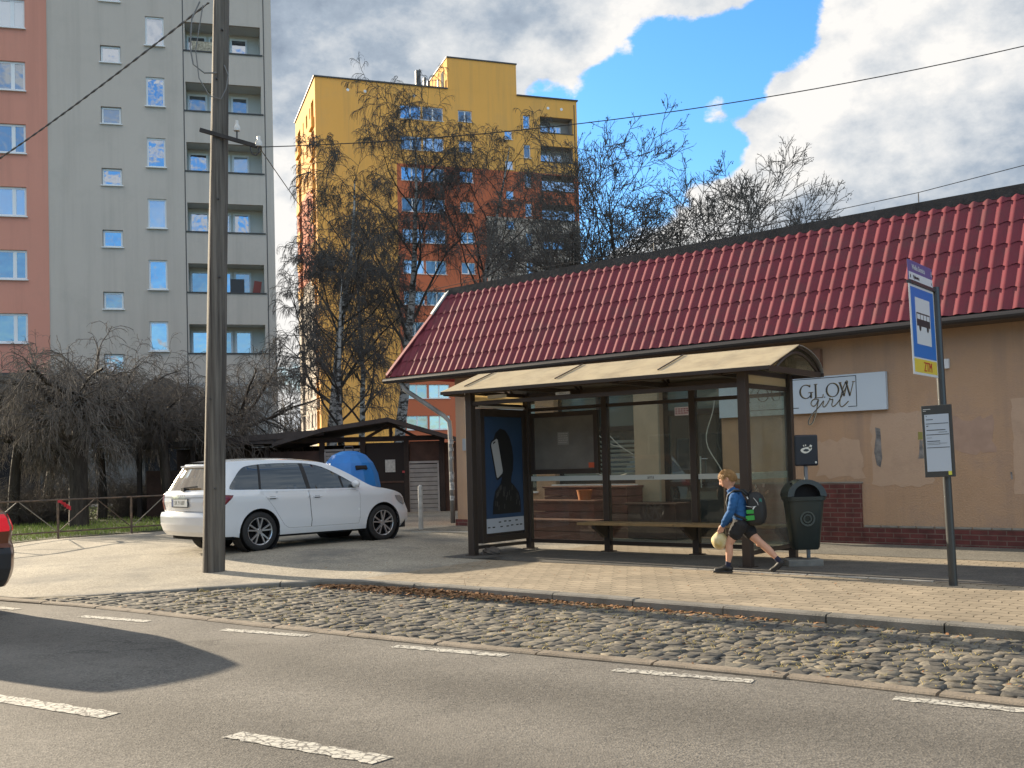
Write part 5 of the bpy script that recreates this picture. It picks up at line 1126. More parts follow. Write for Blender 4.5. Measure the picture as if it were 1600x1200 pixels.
# ------------------------------------------------------------------ bus stop post
px_,py_=4.54,10.94
bs=thing('bus_stop_sign','blue bus stop sign above a framed timetable on a dark steel post','sign',(px_,py_,.12),SA); 
bs.rotation_euler=(0,R(-1.3),SA)
M_sp=mat('stop_post',(.055,.058,.06),.35,metal=.3); M_tube=mat('post_edge_pale',(.50,.49,.45),.5)
mb=MB(); mb.rod((0,0,-.05),(0,0,3.12),.043,16); mb.build('post',M_sp,bs,smooth=True,auto=40)
M_sblue=mat('sign_blue',(.012,.16,.52),.35); M_swhite=mat('sign_white',(.60,.64,.66),.4); M_yell=mat('sign_yellow',(.66,.52,.06),.4); M_sred=mat('sign_red',(.45,.03,.02),.4); M_pur=mat('sign_purple',(.115,.10,.27),.4)
# plates stand across the pavement (local y), seen from the +x side
def plate(y0,y1,z0,z1,m,nm,par,x=0.,t=.012): return MB().b2(x-t,x,y0,y1,z0,z1).build(nm,m,par,bevel=.0015)
pm=plate(-.97,-.05,2.16,3.06,M_swhite,'sign_plate',bs)
def f2(y0,y1,z0,z1,m,nm,par,k=1): return MB().b2(.0003,.001*k,y0,y1,z0,z1).build(nm,m,par)
f2(-.945,-.075,2.335,3.035,M_sblue,'blue_field',pm); f2(-.945,-.075,2.185,2.32,M_yell,'yellow_field',pm)
f2(-.80,-.24,2.47,2.94,M_swhite,'white_field',pm,2)
f2(-.775,-.265,2.655,2.79,M_ink,'bus_symbol',pm,3)
f2(-.755,-.285,2.725,2.775,M_swhite,'bus_window',pm,4)
mb=MB()
for y_ in (-.64,-.52,-.40): MB().b2(.0042,.0048,y_-.008,y_+.008,2.722,2.778).build('bus_symbol_bar',M_ink,pm)
for y_ in (-.66,-.37): MB().lathe([(.04,.0032),(.04,.0036)],16,(0,y_,2.645),'X').build('bus_symbol_wheel',M_ink,pm)
def ytext(s,size,y,z,m,nm,par,x=.0022,sx=1.,align='CENTER',bold=0.):
    mb=MB()
    for k in range(3 if bold else 1): text_bm(mb,s,size,lambda a,b,t:(x+k*.0002,y+a*sx+(k-1)*bold,z+b),align=align)
    return mb.build(nm,m,par)
ytext('ZTM',.135,-.44,2.245,M_sred,'lettering',pm,sx=1.15,bold=.006)
nb=plate(-.965,-.06,3.10,3.30,M_pur,'name_board',bs); f2(-.965,-.06,3.10,3.18,M_swhite,'white_field',nb,2)
MB().b2(-.03,.015,-.88,.05,3.065,3.095).build('clamp_bar',M_sp,bs)
ytext('Wielka Skotnica',.075,-.60,3.235,M_swhite,'lettering',nb,bold=.002); ytext('8',.075,-.10,3.235,M_swhite,'lettering',nb)
ytext('Mys\u0142owice',.055,-.70,3.138,M_ink,'lettering',nb,x=.004,bold=.0015); f2(-.93,-.90,3.12,3.155,M_ink,'arrow_mark',nb,3); f2(-.11,-.09,3.12,3.145,M_ink,'arrow_mark',nb,3)
for q_ in (pm,nb): q_.scale=(1,.87,1); q_.location=(0,-.045,0)
# timetable case parallel to the street
cs=MB().b2(-.195,.105,-.085,-.045,1.13,1.88).build('timetable_case',mat('case_dark',(.045,.048,.048),.45),bs,bevel=.004)
pp_=MB().b2(-.165,.078,-.0885,-.0855,1.19,1.785).build('timetable_sheet',mat('timetable_paper',(.44,.51,.60),.35),cs)
mb=MB()
for z_ in (1.685,1.57,1.435): mb.b2(-.155,.072,-.0905,-.089,z_,z_+.007)
r_=random.Random(11)
for (z_,x1_,h_) in ((1.765,-.14,.008),(1.728,-.08,.008),(1.66,-.13,.009),(1.617,.04,.008),(1.595,.055,.004),(1.54,-.10,.003),(1.502,-.02,.008),(1.485,-.02,.003),(1.47,-.02,.003),(1.48,.05,.003)): mb.b2(-.15 if x1_<.045 else -.03,x1_,-.0905,-.089,z_,z_+h_)
mb.build('timetable_print',mat('print_grey',(.07,.08,.09),.6),pp_)
mb=MB(); mb.b2(-.175,-.10,-.0885,-.086,1.838,1.843); mb.b2(-.175,-.145,-.0885,-.086,1.822,1.827); mb.build('case_print',M_swhite,cs)
MB().b2(.045,.078,-.0895,-.086,1.15,1.19).build('yellow_sticker',mat('sticker_yellow',(.6,.6,.08),.5),cs)
MB().b2(-.012,.012,-.05,.06,1.2,1.8).build('bracket',M_sp,bs)
sp_=MB().b2(-.02,.0,.05,.14,2.32,2.44).build('small_plate',M_swhite,bs); mb=MB(); mb.b2(.0003,.0012,.06,.12,2.385,2.395); mb.b2(.0003,.0012,.06,.07,2.37,2.41); mb.build('arrow_mark',M_ink,sp_)

# ------------------------------------------------------------------ wooden utility pole
ep=thing('utility_pole','tall weathered wooden utility pole with a crossarm and two insulators at the kerb','pole',(-4.22,14.72,.11))
def wood_mat():
    m=bpy.data.materials.new('weathered_pole'); m.use_nodes=True; t=m.node_tree; b=t.nodes['Principled BSDF']; b.inputs['Roughness'].default_value=.85
    c=t.nodes.new('ShaderNodeTexCoord').outputs['Object']; mp=t.nodes.new('ShaderNodeMapping'); mp.inputs['Scale'].default_value=(14,14,.45); t.links.new(c,mp.inputs[0])
    n=t.nodes.new('ShaderNodeTexNoise'); n.inputs['Scale'].default_value=1; n.inputs['Detail'].default_value=8; n.inputs['Roughness'].default_value=.65; t.links.new(mp.outputs[0],n.inputs['Vector'])
    r=t.nodes.new('ShaderNodeValToRGB'); r.color_ramp.elements[0].position=.36; r.color_ramp.elements[0].color=(.038,.032,.028,1); r.color_ramp.elements[1].position=.62; r.color_ramp.elements[1].color=(.165,.148,.125,1); t.links.new(n.outputs[0],r.inputs[0]); t.links.new(r.outputs[0],b.inputs['Base Color'])
    bn=t.nodes.new('ShaderNodeBump'); bn.inputs['Strength'].default_value=.8; bn.inputs['Distance'].default_value=.02; t.links.new(n.outputs[0],bn.inputs['Height']); t.links.new(bn.outputs[0],b.inputs['Normal']); return m
K=24; V=[];F=[]; n=28
for k in range(K+1):
    z=-.1+9.6*k/K; rr=.160-.0056*max(z,0); cx_=.032*z*.95; cy_=0.
    for j in range(n):
        a=2*PI*j/n; g=1-.05*abs(math.sin(3*a+.3*math.sin(z)))-.16*math.exp(-((a-R(300))/.09)**2)+.012*math.sin(7*a+z*2.3)
        V.append((cx_+rr*g*math.cos(a),rr*g*math.sin(a),z))
F=[(k*n+j,k*n+(j+1)%n,(k+1)*n+(j+1)%n,(k+1)*n+j) for k in range(K) for j in range(n)]
mp_=MB(); mp_.add(V,F); mp_.f.append(tuple(K*n+j for j in range(n))); mp_.m.append(0); pole_=mp_.build('pole',wood_mat(),ep,smooth=True,auto=50)
for z_,a_ in ((1.15,.5),(2.4,-.4),(4.1,.6),(5.2,.2),(6.9,-.3),(7.6,.4)):
    MB().rod((.032*z_+.10*math.sin(a_),-.09,z_),(.032*z_+.10*math.sin(a_),-.16,z_),.012,6).build('bolt',M_trim,ep)
ca_=MB().bar((-.04,-.17,6.17),(.75,-.12,5.93),.045,.055).build('crossarm',mat('rusty_steel',(.035,.03,.028),.8,var=.3,vscale=8),ep,bevel=.004)
M_por=mat('porcelain',(.62,.60,.56),.2)
def insul(x,y,z,hook):
    mb=MB(); mb.lathe([(.022,.145),(.028,.12),(.024,.10),(.03,.085),(.046,.06),(.05,.03),(.046,.0),(.02,.0)],14,(x,y,z)); i_=mb.build('insulator',M_por,ep,smooth=True,auto=40)
    if hook: MB().path([(x,y,z+.01),(x,y,z-.08),(x-.04,y,z-.125),(x-.09,y,z-.11),(x-.115,y,z-.05),(x-.115,y,z+.02)],.011,6).build('hook',M_trim,i_)
    else: MB().rod((x,y,z),(x,y,z-.13),.011,6).build('pin',M_trim,i_)
insul(.47,-.14,6.15,False); insul(.77,-.12,5.93,True)
mb=MB(); pts=[(.12+.02*math.sin(k),-.17,7.85-.14*k) for k in range(4)]
mb.path([(-.02,-.14,8.0),(-.13,-.16,7.75),(-.16,-.16,7.35),(-.12,-.16,7.10),(.03,-.15,6.98),(.20,-.14,6.98)],.011,6); mb.path([(.02,-.13,7.95),(-.08,-.17,7.3),(-.04,-.17,6.9),(.10,-.16,6.65),(.26,-.16,6.6),(.33,-.14,6.75),(.36,-.12,6.95),(.30,-.1,7.1)],.008,6); mb.build('cable_loop',mat('cable_grey',(.16,.16,.155),.6),ep)
# wires
bun=sag((-4.12,14.60,8.12),(-34,37,11.5),.7,30)
mb=MB(); 
for q in range(2):
    P_=[]
    a0=Vector((-4.12,14.60,8.10)); a1=Vector((-8.55,18.1,7.28)); a2=Vector((-40,42.5,3.5))
    for k in range(121):
        t=k/120; p=a0+(a1-a0)*(t*1.6) ; p.z-=.10*math.sin(min(1,t*1.6/1.6)*PI)
        a=t*120+q*PI; P_.append((p.x+.008*math.cos(a)*.6,p.y+.008*math.cos(a),p.z+.008*math.sin(a)))
    mb.path(P_,.009,5)
tag(mb.build('overhead_wire',mat('twisted_cable',(.10,.10,.10),.5)),'thick twisted cable running from the top of the pole down to the left edge','wire',group='overhead wires')
wire('overhead_wire',sag((-3.45,14.60,6.03),(14.5,13.0,8.78),.80,40),.007,'thin wire crossing the yellow tower and rising to the upper right')
wire('overhead_wire',sag((-3.45,14.6,6.03),(-5.2,58,8.5),.5,20),.008,'thin wire from the insulator slanting down beside the yellow tower')
wire('overhead_wire',[hpt(-10+2*k,.9,5.52+.05*math.sin(k*1.2)) for k in range(4)]+[hpt(-3.6,.62,5.56),hpt(-1.4,.62,5.50),hpt(1.33,.62,5.57),hpt(3.2,.62,5.70),hpt(7,.62,6.3)],.006,'thin lightning wire held above the black roof ridge of the salon')
# ------------------------------------------------------------------ fence, bollard
fa=Vector((-9.76,20.6,0)); fb=Vector((-7.7,22.86,0)); d_=(fb-fa).normalized()
fe=thing('low_fence','low rusty rail fence with diagonal bars along the lawn','fence',(fa.x,fa.y,.20),math.atan2(d_.y,d_.x))
M_rust=mat('fence_steel',(.075,.070,.065),.7,var=.4,vscale=6,vcol=(.20,.13,.08)); 
mb=MB(); mb.rod((-6,0,.80),(5.6,0,.80),.018,8); mb.rod((-6,0,.16),(5.6,0,.16),.016,8); mb.build('rail',M_rust,fe)
for x_ in (-5.6,-4.0,-2.4,-.75,.83,2.40,3.95,5.5): MB().rod((x_,0,-.05),(x_,0,.82),.024,8).build('post',M_rust,fe)
for k,x_ in enumerate((-5.6,-4.0,-2.4,-.75,.83,2.40,3.95)):
    w_=1.58; e_=MB().rod((x_+.02,0,.17),(x_+w_*.49,0,.79),.010,6).rod((x_+w_*.51,0,.79),(x_+w_-.02,0,.17),.010,6); e_.build('diagonal_bar',mat('fence_pale_bar',(.22,.20,.16),.7) if k%2 else M_rust,fe)
mb=MB(); 
for k in range(5): mb.box((.86+.05*k,-.03,.77-.035*k),(.09,.012,.05),rotm(.2*k,.5*k,.3*k))
rb_=tag(mb.build('red_ribbon',mat('red_tape',(.50,.03,.04),.6)),'scrap of red tape tied to a post of the lawn fence','ribbon'); rb_.location=fe.location; rb_.rotation_euler=fe.rotation_euler
bo=thing('bollard','pale slim metal bollard in front of the white car','bollard',(-1.88,21.2,.19))
MB().lathe([(.048,0),(.048,.86),(.045,.90),(.02,.925),(.001,.93)],16).build('tube',mat('bollard_paint',(.40,.40,.38),.55,var=.2,vscale=6,dirt=(.2,.19,.17),dscale=5),bo,smooth=True,auto=40); MB().lathe([(.09,0),(.09,.012)],16).build('foot_plate',M_trim,bo)
o=MB().b2(-3.3,0,-.03,.03,.0,.012).build('painted_line',mat('parking_line',(.45,.45,.43),.8,var=.2,vscale=8)); o['kind']='structure'; o.location=(1.1,19.35,.215); o.rotation_euler=(0,0,R(-20))
# ------------------------------------------------------------------ cars
def offset(poly,d):
    """shift a closed 2-D outline inwards (d>0 for ccw)"""
    P=np.array(poly,float); n=len(P); A=.5*sum(P[i][0]*P[(i+1)%n][1]-P[(i+1)%n][0]*P[i][1] for i in range(n)); sg=1 if A>0 else -1
    out=[]
    for i in range(n):
        a=P[i]-P[i-1]; b=P[(i+1)%n]-P[i]; a/=np.linalg.norm(a)+1e-9; b/=np.linalg.norm(b)+1e-9
        na=np.array([-a[1],a[0]])*sg; nb=np.array([-b[1],b[0]])*sg; m_=na+nb; L=m_@na
        out.append(tuple(P[i]+m_*d/max(L,.35)))
    return out
def curve(pts,k=6,closed=False):
    P=[np.array(p,float) for p in pts]; n=len(P); out=[]
    for i in range(n if closed else n-1):
        if closed: p0,p1,p2,p3=P[i-1],P[i],P[(i+1)%n],P[(i+2)%n]
        else: p0,p1,p2,p3=P[max(0,i-1)],P[i],P[i+1],P[min(n-1,i+2)]
        for q in range(k):
            t=q/k; out.append(tuple(.5*((2*p1)+(p2-p0)*t+(2*p0-5*p1+4*p2-p3)*t*t+(-p0+3*p1-3*p2+p3)*t**3)))
    if not closed: out.append(tuple(P[-1]))
    return out
def arc(cx_,cz,r,a0,a1,k=18): return [(cx_+r*math.cos(R(a0+(a1-a0)*i/k)),cz+r*math.sin(R(a0+(a1-a0)*i/k))) for i in range(k+1)]
def wheel(par,x,y,side,r=.315,rim=.225,wd=.205):
    """side = outward direction (+1 left, -1 right)"""
    o=side; t=MB(); hw=wd/2
    prof=[(rim-.005,-hw*.9),(rim+.02,-hw),(r-.03,-hw*.98),(r-.006,-hw*.80),(r,-hw*.4),(r,hw*.4),(r-.006,hw*.80),(r-.03,hw*.98),(rim+.02,hw),(rim-.005,hw*.9)]
    w_=MB().lathe(prof,40,(x,y,r),'Y',cap=False).build('wheel',mat('tyre_rubber',(.018,.018,.019),.8,bump=.2,bscale=60),par,smooth=True,auto=35)
    MB().lathe([(.02,y-o*.0),(rim,y-o*.0)],32,(x,0,r),'Y').build('wheel_disc',M_dark,w_)
    q=MB(); yo=y+o*hw*.86
    q.lathe([(rim+.002,yo-o*.0),(rim-.004,yo+o*.006),(rim-.016,yo),(rim-.02,yo-o*.05)],40,(x,0,r),'Y',cap=False)
    q.lathe([(.035,yo-o*.012),(.048,yo-o*.02),(.05,yo-o*.06)],16,(x,0,r),'Y')
    for k in range(5):
        a0=2*PI*k/5+.3
        for sgn in (-1,1):
            a1=a0+sgn*.08; a2=a0+sgn*.22
            p0=(x+.04*math.cos(a1),yo-o*.018,r+.04*math.sin(a1)); p1=(x+(rim-.01)*math.cos(a2),yo-o*.006,r+(rim-.01)*math.sin(a2))
            q.bar(p0,p1,.024,.030,up=(0,1,0))
    q.build('rim',mat('alloy',(.50,.51,.53),.28,metal=.75),w_,smooth=False)
    return w_
def make_car(name,label,loc,rz,P,M_body,sc=1.0,detail=True):
    car=thing(name,label,'car',loc,rz); car.scale=(sc,sc,sc)
    M_glass=P['glass']; M_blk=mat('car_black_trim',(.012,.012,.013),.5)
    top=curve(P['top'],5); RX=top[0][0]
    tz=np.array(top); 
    xr_=P['rear']   # (z, x) of the rear edge
    zr=np.array([a[0] for a in xr_]); xrr=np.array([a[1] for a in xr_])
    wz=np.array(P['width']) # z, half width
    # half width as a function of side view position
    def S(x,z):
        x=np.asarray(x,float); z=np.asarray(z,float)
        W=np.interp(z,wz[:,0],wz[:,1])
        xb=np.interp(z,zr,xrr); t=np.clip((x-xb)/P.get('rr',.30),0,1); W=W*(1-P.get('rk',.16)*(1-t)**2.4)
        xf=np.interp(z,P['fz'],P['fx']); t=np.clip((xf-x)/.75,0,1); W=W*(1-.30*(1-t)**2.2)
        return W
    lo=P['low']; cw=P['axles']; ar=P['arch']; cz=P.get('wr',.315)
    bottom=[(P['fx'][0],P['fz'][0])]+[(cw[1]+math.sqrt(ar**2-(lo-cz)**2) if lo<cz else cw[1]+ar,lo)]
    def archpts(c): 
        a=math.degrees(math.asin((lo-cz)/ar)); return arc(c,cz,ar,a,180-a,20)
    rear_out=[(x,z) for z,x in xr_]
    outline=rear_out+top[1:]+[(a,b) for b,a in zip(P['fz'][::-1][1:],P['fx'][::-1][1:])]+[(cw[1]+ar+.08,lo-.02)]+archpts(cw[1])+archpts(cw[0])+[(cw[0]-ar-.1,lo+.02)]
    # remove duplicates
    oo=[outline[0]]
    for p in outline[1:]:
        if math.hypot(p[0]-oo[-1][0],p[1]-oo[-1][1])>.004: oo.append(p)
    outline=oo
    win=curve(P['win'],4,True); doors=[curve(d,3,True) if False else d for d in P['doors']]
    tl=P['tail']
    for side in (-1,1):
        if side==-1 or detail or True:
            holes=[win]+(P.get('doorhole') or doors)+[tl]
            V,F=region(outline,holes,.06,edge=.022)
            V3=np.column_stack([V[:,0],side*S(V[:,0],V[:,1]),V[:,1]])
            raw('side_panel',V3,F if side==-1 else F[:,::-1],M_body,car,smooth=True,auto=50)
            for i,dr in enumerate(doors):
                V,F=region(offset(dr,.0035),[],.06,edge=.022); V3=np.column_stack([V[:,0],side*S(V[:,0],V[:,1]),V[:,1]])
                d_=raw('door',V3,F if side==-1 else F[:,::-1],M_body,car,smooth=True)
                hx,hz_=P['handles'][i]; y_=float(S(hx,hz_))+.016
                MB().box((hx,side*y_,hz_),(.17,.02,.022)).build('handle',P.get('hm',M_body),d_,bevel=.006)
                MB().box((hx,side*(y_-.0125),hz_-.004),(.10,.006,.04)).build('handle_recess',M_blk,d_)
            V,F=region(offset(win,.002),[],.06,edge=.022); V3=np.column_stack([V[:,0],side*(S(V[:,0],V[:,1])-.006),V[:,1]])
            gw=raw('side_window',V3,F if side==-1 else F[:,::-1],M_glass,car,smooth=True)
            mb=MB()
            for (xa,za,xb,zb,wd) in P['pillars']:
                for q_ in range(6):
                    u0,u1=q_/6,(q_+1)/6; p0=(xa+(xb-xa)*u0,za+(zb-za)*u0); p1=(xa+(xb-xa)*u1,za+(zb-za)*u1)
                    mb.bar((p0[0],side*(float(S(*p0))-.004),p0[1]),(p1[0],side*(float(S(*p1))-.004),p1[1]),wd,.010,up=(0,side,0))
            mb.build('window_pillar',M_blk,gw)
            V,F=region(offset(tl,.004),[],.06,edge=.03); V3=np.column_stack([V[:,0],side*(S(V[:,0],V[:,1])+.004),V[:,1]])
            raw('tail_light',V3,F if side==-1 else F[:,::-1],P['tailm'],car,smooth=True)
            if 'head' in P:
                V,F=region(P['head'],[],.05,edge=.03); V3=np.column_stack([V[:,0],side*(S(V[:,0],V[:,1])+.004),V[:,1]])
                raw('headlight',V3,F if side==-1 else F[:,::-1],mat('headlamp_glass',(.30,.33,.36),.1,metal=.3),car,smooth=True)
            # mirror
            mx_,mz_=P['mirror']; my=float(S(mx_,mz_)); mb=MB(); mb.ball((mx_,side*(my+.10),mz_),.09,14,8,(.75,1.0,.72)); m_=mb.build('mirror',P.get('mm',M_body),car,smooth=True); MB().bar((mx_+.02,side*(my-.01),mz_-.05),(mx_,side*(my+.06),mz_-.04),.05,.03).build('arm',M_blk,m_)
    # top skin from tail to nose
    tx=tz[:,0]; tzz=tz[:,1]; half=S(tx,tzz); n=len(tx); K=16
    cr=P['crown']; V=[];F=[]; MI=[]
    for i in range(n):
        c_=np.interp(tx[i],cr[0],cr[1])
        for j in range(K+1):
            u=-1+2*j/K; sh_=np.interp(tx[i],cr[0],cr[2])*(1-u*u)
            V.append((tx[i]+sh_,u*half[i],tzz[i]+c_*(1-abs(u)**2.6)))
    V=np.array(V); 
    gl=[];bd=[]
    x_ws=P['ws']
    for i in range(n-1):
        for j in range(K):
            f=(i*(K+1)+j,i*(K+1)+j+1,(i+1)*(K+1)+j+1,(i+1)*(K+1)+j); xm=(tx[i]+tx[i+1])/2
            isg=x_ws[0]<xm<x_ws[1] and 1<=j<=K-2
            (gl if isg else bd).append(f)
    raw('roof_and_bonnet',V,np.array(bd)[:,::-1],M_body,car,smooth=True,auto=45)
    raw('windscreen',V,np.array(gl)[:,::-1],M_glass,car,smooth=True,auto=45)
    # rear skin: spans between the two side edges
    K=20; zs=np.unique(np.r_[zr,np.linspace(zr[0],zr[-1],40)]); V=[]
    def rearp(u,z):
        xe=np.interp(z,zr,xrr); y=float(S(xe,z))*u; return (xe-P['rb']*(1-abs(u)**2.2),y,z)
    rw=P['rwin']; tg=[]
    V=[rearp(-1+2*j/K,z) for z in zs for j in range(K+1)]
    A=[];B=[];Cc=[]
    for i in range(len(zs)-1):
        for j in range(K):
            f=(i*(K+1)+j,(i+1)*(K+1)+j,(i+1)*(K+1)+j+1,i*(K+1)+j+1); zm=(zs[i]+zs[i+1])/2
            if rw[0]<zm<rw[1] and 1<=j<=K-2: B.append(f)
            elif zm<P['bump']: Cc.append(f)
            else: A.append(f)
    V=np.array(V)
    tgate=raw('tailgate',V,np.array(A),M_body,car,smooth=True,auto=35); raw('rear_window',V,np.array(B),P.get('rglass',M_glass),tgate,smooth=True); 
    bm_=raw('rear_bumper',V,np.array(Cc),P.get('bumpm',M_body),car,smooth=True,auto=35)
    for side in (-1,1):
        vs=[];fs=[]; lt=P['taily']
        nz=8; ny=6
        for i in range(nz+1):
            for j in range(ny+1):
                z=lt[0]+(lt[1]-lt[0])*i/nz; u=1-(1-np.interp(z,[lt[0],lt[1]],[lt[2],lt[3]]))*j/ny; p=rearp(u*side,z); vs.append((p[0]-.006,p[1],p[2]))
        fs=[(i*(ny+1)+j,i*(ny+1)+j+1,(i+1)*(ny+1)+j+1,(i+1)*(ny+1)+j) for i in range(nz) for j in range(ny)]
        raw('tail_light',vs,fs,P['tailm'],car,smooth=True)
    # spoiler, wiper, plate, badge letters, exhaust valance
    z=P['spoil']; xe=float(np.interp(z,zr,xrr)); y_=float(S(xe,z))
    mb=MB(); mb.add([(xe+.20,-y_*.9,z+.02),(xe+.20,y_*.9,z+.02),(xe-.10,y_*.93,z-.015),(xe-.10,-y_*.93,z-.015),(xe+.20,-y_*.9,z-.04),(xe+.20,y_*.9,z-.04),(xe-.09,y_*.93,z-.05),(xe-.09,-y_*.93,z-.05)],[(0,1,2,3),(7,6,5,4),(0,4,5,1),(1,5,6,2),(2,6,7,3),(3,7,4,0)]); mb.build('spoiler',M_body,car,bevel=.008)
    if detail:
        zb=rw[0]; mb=MB(); p0=rearp(0,zb+.02); mb.bar((p0[0]-.03,-.02,zb+.035),(p0[0]-.01,-.40,zb+.055),.02,.025); mb.box((p0[0]-.03,0,zb+.015),(.06,.09,.05)); mb.build('rear_wiper',M_blk,tgate)
        zc=P['platez']; p0=rearp(0,zc); pb=MB().box((p0[0]-.012,0,zc),(.012,.55,.145)).build('plate_frame',mat('plate_frame',(.02,.03,.05),.5),tgate); MB().box((p0[0]-.019,0,zc),(.004,.52,.115)).build('number_plate',mat('plate_white',(.62,.65,.66),.4),pb)
        mb=MB(); text_bm(mb,P['plate'],.095,lambda a,b,t:(p0[0]-.0225,-a-.01,zc+b),sx=.95); mb.build('lettering',M_ink,pb)
        MB().box((p0[0]-.0225,.243,zc),(.002,.03,.11)).build('plate_strip',mat('plate_blue',(.02,.06,.3),.4),pb)
        if P.get('badge'):
            p1=rearp(0,P['badgez']); mb=MB(); text_bm(mb,P['badge'],.05,lambda a,b,t:(p1[0]-.004,-a,P['badgez']+b),spacing=2.1); mb.build('lettering',mat('badge_grey',(.16,.165,.17),.3,metal=.5),tgate)
        zz=P['gap']; mb=MB()
        for (zg,ua,ub) in zz:
            prev=None
            for k in range(17):
                u=ua+(ub-ua)*k/16; p=rearp(u,zg); q=(p[0]-.002,p[1],p[2])
                if prev: mb.bar(prev,q,.007,.006)
                prev=q
        mb.build('panel_gap',M_blk,tgate)
    # underbody, wheel wells
    mb=MB(); yb=P['width'][1][1]-.12; mb.b2(cw[0]-.75,cw[1]+.62,-yb+.05,yb-.05,.20,.42); mb.b2(cw[0]+ar+.02,cw[1]-ar-.02,-yb-.04,yb+.04,.20,.62); mb.b2(cw[0]-ar-.1,cw[1]+ar+.1,-yb+.14,yb-.14,.4,.80); mb.build('underbody',M_dark,car)
    for c_ in cw:
        for side in (-1,1):
            ro=float(S(c_,.4))
            mb=MB(); mb.lathe([(ar+.004,side*(ro-.012)),(ar+.004,side*(ro-.30)),(.02,side*(ro-.31))],28,(c_,0,cz),'Y',cap=False); mb.build('wheel_arch_liner',M_dark,car)
            wheel(car,c_,side*(ro-.105),side,r=P.get('wr',.315),rim=P.get('rim',.225))
    return car
est=dict(top=[(-.60,1.415),(-.45,1.435),(0,1.455),(.6,1.455),(1.1,1.425),(1.42,1.375),(1.8,1.20),(2.12,1.02),(2.28,.955),(2.6,.90),(2.90,.825),(3.04,.75),(3.11,.66)],
 rear=[(.27,-.84),(.34,-.90),(.45,-.935),(.58,-.94),(.64,-.915),(.66,-.86),(.80,-.885),(.93,-.875),(.985,-.83),(1.0,-.80),(1.2,-.70),(1.36,-.615),(1.40,-.60),(1.415,-.60)],
 width=[(.2,.79),(.30,.828),(.45,.850),(.60,.853),(.76,.864),(.865,.868),(.89,.854),(.95,.842),(1.0,.812),(1.2,.725),(1.36,.640),(1.42,.58),(1.46,.55)],
 fz=[.24,.34,.50,.66],fx=[3.12,3.20,3.19,3.11], low=.235, axles=(0.,2.46), arch=.365,
 win=[(-.44,.995),(-.52,1.02),(-.44,1.13),(-.24,1.32),(-.05,1.375),(.35,1.40),(.85,1.398),(1.10,1.375),(1.35,1.305),(1.65,1.15),(1.92,.985),(1.90,.955),(1.4,.955),(.5,.97),(-.1,.985)],
 doors=[[(.914,.935),(.974,.45),(.967,.335),(1.93,.335),(1.96,.45),(1.95,.80),(1.93,.89),(1.86,.92)],[(.00,.950),(.10,.86),(.25,.68),(.37,.50),(.44,.40),(.52,.345),(.62,.335),(.963,.335),(.970,.45),(.910,.935)]],
 doorhole=[[(.912,.935),(1.86,.92),(1.93,.89),(1.95,.80),(1.96,.45),(1.93,.335),(.965,.335),(.62,.335),(.52,.345),(.44,.40),(.37,.50),(.25,.68),(.10,.86),(.00,.950)]],
 handles=[(1.07,.835),(.22,.845)], pillars=[(.93,.97,.90,1.39,.07),(.02,.99,.10,1.38,.035),(1.62,.97,1.60,1.16,.03)],
 tail=[(-.845,.70),(-.66,.73),(-.50,.87),(-.47,.91),(-.55,.915),(-.83,.935)], taily=(.68,.93,.90,.93), tailm=mat('tail_lamp_dark_red',(.16,.012,.022),.2,spec=.6), head=[(3.10,.63),(3.04,.725),(2.90,.785),(2.74,.79),(2.80,.71),(2.92,.64),(3.03,.60)],
 mirror=(1.83,1.02), crown=([-.6,0,1.2,1.6,2.2,2.9,3.2],[.03,.04,.045,.035,.03,.035,.03],[-.02,0,.0,.06,.16,.10,.06]), ws=(1.42,2.24), rwin=(1.0,1.36), bump=.655, rb=.055, spoil=1.405, platez=.80,
 plate='SK 9168F', badge='\u0160KODA', badgez=.915, gap=[(.66,-.9,.9),(.885,-.95,.95)], glass=gloss_glass('car_glass',(.012,.014,.016),.07,.01,(.85,.93,1.)), rglass=gloss_glass('car_rear_glass',(.17,.125,.075),.08,.01,(1,.95,.85)))
M_wcar=mat('white_car_paint',(.70,.73,.77),.18,spec=.6,coat=1.0)
ca_h=math.atan2(18.60-16.90,-2.30+4.05); f_=Vector((math.cos(ca_h),math.sin(ca_h))); r_v=Vector((f_.y,-f_.x))
cpos=Vector((-4.10,16.9))-r_v*.80
make_car('parked_estate_car','white estate car parked nose away behind the wooden pole',(cpos.x,cpos.y,.205),ca_h,est,M_wcar)
suv=dict(est); suv['glass']=gloss_glass('car_glass',(.012,.014,.016),.07,.01,(.85,.93,1.))
suv.update(plate='SK 4471L',badge=None,handles=[(1.07,.86),(.22,.87)],bumpm=mat('suv_black_bumper',(.022,.023,.025),.55),tailm=mat('lit_tail_lamp',(.30,.01,.015),.25,emit=(1.,.03,.05,.18)),bump=.66,arch=.385,tail=[(-.86,.82),(-.72,.82),(-.68,.88),(-.68,.97),(-.72,.99),(-.82,.99)],taily=(.82,.99,.78,.82),
 rear=[(.27,-.84),(.34,-.91),(.45,-.95),(.60,-.955),(.66,-.93),(.70,-.885),(.85,-.90),(.98,-.885),(1.02,-.83),(1.2,-.70),(1.36,-.615),(1.40,-.60),(1.415,-.60)])
M_ocar=mat('copper_car_paint',(.17,.055,.028),.28,metal=.35,coat=.6)
rc_=Vector((-5.50,11.50)); hd=R(143.5); fv=Vector((math.cos(hd),math.sin(hd))); rv=Vector((fv.y,-fv.x))
rp_=rc_-rv*.93*.86+fv*.94*1.1
make_car('passing_hatchback','copper orange car with a lit red tail light leaving the frame at the left edge',(rp_.x,rp_.y,.0),hd,suv,M_ocar,sc=1.10)

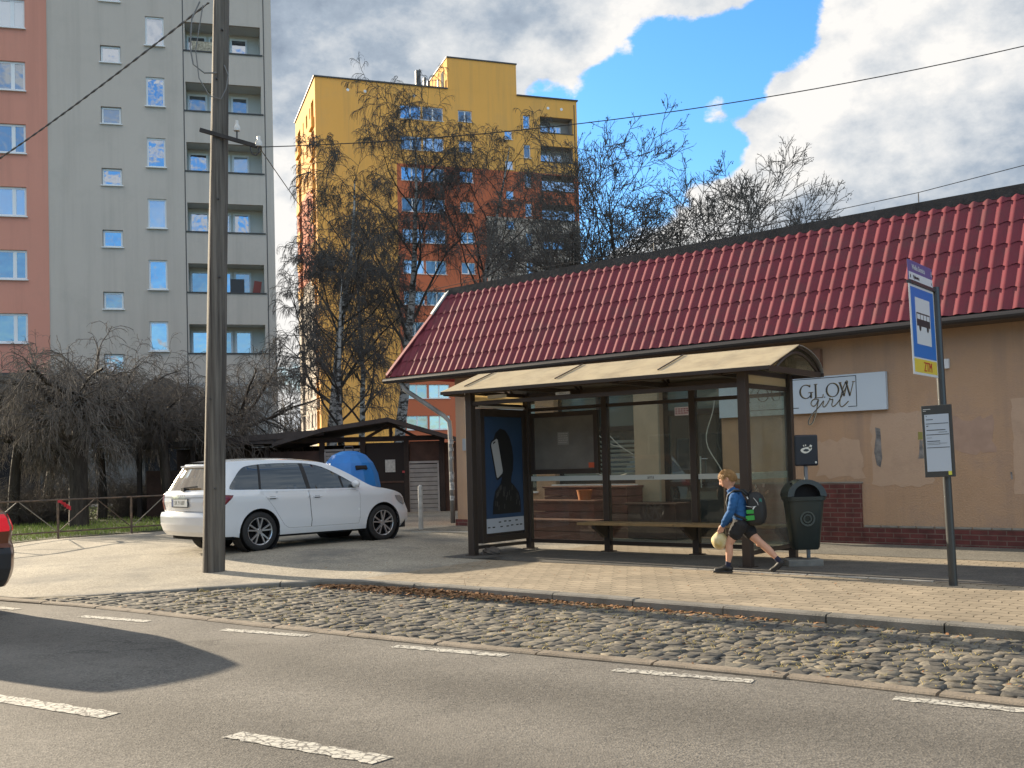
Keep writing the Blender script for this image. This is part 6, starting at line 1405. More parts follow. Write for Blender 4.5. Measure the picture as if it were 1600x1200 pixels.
# ------------------------------------------------------------------ boy
def skin(name,verts,edges,radii,m,parent=None,sub=2,root=0,flat=None):
    me=bpy.data.meshes.new('t'); me.from_pydata(verts,edges,[]); o=bpy.data.objects.new('t',me); COL.objects.link(o)
    sk=o.modifiers.new('s','SKIN'); sk.use_smooth_shade=True; sk.branch_smoothing=.6
    for i,r in enumerate(radii):
        sv=me.skin_vertices[0].data[i]; sv.radius=(r,r) if not isinstance(r,tuple) else r; sv.use_root=(i==root)
    sb=o.modifiers.new('b','SUBSURF'); sb.levels=sub; sb.render_levels=sub
    dg=bpy.context.evaluated_depsgraph_get(); dg.update(); nm_=bpy.data.meshes.new_from_object(o.evaluated_get(dg)); bpy.data.objects.remove(o)
    nm_.name=name; nm_.materials.clear(); nm_.materials.append(m); nm_.shade_smooth(); r_=bpy.data.objects.new(name,nm_); COL.objects.link(r_)
    if parent: r_.parent=parent
    return r_
M_skin=mat('skin',(.52,.29,.20),.5,var=.06,vscale=12,spec=.4); M_cloth=mat('blue_sweatshirt',(.012,.085,.24),.85,var=.15,vscale=9,bump=.3,bscale=30); M_short=mat('black_shorts',(.012,.012,.014),.85,bump=.3,bscale=40)
bpos=(2.73,12.62,.125); BA=math.atan2(SU[1],SU[0])+PI   # facing along -u
boy=thing('person','boy in blue sweatshirt and black shorts walking left past the bus shelter','person',bpos,BA+R(14))
# local frame: x forward, y left, z up.  Height about 1.25 m
from mathutils import noise as mnoise
def chain(mb,pts,n=14,sub=4):
    """tapering limb through (x,y,z,r) joints with round ends"""
    P=curve([p for p in pts],sub) if len(pts)>2 else [tuple(np.array(pts[0])*(1-t/6)+np.array(pts[1])*t/6) for t in range(7)]
    mb.path([p[:3] for p in P],[p[3] for p in P],n)
    for p in (P[0],P[-1]): mb.ball(p[:3],p[3]*.995,n,8)
def rings_(mb,st_,n=24):
    """torso from stacked ellipses (x,y,z,rx,ry)"""
    st_=curve(st_,4); o=len(mb.v)
    for (x,y,z,rx,ry) in st_:
        for j in range(n): a_=2*PI*j/n; mb.v.append((x+rx*math.cos(a_),y+ry*math.sin(a_),z))
    k=len(st_); mb.f+=[(o+i*n+j,o+i*n+(j+1)%n,o+(i+1)*n+(j+1)%n,o+(i+1)*n+j) for i in range(k-1) for j in range(n)]+[tuple(o+j for j in range(n))[::-1],tuple(o+(k-1)*n+j for j in range(n))]
    mb.m+=[0]*((k-1)*n+2)
def fuse(name,mb,m,parent,vox=.006,it=4,folds=0.,fs=14.,cut=None):
    me=mb.mesh('t'); bm=bmesh.new(); bm.from_mesh(me); bmesh.ops.recalc_face_normals(bm,faces=bm.faces); bm.to_mesh(me); bm.free(); o=bpy.data.objects.new('t',me); COL.objects.link(o)
    r=o.modifiers.new('r','REMESH'); r.mode='VOXEL'; r.voxel_size=vox; s_=o.modifiers.new('s','SMOOTH'); s_.factor=.5; s_.iterations=it
    dg=bpy.context.evaluated_depsgraph_get(); dg.update(); out=bpy.data.meshes.new_from_object(o.evaluated_get(dg)); bpy.data.objects.remove(o)
    if folds:
        bm=bmesh.new(); bm.from_mesh(out); bm.normal_update()
        for v in bm.verts:
            q=v.co; f=mnoise.noise(Vector((q.x*fs*.6,q.y*fs*.8,q.z*fs*1.7)))+.5*mnoise.noise(Vector((q.x*fs*1.5,q.y*fs*1.5,q.z*fs*3.2+5))); v.co=q+v.normal*f*folds
        bm.to_mesh(out); bm.free()
    out.name=name; out.materials.clear(); out.materials.append(m); out.shade_smooth(); r_=bpy.data.objects.new(name,out); COL.objects.link(r_); r_.parent=parent
    return r_
hipL,hipR=(.01,.055,.575),(-.01,-.055,.575)
wrL,paL=(.212,.118,.568),(.238,.100,.528); wrR,paR=(.222,-.055,.570),(.245,-.030,.532)
mb=MB()
rings_(mb,[(0,0,.52,.05,.08),(0,0,.58,.072,.105),(.01,0,.66,.072,.100),(.03,0,.76,.088,.112),(.055,0,.86,.092,.122),(.075,0,.925,.078,.112),(.09,0,.955,.052,.065),(.10,0,.975,.042,.044)])
chain(mb,[(.085,0,.94,.046),(.105,0,.985,.040),(.130,0,1.03,.040),(.150,0,1.09,.050)])
for (h_,th,kn,ca,an) in ((hipL,(.075,.062,.475),(.150,.062,.350),(.150,.062,.245),(.172,.060,.075)),(hipR,(-.075,-.060,.475),(-.195,-.060,.360),(-.300,-.062,.265),(-.420,-.060,.135))):
    chain(mb,[(*h_,.074),(*th,.062),(*kn,.045)]); chain(mb,[(*kn,.045),(*ca,.044),(*[ca[i]*.45+an[i]*.55 for i in range(3)],.032),(*an,.024)])
    f_w=(.02,0,.004) if h_ is hipL else (.012,0,-.02); mb.ball((kn[0]+f_w[0],kn[1],kn[2]+f_w[2]),.036,12,8)
chain(mb,[(.172,.060,.075,.026),(.160,.060,.052,.024),(.24,.058,.044,.022),(.28,.056,.038,.018)]); chain(mb,[(-.420,-.060,.135,.026),(-.425,-.060,.115,.024),(-.385,-.058,.072,.022),(-.345,-.056,.045,.016)])
for (sh_,el,wr,pa,sg_) in (((.06,.125,.905),(.095,.162,.735),wrL,paL,1),((.06,-.125,.905),(.11,-.155,.735),wrR,paR,-1)):
    chain(mb,[(*sh_,.048),(*[.5*(sh_[i]+el[i]) for i in range(3)],.042),(*el,.035)]); chain(mb,[(*el,.035),(*[.6*el[i]+.4*wr[i] for i in range(3)],.034),(*wr,.021)])
    p_=np.array(pa); w_=np.array(wr); d_=nrm_(p_-w_) if False else (p_-w_)/np.linalg.norm(p_-w_); ax=np.cross(d_,[0,sg_,.2]); ax/=np.linalg.norm(ax)   # ax: across the knuckles
    nn_=np.cross(d_,ax)
    for o__ in (-.016,-.005,.006,.016): chain(mb,[(*(w_+ax*o__*.6),.015),(*(p_+ax*o__),.0135)],10)
    for (o__,l_) in ((-.020,.046),(-.007,.053),(.006,.050),(.018,.040)):
        b_=p_+ax*o__+d_*.006; m1=b_+d_*l_*.45; m2=m1+(d_*.75-nn_*sg_*.5)*l_*.35; m3=m2+(d_*.1-nn_*sg_*.8)*l_*.3
        chain(mb,[(*b_,.0095),(*m1,.0088),(*m2,.008),(*m3,.0066)],10)
    b_=w_*.45+p_*.55-ax*.022; chain(mb,[(*b_,.0115),(*(b_-ax*.016+d_*.018),.0095),(*(b_-ax*.012+d_*.040-nn_*sg_*.01),.0078)],10)
body=None; body_mb=mb
# head: sculpted ellipsoid with face, turned down, joined to the body mesh
def head_mesh():
    bm=bmesh.new(); bmesh.ops.create_uvsphere(bm,u_segments=40,v_segments=28,radius=1.)
    for v in bm.verts:
        x,y,z=v.co; 
        X=x*.100; Y=y*.078; Z=z*.112
        if z<0: X*=1-.10*(-z); Y*=1-.30*(-z)**1.3; X+=.012*(-z)
        if x<0 and z>-.2: X*=1.08
        # face relief
        fx=max(0,x)
        if fx>.3:
            X+=.022*math.exp(-((y/.16)**2+((z+.18)/.16)**2))          # nose
            X+=.010*math.exp(-((y/.10)**2+((z-.0)/.22)**2))
            X+=.008*math.exp(-((y/.30)**2+((z+.47)/.09)**2))          # lips
            X+=.010*math.exp(-((y/.28)**2+((z+.80)/.14)**2))          # chin
            for s_ in (-1,1): X-=.012*math.exp(-(((y-s_*.36)/.17)**2+((z-.05)/.12)**2))
            X+=.006*math.exp(-((abs(y)-.3)/.3)**2-((z-.26)/.08)**2)
        v.co=(X,Y,Z)
    for s_ in (-1,1):
        r=bmesh.ops.create_uvsphere(bm,u_segments=14,v_segments=10,radius=1.)
        for v in r['verts']: x,y,z=v.co; v.co=(-.006+x*.020-.006*z*0,s_*.077+y*.008+s_*(.006 if x<0 else 0),-.008+z*.029)
    return bm
bm=head_mesh(); Mh=Matrix.Translation((.155,0,1.125))@Matrix.Rotation(R(26),4,'Y'); bm.transform(Mh)
o_=len(body_mb.v); bm.verts.ensure_lookup_table(); body_mb.add([tuple(v.co) for v in bm.verts],[tuple(v.index for v in f.verts) for f in bm.faces]); bm.free()
body=fuse('body',body_mb,M_skin,boy,.0042,2)
def hp_(x,y,z): return tuple(Mh@Vector((x,y,z)))
mb=MB()
for s_ in (-1,1): mb.ball(hp_(.088,s_*.029,.005),.010,10,6,(.6,1.2,.8))
mb.build('eye',mat('eye_dark',(.05,.035,.03),.3),boy,smooth=True)
mb=MB(); mb.ball(hp_(.098,0,-.052),.012,10,6,(.5,1.5,.35)); mb.build('mouth',mat('lips',(.38,.14,.11),.5),boy,smooth=True)
# hair: shell over the skull cut above brow and ears
bm=bmesh.new(); bmesh.ops.create_uvsphere(bm,u_segments=48,v_segments=32,radius=1.)
kill=[]
for v in bm.verts:
    x,y,z=v.co; cut=.40 if x>.55 else (.10 if x>.10 else (-.10 if x>-.25 else -.50)); 
    if z<cut and not (x<-.25 and z>-.62): kill.append(v)
bmesh.ops.delete(bm,geom=kill,context='VERTS')
for v in bm.verts:
    x,y,z=v.co; n_=1.0+.035*math.sin(9*y+5*x+3*math.sin(7*z))+.025*math.sin(23*x+17*y)
    X=x*.104*n_; Y=y*.081*n_; Z=z*.117*n_
    if x<0: X*=1.07
    if z<0: Y*=1-.22*(-z); X*=1-.12*(-z)
    if x>.3: X+=.010; Z-=.008*(x-.3)
    v.co=(X,Y,Z)
bm.transform(Mh); hmr=bpy.data.meshes.new('hair'); bm.to_mesh(hmr); bm.free(); hmr.shade_smooth()
M_hair=mat('hair',(.27,.145,.05),.55,vcol=(.42,.25,.10),vscale=60,bump=.8,bscale=90); hmr.materials.append(M_hair); ho=bpy.data.objects.new('hair',hmr); COL.objects.link(ho); ho.parent=boy
sd_=ho.modifiers.new('sol','SOLIDIFY'); sd_.thickness=.012; sd_.offset=-1
L=[]
for i in range(900):
    a=random.uniform(0,2*PI); z=random.uniform(-.5,1); x,y=math.cos(a)*math.sqrt(1-z*z),math.sin(a)*math.sqrt(1-z*z)
    if z<(.42 if x>.5 else (.12 if x>.1 else -.05 if x>-.25 else -.42)): continue
    q=Vector((x*.108,y*.083,z*.119)); t=Vector((.5,y*.3,-.75 if z<.6 else -.25)); t=(t-q.normalized()*t.dot(q.normalized())).normalized() if x>-.1 else Vector((-.3,y*.3,-1)).normalized()
    P_=[Mh@(q-t*.010+q.normalized()*-.002),Mh@(q+q.normalized()*.004+t*.007),Mh@(q+t*.018-q.normalized()*.002)]
    L.append((np.array([tuple(p) for p in P_]),np.array([.0035,.003,.001])))
Vv,Ff=tube_batch(L,3); raw('hair_strands',Vv,Ff,M_hair,ho,smooth=True)
# clothes
mb=MB(); rings_(mb,[(.0,0,.635,.098,.125),(.01,0,.67,.104,.130),(.03,0,.76,.104,.128),(.055,0,.86,.106,.136),(.075,0,.925,.092,.128),(.09,0,.960,.062,.080),(.10,0,.985,.050,.054)])
for sy in (1,-1):
    e_=(.098,.163*sy,.735); w__=wrL if sy>0 else wrR
    chain(mb,[(.06,.120*sy,.905,.060),(.075,.155*sy,.82,.054),(*e_,.049)]); chain(mb,[(*e_,.049),(*[.5*(e_[i]+w__[i]) for i in range(3)],.044),(*[.08*e_[i]+.92*w__[i] for i in range(3)],.031)])
chain(mb,[(.03,-.05,.965,.030),(.045,0,.975,.036),(.03,.05,.965,.030)])
fuse('sweatshirt',mb,M_cloth,boy,.006,3,.0065,16)
mb=MB(); mb.lathe([(.050,-.02),(.056,.0),(.054,.022),(.047,.028),(.044,.01)],24,(0,0,0),cap=False); cl=mb.build('collar',M_cloth,boy,smooth=True); cl.location=(.113,0,.985); cl.rotation_euler=(0,.5,0)
mb=MB(); rings_(mb,[(0,0,.52,.075,.10),(0,0,.565,.104,.126),(.0,0,.62,.104,.128),(.01,0,.685,.098,.122)])
chain(mb,[(.01,.055,.575,.098),(.045,.062,.52,.090),(.070,.064,.475,.085)]); chain(mb,[(-.01,-.055,.575,.098),(-.05,-.062,.52,.090),(-.078,-.064,.480,.085)])
fuse('shorts',mb,M_short,boy,.006,2,.006,15)
M_sock=mat('navy_sock',(.012,.015,.04),.9); M_shoe=mat('black_shoe',(.010,.010,.011),.55)
mb=MB(); chain(mb,[(.168,.061,.125,.033),(.173,.060,.070,.034)]); fuse('sock',mb,M_sock,boy,.004,1); mb=MB(); chain(mb,[(-.386,-.060,.172,.033),(-.425,-.060,.130,.034)]); fuse('sock',mb,M_sock,boy,.004,1)
def shoe(pts,sole):
    mb=MB(); chain(mb,pts,16); mb.bar(sole[0],sole[1],.066,.022); q=fuse('shoe',mb,M_shoe,boy,.004,2); return q
shoe([(.145,.060,.052,.036),(.19,.060,.062,.038),(.25,.058,.045,.036),(.315,.056,.034,.027)],((.118,.060,.013),(.345,.056,.013)))
shoe([(-.437,-.060,.128,.036),(-.415,-.060,.098,.038),(-.375,-.058,.062,.034),(-.325,-.056,.034,.026)],((-.475,-.060,.128),(-.345,-.058,.012)))
for (x_,z_) in ((.205,.098),(.222,.092),(.24,.084)): MB().bar((x_,.035,z_),(x_,.085,z_),.005,.004).build('shoelace',mat('lace_grey',(.12,.12,.12),.7),boy)
# backpack and drawstring bag are things of their own
bk=thing('backpack','black school backpack with green and teal patches worn by the walking boy','backpack',bpos,BA+R(14))
bm=bmesh.new(); bmesh.ops.create_cube(bm,size=1.)
bmesh.ops.subdivide_edges(bm,edges=bm.edges,cuts=5,use_grid_fill=True)
for v in bm.verts:
    x,y,z=v.co*2; k=(abs(x)**4+abs(y)**4+abs(z)**4)**.25/max(abs(x),abs(y),abs(z),1e-6) 
    q=Vector((x,y,z))/max(k,1e-6)*1.0
    sx_=.095*(1-.18*q.z); v.co=Vector((-.165-.0*q.z+q.x*sx_+(.03*(1-q.z*q.z) if q.x<0 else 0)*-1,q.y*.125*(1-.10*max(0,q.z)),.765+q.z*.20))
bmesh.ops.subdivide_edges(bm,edges=bm.edges,cuts=0) if False else None; bmm=bpy.data.meshes.new('bag_body'); bm.to_mesh(bmm); bm.free(); bmm.shade_smooth(); M_bag=mat('backpack_black',(.012,.014,.016),.65,bump=.25,bscale=35); bmm.materials.append(M_bag); bo_=bpy.data.objects.new('bag_body',bmm); COL.objects.link(bo_); bo_.parent=bk; _s=bo_.modifiers.new('sub','SUBSURF'); _s.levels=2; _s.render_levels=2
mb=MB(); 
mb.ball((-.215,0,.70),.1,16,10,(.62,1.0,1.15)); mb.build('front_pocket',M_bag,bk,smooth=True)
M_grn=mat('pack_green',(.03,.30,.05),.6); M_teal=mat('pack_teal',(.02,.16,.14),.6,var=.5,vscale=40)
mb=MB(); mb.box((-.125,.126,.735),(.085,.006,.045),rotm(0,.05,0)); mb.box((-.125,.126,.662),(.10,.006,.055),rotm(0,.08,0)); mb.box((-.125,-.126,.735),(.085,.006,.045)); mb.build('green_patch',M_grn,bk)
mb=MB(); mb.box((-.235,.085,.84),(.03,.05,.10),rotm(0,0,.6)); mb.build('teal_patch',M_teal,bk)
mb=MB(); mb.path([(-.17,.128,.90),(-.215,.120,.84),(-.23,.112,.76),(-.215,.112,.68)],.004,5); mb.path([(-.08,.127,.80),(-.15,.129,.79),(-.2,.124,.80)],.0035,5); mb.build('reflective_piping',mat('piping_grey',(.45,.47,.48),.4),bk)
mb=MB(); mb.box((-.10,.129,.90),(.012,.004,.03),rotm(0,.4,0)); mb.box((-.17,.129,.78),(.014,.004,.04),rotm(0,-.6,0)); mb.build('logo_mark',M_swhite,bk)
for s_ in (-1,1):
    MB().path([(-.09,s_*.075,.92),(-.02,s_*.085,.985),(.06,s_*.088,.985),(.135,s_*.09,.93),(.155,s_*.095,.84),(.13,s_*.115,.75),(.03,s_*.13,.69),(-.09,s_*.115,.64)],.016,8).build('shoulder_strap',M_bag,bk,smooth=True)
MB().path([(-.10,-.02,.95),(-.12,-.02,.985),(-.12,.02,.985),(-.10,.02,.95)],.007,6).build('haul_loop',M_bag,bk)
dg_=thing('drawstring_bag','round yellowish drawstring bag hanging from the hands of the boy','bag',bpos,BA+R(14))
M_yb=mat('yellow_fabric',(.42,.32,.10),.8,vcol=(.56,.50,.33),vscale=9,bump=.5,bscale=25)
bm=bmesh.new(); bmesh.ops.create_icosphere(bm,subdivisions=4,radius=.098)
for v in bm.verts: a=math.atan2(v.co.y,v.co.x); v.co*=1+.03*math.sin(7*a+3*v.co.z*20)*(.5+v.co.z*4)+.02*math.sin(v.co.z*60+a*2); v.co.z*=1.05; v.co.z+=.03*math.exp(-(v.co.x**2+v.co.y**2)/.0006)*(1 if v.co.z>0 else 0)
bme=bpy.data.meshes.new('pouch'); bm.to_mesh(bme); bm.free(); bme.shade_smooth(); bme.materials.append(M_yb); b_o=bpy.data.objects.new('pouch',bme); COL.objects.link(b_o); b_o.parent=dg_; b_o.location=(.265,.05,.385)
MB().path([(.262,.05,.49),(.258,.06,.53),(.25,.09,.535)],.006,6).path([(.266,.05,.49),(.26,.03,.53),(.252,-.02,.54)],.006,6).build('cord',mat('orange_cord',(.55,.12,.03),.7),dg_)
# ------------------------------------------------------------------ trees
def bark(name,col,col2,white=False):
    if name in MAT: return MAT[name]
    m=bpy.data.materials.new(name); m.use_nodes=True; t=m.node_tree; b=t.nodes['Principled BSDF']; b.inputs['Roughness'].default_value=.9; b.inputs['Specular IOR Level'].default_value=.2
    c=t.nodes.new('ShaderNodeTexCoord').outputs['Object']; mp=t.nodes.new('ShaderNodeMapping'); mp.inputs['Scale'].default_value=(2,2,5) if white else (8,8,1.5); t.links.new(c,mp.inputs[0])
    n=t.nodes.new('ShaderNodeTexNoise'); n.inputs['Scale'].default_value=1.6; n.inputs['Detail'].default_value=6; n.inputs['Roughness'].default_value=.7; t.links.new(mp.outputs[0],n.inputs['Vector'])
    r=t.nodes.new('ShaderNodeValToRGB'); r.color_ramp.elements[0].position=.46 if white else .3; r.color_ramp.elements[1].position=.52 if white else .7; r.color_ramp.elements[0].color=(*col,1); r.color_ramp.elements[1].color=(*col2,1); t.links.new(n.outputs[0],r.inputs[0]); t.links.new(r.outputs[0],b.inputs['Base Color'])
    MAT[name]=m; return m
B_birch=bark('birch_bark',(.05,.045,.04),(.34,.33,.31),True); B_dark=bark('dark_bark',(.028,.024,.020),(.085,.072,.060)); B_twig=mat('birch_twig',(.10,.092,.085),.95,spec=.1); B_twig2=mat('dark_twig',(.115,.102,.090),.95,spec=.1); B_pale=mat('pale_twig',(.20,.18,.155),.95,spec=.1)
def nrm(v): return v/(np.linalg.norm(v)+1e-9)
def grow(p,d,L,r,lev,prm,out):
    P=prm[lev]; k=P['k']; pts=[p]; st=L/(k-1); q=d.copy(); cur=p
    for i in range(k-1):
        q=nrm(q+rng.normal(0,P['wob'],3)+np.array([0,0,P['trop']*(1 if P['trop']<0 else 1)])*(1+P.get('acc',0)*i)); cur=cur+q*st; pts.append(cur)
    pts=np.array(pts); rad=r*np.linspace(1,P['tap'],k); out[lev].append((pts,rad))
    if lev+1<len(prm):
        n=P['n']; n=max(1,int(round(n*(.75+.5*rng.random()))))
        ts=np.sort(rng.uniform(P['t0'],1.,n)); ph=rng.uniform(0,2*PI)
        for j,t in enumerate(ts):
            i=min(k-2,int(t*(k-1))); f=t*(k-1)-i; b=pts[i]*(1-f)+pts[i+1]*f; ax=nrm(pts[i+1]-pts[i])
            ph+=2.4+rng.normal(0,.4); a_=np.cross(ax,[0,0,1]); a_=nrm(a_) if np.linalg.norm(a_)>.1 else np.array([1.,0,0]); c_=np.cross(ax,a_)
            an=P['ang']*(1+rng.normal(0,.18)); cd=nrm(ax*math.cos(an)+(a_*math.cos(ph)+c_*math.sin(ph))*math.sin(an))
            cl=L*P['lr']*(1-.55*(t-P['t0'])/(1-P['t0']+.01)*P.get('sh',1))*rng.uniform(.75,1.2)
            grow(b,cd,cl,r*(1-(1-P['tap'])*t)*P['rr'],lev+1,prm,out)
def tree(name,label,base,lean,H,r,prm,mats,group=None,cat='tree',multi=None):
    t_=thing(name,label,cat,base,0,group); out=[[] for _ in prm]
    b0=np.array([0.,0,-.2])
    if multi:
        for (d_,l_,rr_) in multi: grow(b0,nrm(np.array(d_,float)),l_,rr_,0,prm,out)
    else: grow(b0,nrm(np.array([lean[0],lean[1],1.])),H,r,0,prm,out)
    V,F=tube_batch(out[0],10); raw('trunk',V,F,mats[0],t_,smooth=True)
    V,F=tube_batch(out[1],6); raw('limbs',V,F,mats[1],t_,smooth=True)
    rest=[(P_,np.maximum(rad,.008 if name!='weeping_tree' else .006)) for o_ in out[2:-1] for P_,rad in o_]
    V,F=tube_batch(rest,4); raw('branches',V,F,mats[2],t_,smooth=True)
    V,F=tube_batch([(P_,np.maximum(rad,{'birch_tree':.0037,'bare_tree':.0045}.get(name,.0035))) for P_,rad in out[-1]],3); raw('crown',V,F,mats[3],t_)
    return t_,out
birch=[dict(k=14,wob=.045,trop=.05,tap=.10,n=17,t0=.28,ang=.75,lr=.36,rr=.42,sh=.8),
       dict(k=9,wob=.13,trop=.06,tap=.22,n=8,t0=.25,ang=.75,lr=.48,rr=.5),
       dict(k=7,wob=.16,trop=-.04,tap=.3,n=8,t0=.2,ang=.8,lr=.62,rr=.5),
       dict(k=7,wob=.16,trop=-.14,acc=.25,tap=.4,n=8,t0=.12,ang=.6,lr=.85,rr=.55),
       dict(k=6,wob=.10,trop=-.30,acc=.4,tap=.5)]
random.seed(3); rng=np.random.default_rng(12)
tree('birch_tree','tallest bare birch, its leaning pale trunk rising behind the bin shelter gable',(-4.38,38,.2),(.11,0),13.9,.24,birch,(B_birch,B_dark,B_twig,B_twig),'bare birches behind the bin shelter')
tree('birch_tree','broad dark birch with a twig curtain left of the tallest birch',(-6.35,36,.2),(.06,0),11.6,.22,birch,(B_birch,B_dark,B_twig,B_twig),'bare birches behind the bin shelter')
tree('birch_tree','bare birch behind the left end of the red roof',(-1.41,41,.2),(.06,0),13.6,.20,birch,(B_birch,B_dark,B_twig,B_twig),'bare birches behind the bin shelter')
tree('birch_tree','low dense birch with fine hanging twigs between grey block and bin shelter',(-5.15,33,.2),(-.05,0),7.8,.15,birch,(B_birch,B_dark,B_twig,B_twig),'bare birches behind the bin shelter')
tree('birch_tree','smaller bare birch growing close to the right edge of the grey block',(-6.19,43,.2),(-.02,0),11.5,.16,birch,(B_birch,B_dark,B_twig,B_twig),'bare birches behind the bin shelter')
ash=[dict(k=12,wob=.05,trop=.06,tap=.04,n=16,t0=.42,ang=.92,lr=.46,rr=.60,sh=.8),
     dict(k=9,wob=.11,trop=.03,tap=.22,n=8,t0=.2,ang=.70,lr=.52,rr=.52),
     dict(k=6,wob=.14,trop=.03,tap=.35,n=5,t0=.2,ang=.7,lr=.62,rr=.58),
     dict(k=5,wob=.12,trop=.04,tap=.5,n=3,t0=.25,ang=.7,lr=.55,rr=.6),
     dict(k=4,wob=.10,trop=.05,tap=.6)]
rng=np.random.default_rng(5)
def seeds(t_,out,n,seed):
    g=np.random.default_rng(seed); V=[];F=[]; tips=[o_[0][-1] for o_ in out[3]]+[o_[0][-2] for o_ in out[3]]
    for i in g.choice(len(tips),min(n,len(tips)),replace=False):
        p=tips[i]
        for q in range(5):
            c_=p+np.array([g.normal(0,.035),g.normal(0,.035),-abs(g.normal(.05,.05))]); o_=len(V); a=g.uniform(0,2*PI); w_=.014; h_=g.uniform(.03,.065); dx,dy=math.cos(a)*w_,math.sin(a)*w_
            V+=[c_+[0,0,h_*.5],c_+[dx,dy,0],c_-[0,0,h_*.6],c_-[dx,dy,0],c_+[-dy,dx,0],c_-[-dy,dx,0]]; F+=[(o_,o_+1,o_+2,o_+3),(o_,o_+4,o_+2,o_+5)]
    raw('seed_clusters',V,F,B_twig2,t_)
t_,o_=tree('bare_tree','bare tree with one straight leader against the blue gap in the clouds',(3.36,30,.2),(.01,0),9.7,.16,ash,(B_dark,B_dark,B_twig2,B_twig2),'bare trees behind the salon roof'); seeds(t_,o_,380,1)
t_,o_=tree('bare_tree','spreading bare tree leaning right against the white cloud above the roof',(4.73,30,.2),(0,0),9,.13,ash,(B_dark,B_dark,B_twig2,B_twig2),'bare trees behind the salon roof',multi=[((.12,0,1),8.6,.13),((.32,.1,1),9.2,.13),((.55,-.1,1),8.6,.10),((-.28,.1,1),8.0,.10)]); seeds(t_,o_,500,2)
t_,o_=tree('bare_tree','bare tree with dark seed clusters overlapping the right edge of the yellow tower',(1.67,31,.2),(0,0),9.6,.13,ash,(B_dark,B_dark,B_twig2,B_twig2),'bare trees behind the salon roof',multi=[((-.12,0,1),9.3,.12),((.08,.1,1),9.0,.10)]); seeds(t_,o_,380,3)
umb=[dict(k=6,wob=.06,trop=.05,tap=.75,n=12,t0=.86,ang=1.25,lr=.74,rr=.5,sh=0),
     dict(k=9,wob=.18,trop=-.02,acc=.0,tap=.3,n=10,t0=.12,ang=.8,lr=.50,rr=.5,sh=.4),
     dict(k=7,wob=.20,trop=-.05,acc=.05,tap=.4,n=9,t0=.1,ang=.8,lr=.60,rr=.5,sh=.3),
     dict(k=6,wob=.18,trop=-.16,acc=.2,tap=.5,n=4,t0=.1,ang=.7,lr=.65,rr=.6),
     dict(k=5,wob=.14,trop=-.30,acc=.3,tap=.6)]
for i,(x,Y,h,r,lab) in enumerate([(-10.56,25.5,3.0,.24,'thick trunked umbrella shaped weeping tree behind the lawn fence'),(-11.57,29.5,3.15,.14,'slim trunked weeping tree just right of the thick trunked one'),(-12.86,27,2.7,.15,'weeping tree above the red tail light at the left edge of the picture'),(-9.26,28.5,3.0,.15,'weeping tree directly left of the wooden pole behind the white car'),(-7.49,31,3.2,.16,'weeping tree right of the wooden pole above the roof of the white car'),(-15.15,34,3.2,.16,'weeping tree standing farthest back below the salmon wall'),(-9.95,35,3.4,.16,'weeping tree standing farthest back behind the wooden pole')]):
    tree('weeping_tree',lab,(x,Y,.2),(rng.normal(0,.06),0),h,r,umb,(B_dark,B_dark,B_twig2,B_twig2 if i%2 else B_pale),'umbrella shaped weeping trees on the lawn')
# clipped bare shrubs and hedges
def shrub(name,label,pos,rad,n,hh,cat='shrub',group='bare shrubs on the dark lawn',sx=1.):
    t_=thing(name,label,cat,pos,0,group); L=[]
    for i in range(n):
        a=rng.uniform(0,2*PI); q=np.array([rng.normal(0,rad*.35)*sx,rng.normal(0,rad*.35),0]); d=nrm(np.array([math.cos(a)*.7,math.sin(a)*.7,rng.uniform(.2,1.2)])); pts=[q]; l=hh*rng.uniform(.5,1.)
        for k in range(4): d=nrm(d+rng.normal(0,.28,3)); pts.append(pts[-1]+d*l/4)
        pts=np.array(pts); pts[:,2]=np.clip(pts[:,2],0,hh*1.1); L.append((pts,np.linspace(.009,.003,5)))
        for j in range(4):
            b=pts[rng.integers(1,5)]; d2=nrm(rng.normal(0,1,3)+[0,0,.4]); P2=np.array([b,b+d2*.12,b+d2*.2+rng.normal(0,.03,3)]); L.append((P2,np.array([.005,.004,.002])))
    V,F=tube_batch(L,3); raw('twigs',V,F,B_twig2,t_); return t_
shrub('shrub','rounded bare shrub beside the red tail light at far left',(-13.01,27.5,.2),.8,420,1.35); shrub('shrub','rounded bare shrub between the left edge and the thick trunk',(-12.39,28.5,.2),.8,420,1.3); shrub('shrub','low bare shrub right of the slim trunk',(-11.08,30.5,.2),.8,420,1.2); shrub('shrub','bare shrub just left of the wooden pole',(-10.19,31,.2),1.0,500,1.3); shrub('shrub','bare shrub between the two leaning trunks and the car roof',(-11.45,33,.2),.9,420,1.4)
shrub('shrub','bare shrub above the roof of the white car',(-7.05,32,.2),1.1,500,1.5)
for i in range(7):
    shrub('hedge','dark bare hedge section %s'%['under the salmon wall','left of the thick trunk along the building','behind the thick trunk','right of the slim trunk along the building','below the small windows','under the arched canopy','under the loggias right of the pole'][i],gpt(-12.6+i*2.05,-1.4,.2),1.0,420,1.7,'hedge','hedge sections along the grey block',sx=1.6)
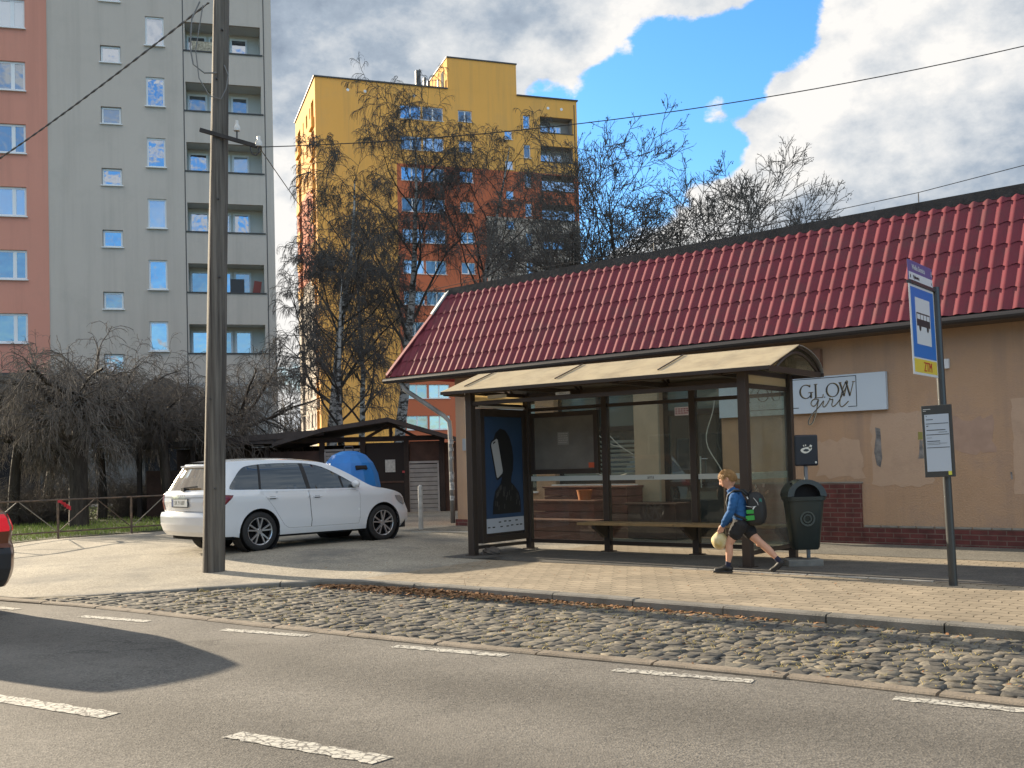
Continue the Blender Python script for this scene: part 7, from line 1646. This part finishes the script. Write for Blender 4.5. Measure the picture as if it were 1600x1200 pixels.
# low path edge and far wood
o=MB().b2(-2.2,2.2,-.35,.35,0,.02).build('garden_path',mat('pale_path',(.30,.29,.27),.9)); o['kind']='structure'; o.location=(-10.6,30.3,.215)
def farwood():
    L=[]
    for i in range(900):
        x=rng.uniform(-70,40); y=rng.uniform(125,150); h=rng.uniform(4,9); b=np.array([x,y,.2]); t=b+[rng.normal(0,.6),0,h]; L.append((np.array([b,(b+t)/2,t]),np.array([.12,.08,.03])))
        for k in range(22): 
            q=b+(t-b)*rng.uniform(.35,1); d=nrm(rng.normal(0,1,3)+[0,0,.9]); l=rng.uniform(.8,2.4); L.append((np.array([q,q+d*l*.5,q+d*l+rng.normal(0,.2,3)]),np.array([.05,.035,.015])))
    V,F=tube_batch(L,3); o=raw('far_wood',V,F,mat('far_twig',(.09,.075,.065),.9)); o['kind']='stuff'
farwood()
# houses across the street, behind the photographer: seen only as reflections in glass
def opposite(x,y,rz,w_,h_,m,label):
    t_=thing('street_house',label,'building',(x,y,0),rz); hs=[(a,a+1.1,z,z+1.5) for a in np.arange(-w_/2+1,w_/2-1.2,2.3) for z in np.arange(1.0,h_-1.6,3.0)]
    mb=MB(); wall_holes(mb,-w_/2,w_/2,0,h_,hs,0,.2); mb.b2(-w_/2,w_/2,7.8,8,0,h_); mb.b2(-w_/2,-w_/2+.2,.2,7.8,0,h_); mb.b2(w_/2-.2,w_/2,.2,7.8,0,h_); mb.build('wall',m,t_)
    mb=MB(); mb.prism([(-.4,h_),(4,h_+2.6),(8.4,h_)],-w_/2-.3,w_/2+.3,plane='YZ'); mb.build('roof',mat('slate',(.08,.07,.07),.8),t_)
    for a,b,c,d in hs: 
        f=MB().b2(a,b,.12,.2,c,d).build('window',M_white,t_); MB().b2(a+.08,b-.08,.1,.118,c+.08,d-.08).build('pane',M_win2,f)
opposite(3,-13,PI+R(-34),16,6.5,mat('house_cream',(.42,.37,.28),.9),'cream two storey house across the street with a slate roof')
opposite(-16,0,PI+R(-34),12,6.,mat('house_ochre',(.38,.27,.17),.9),'ochre two storey house across the street with a slate roof')

opposite(-26,9.5,PI+R(-36),20,8.,mat('house_brown',(.16,.12,.10),.9),'brown two storey house further up the opposite side of the street')
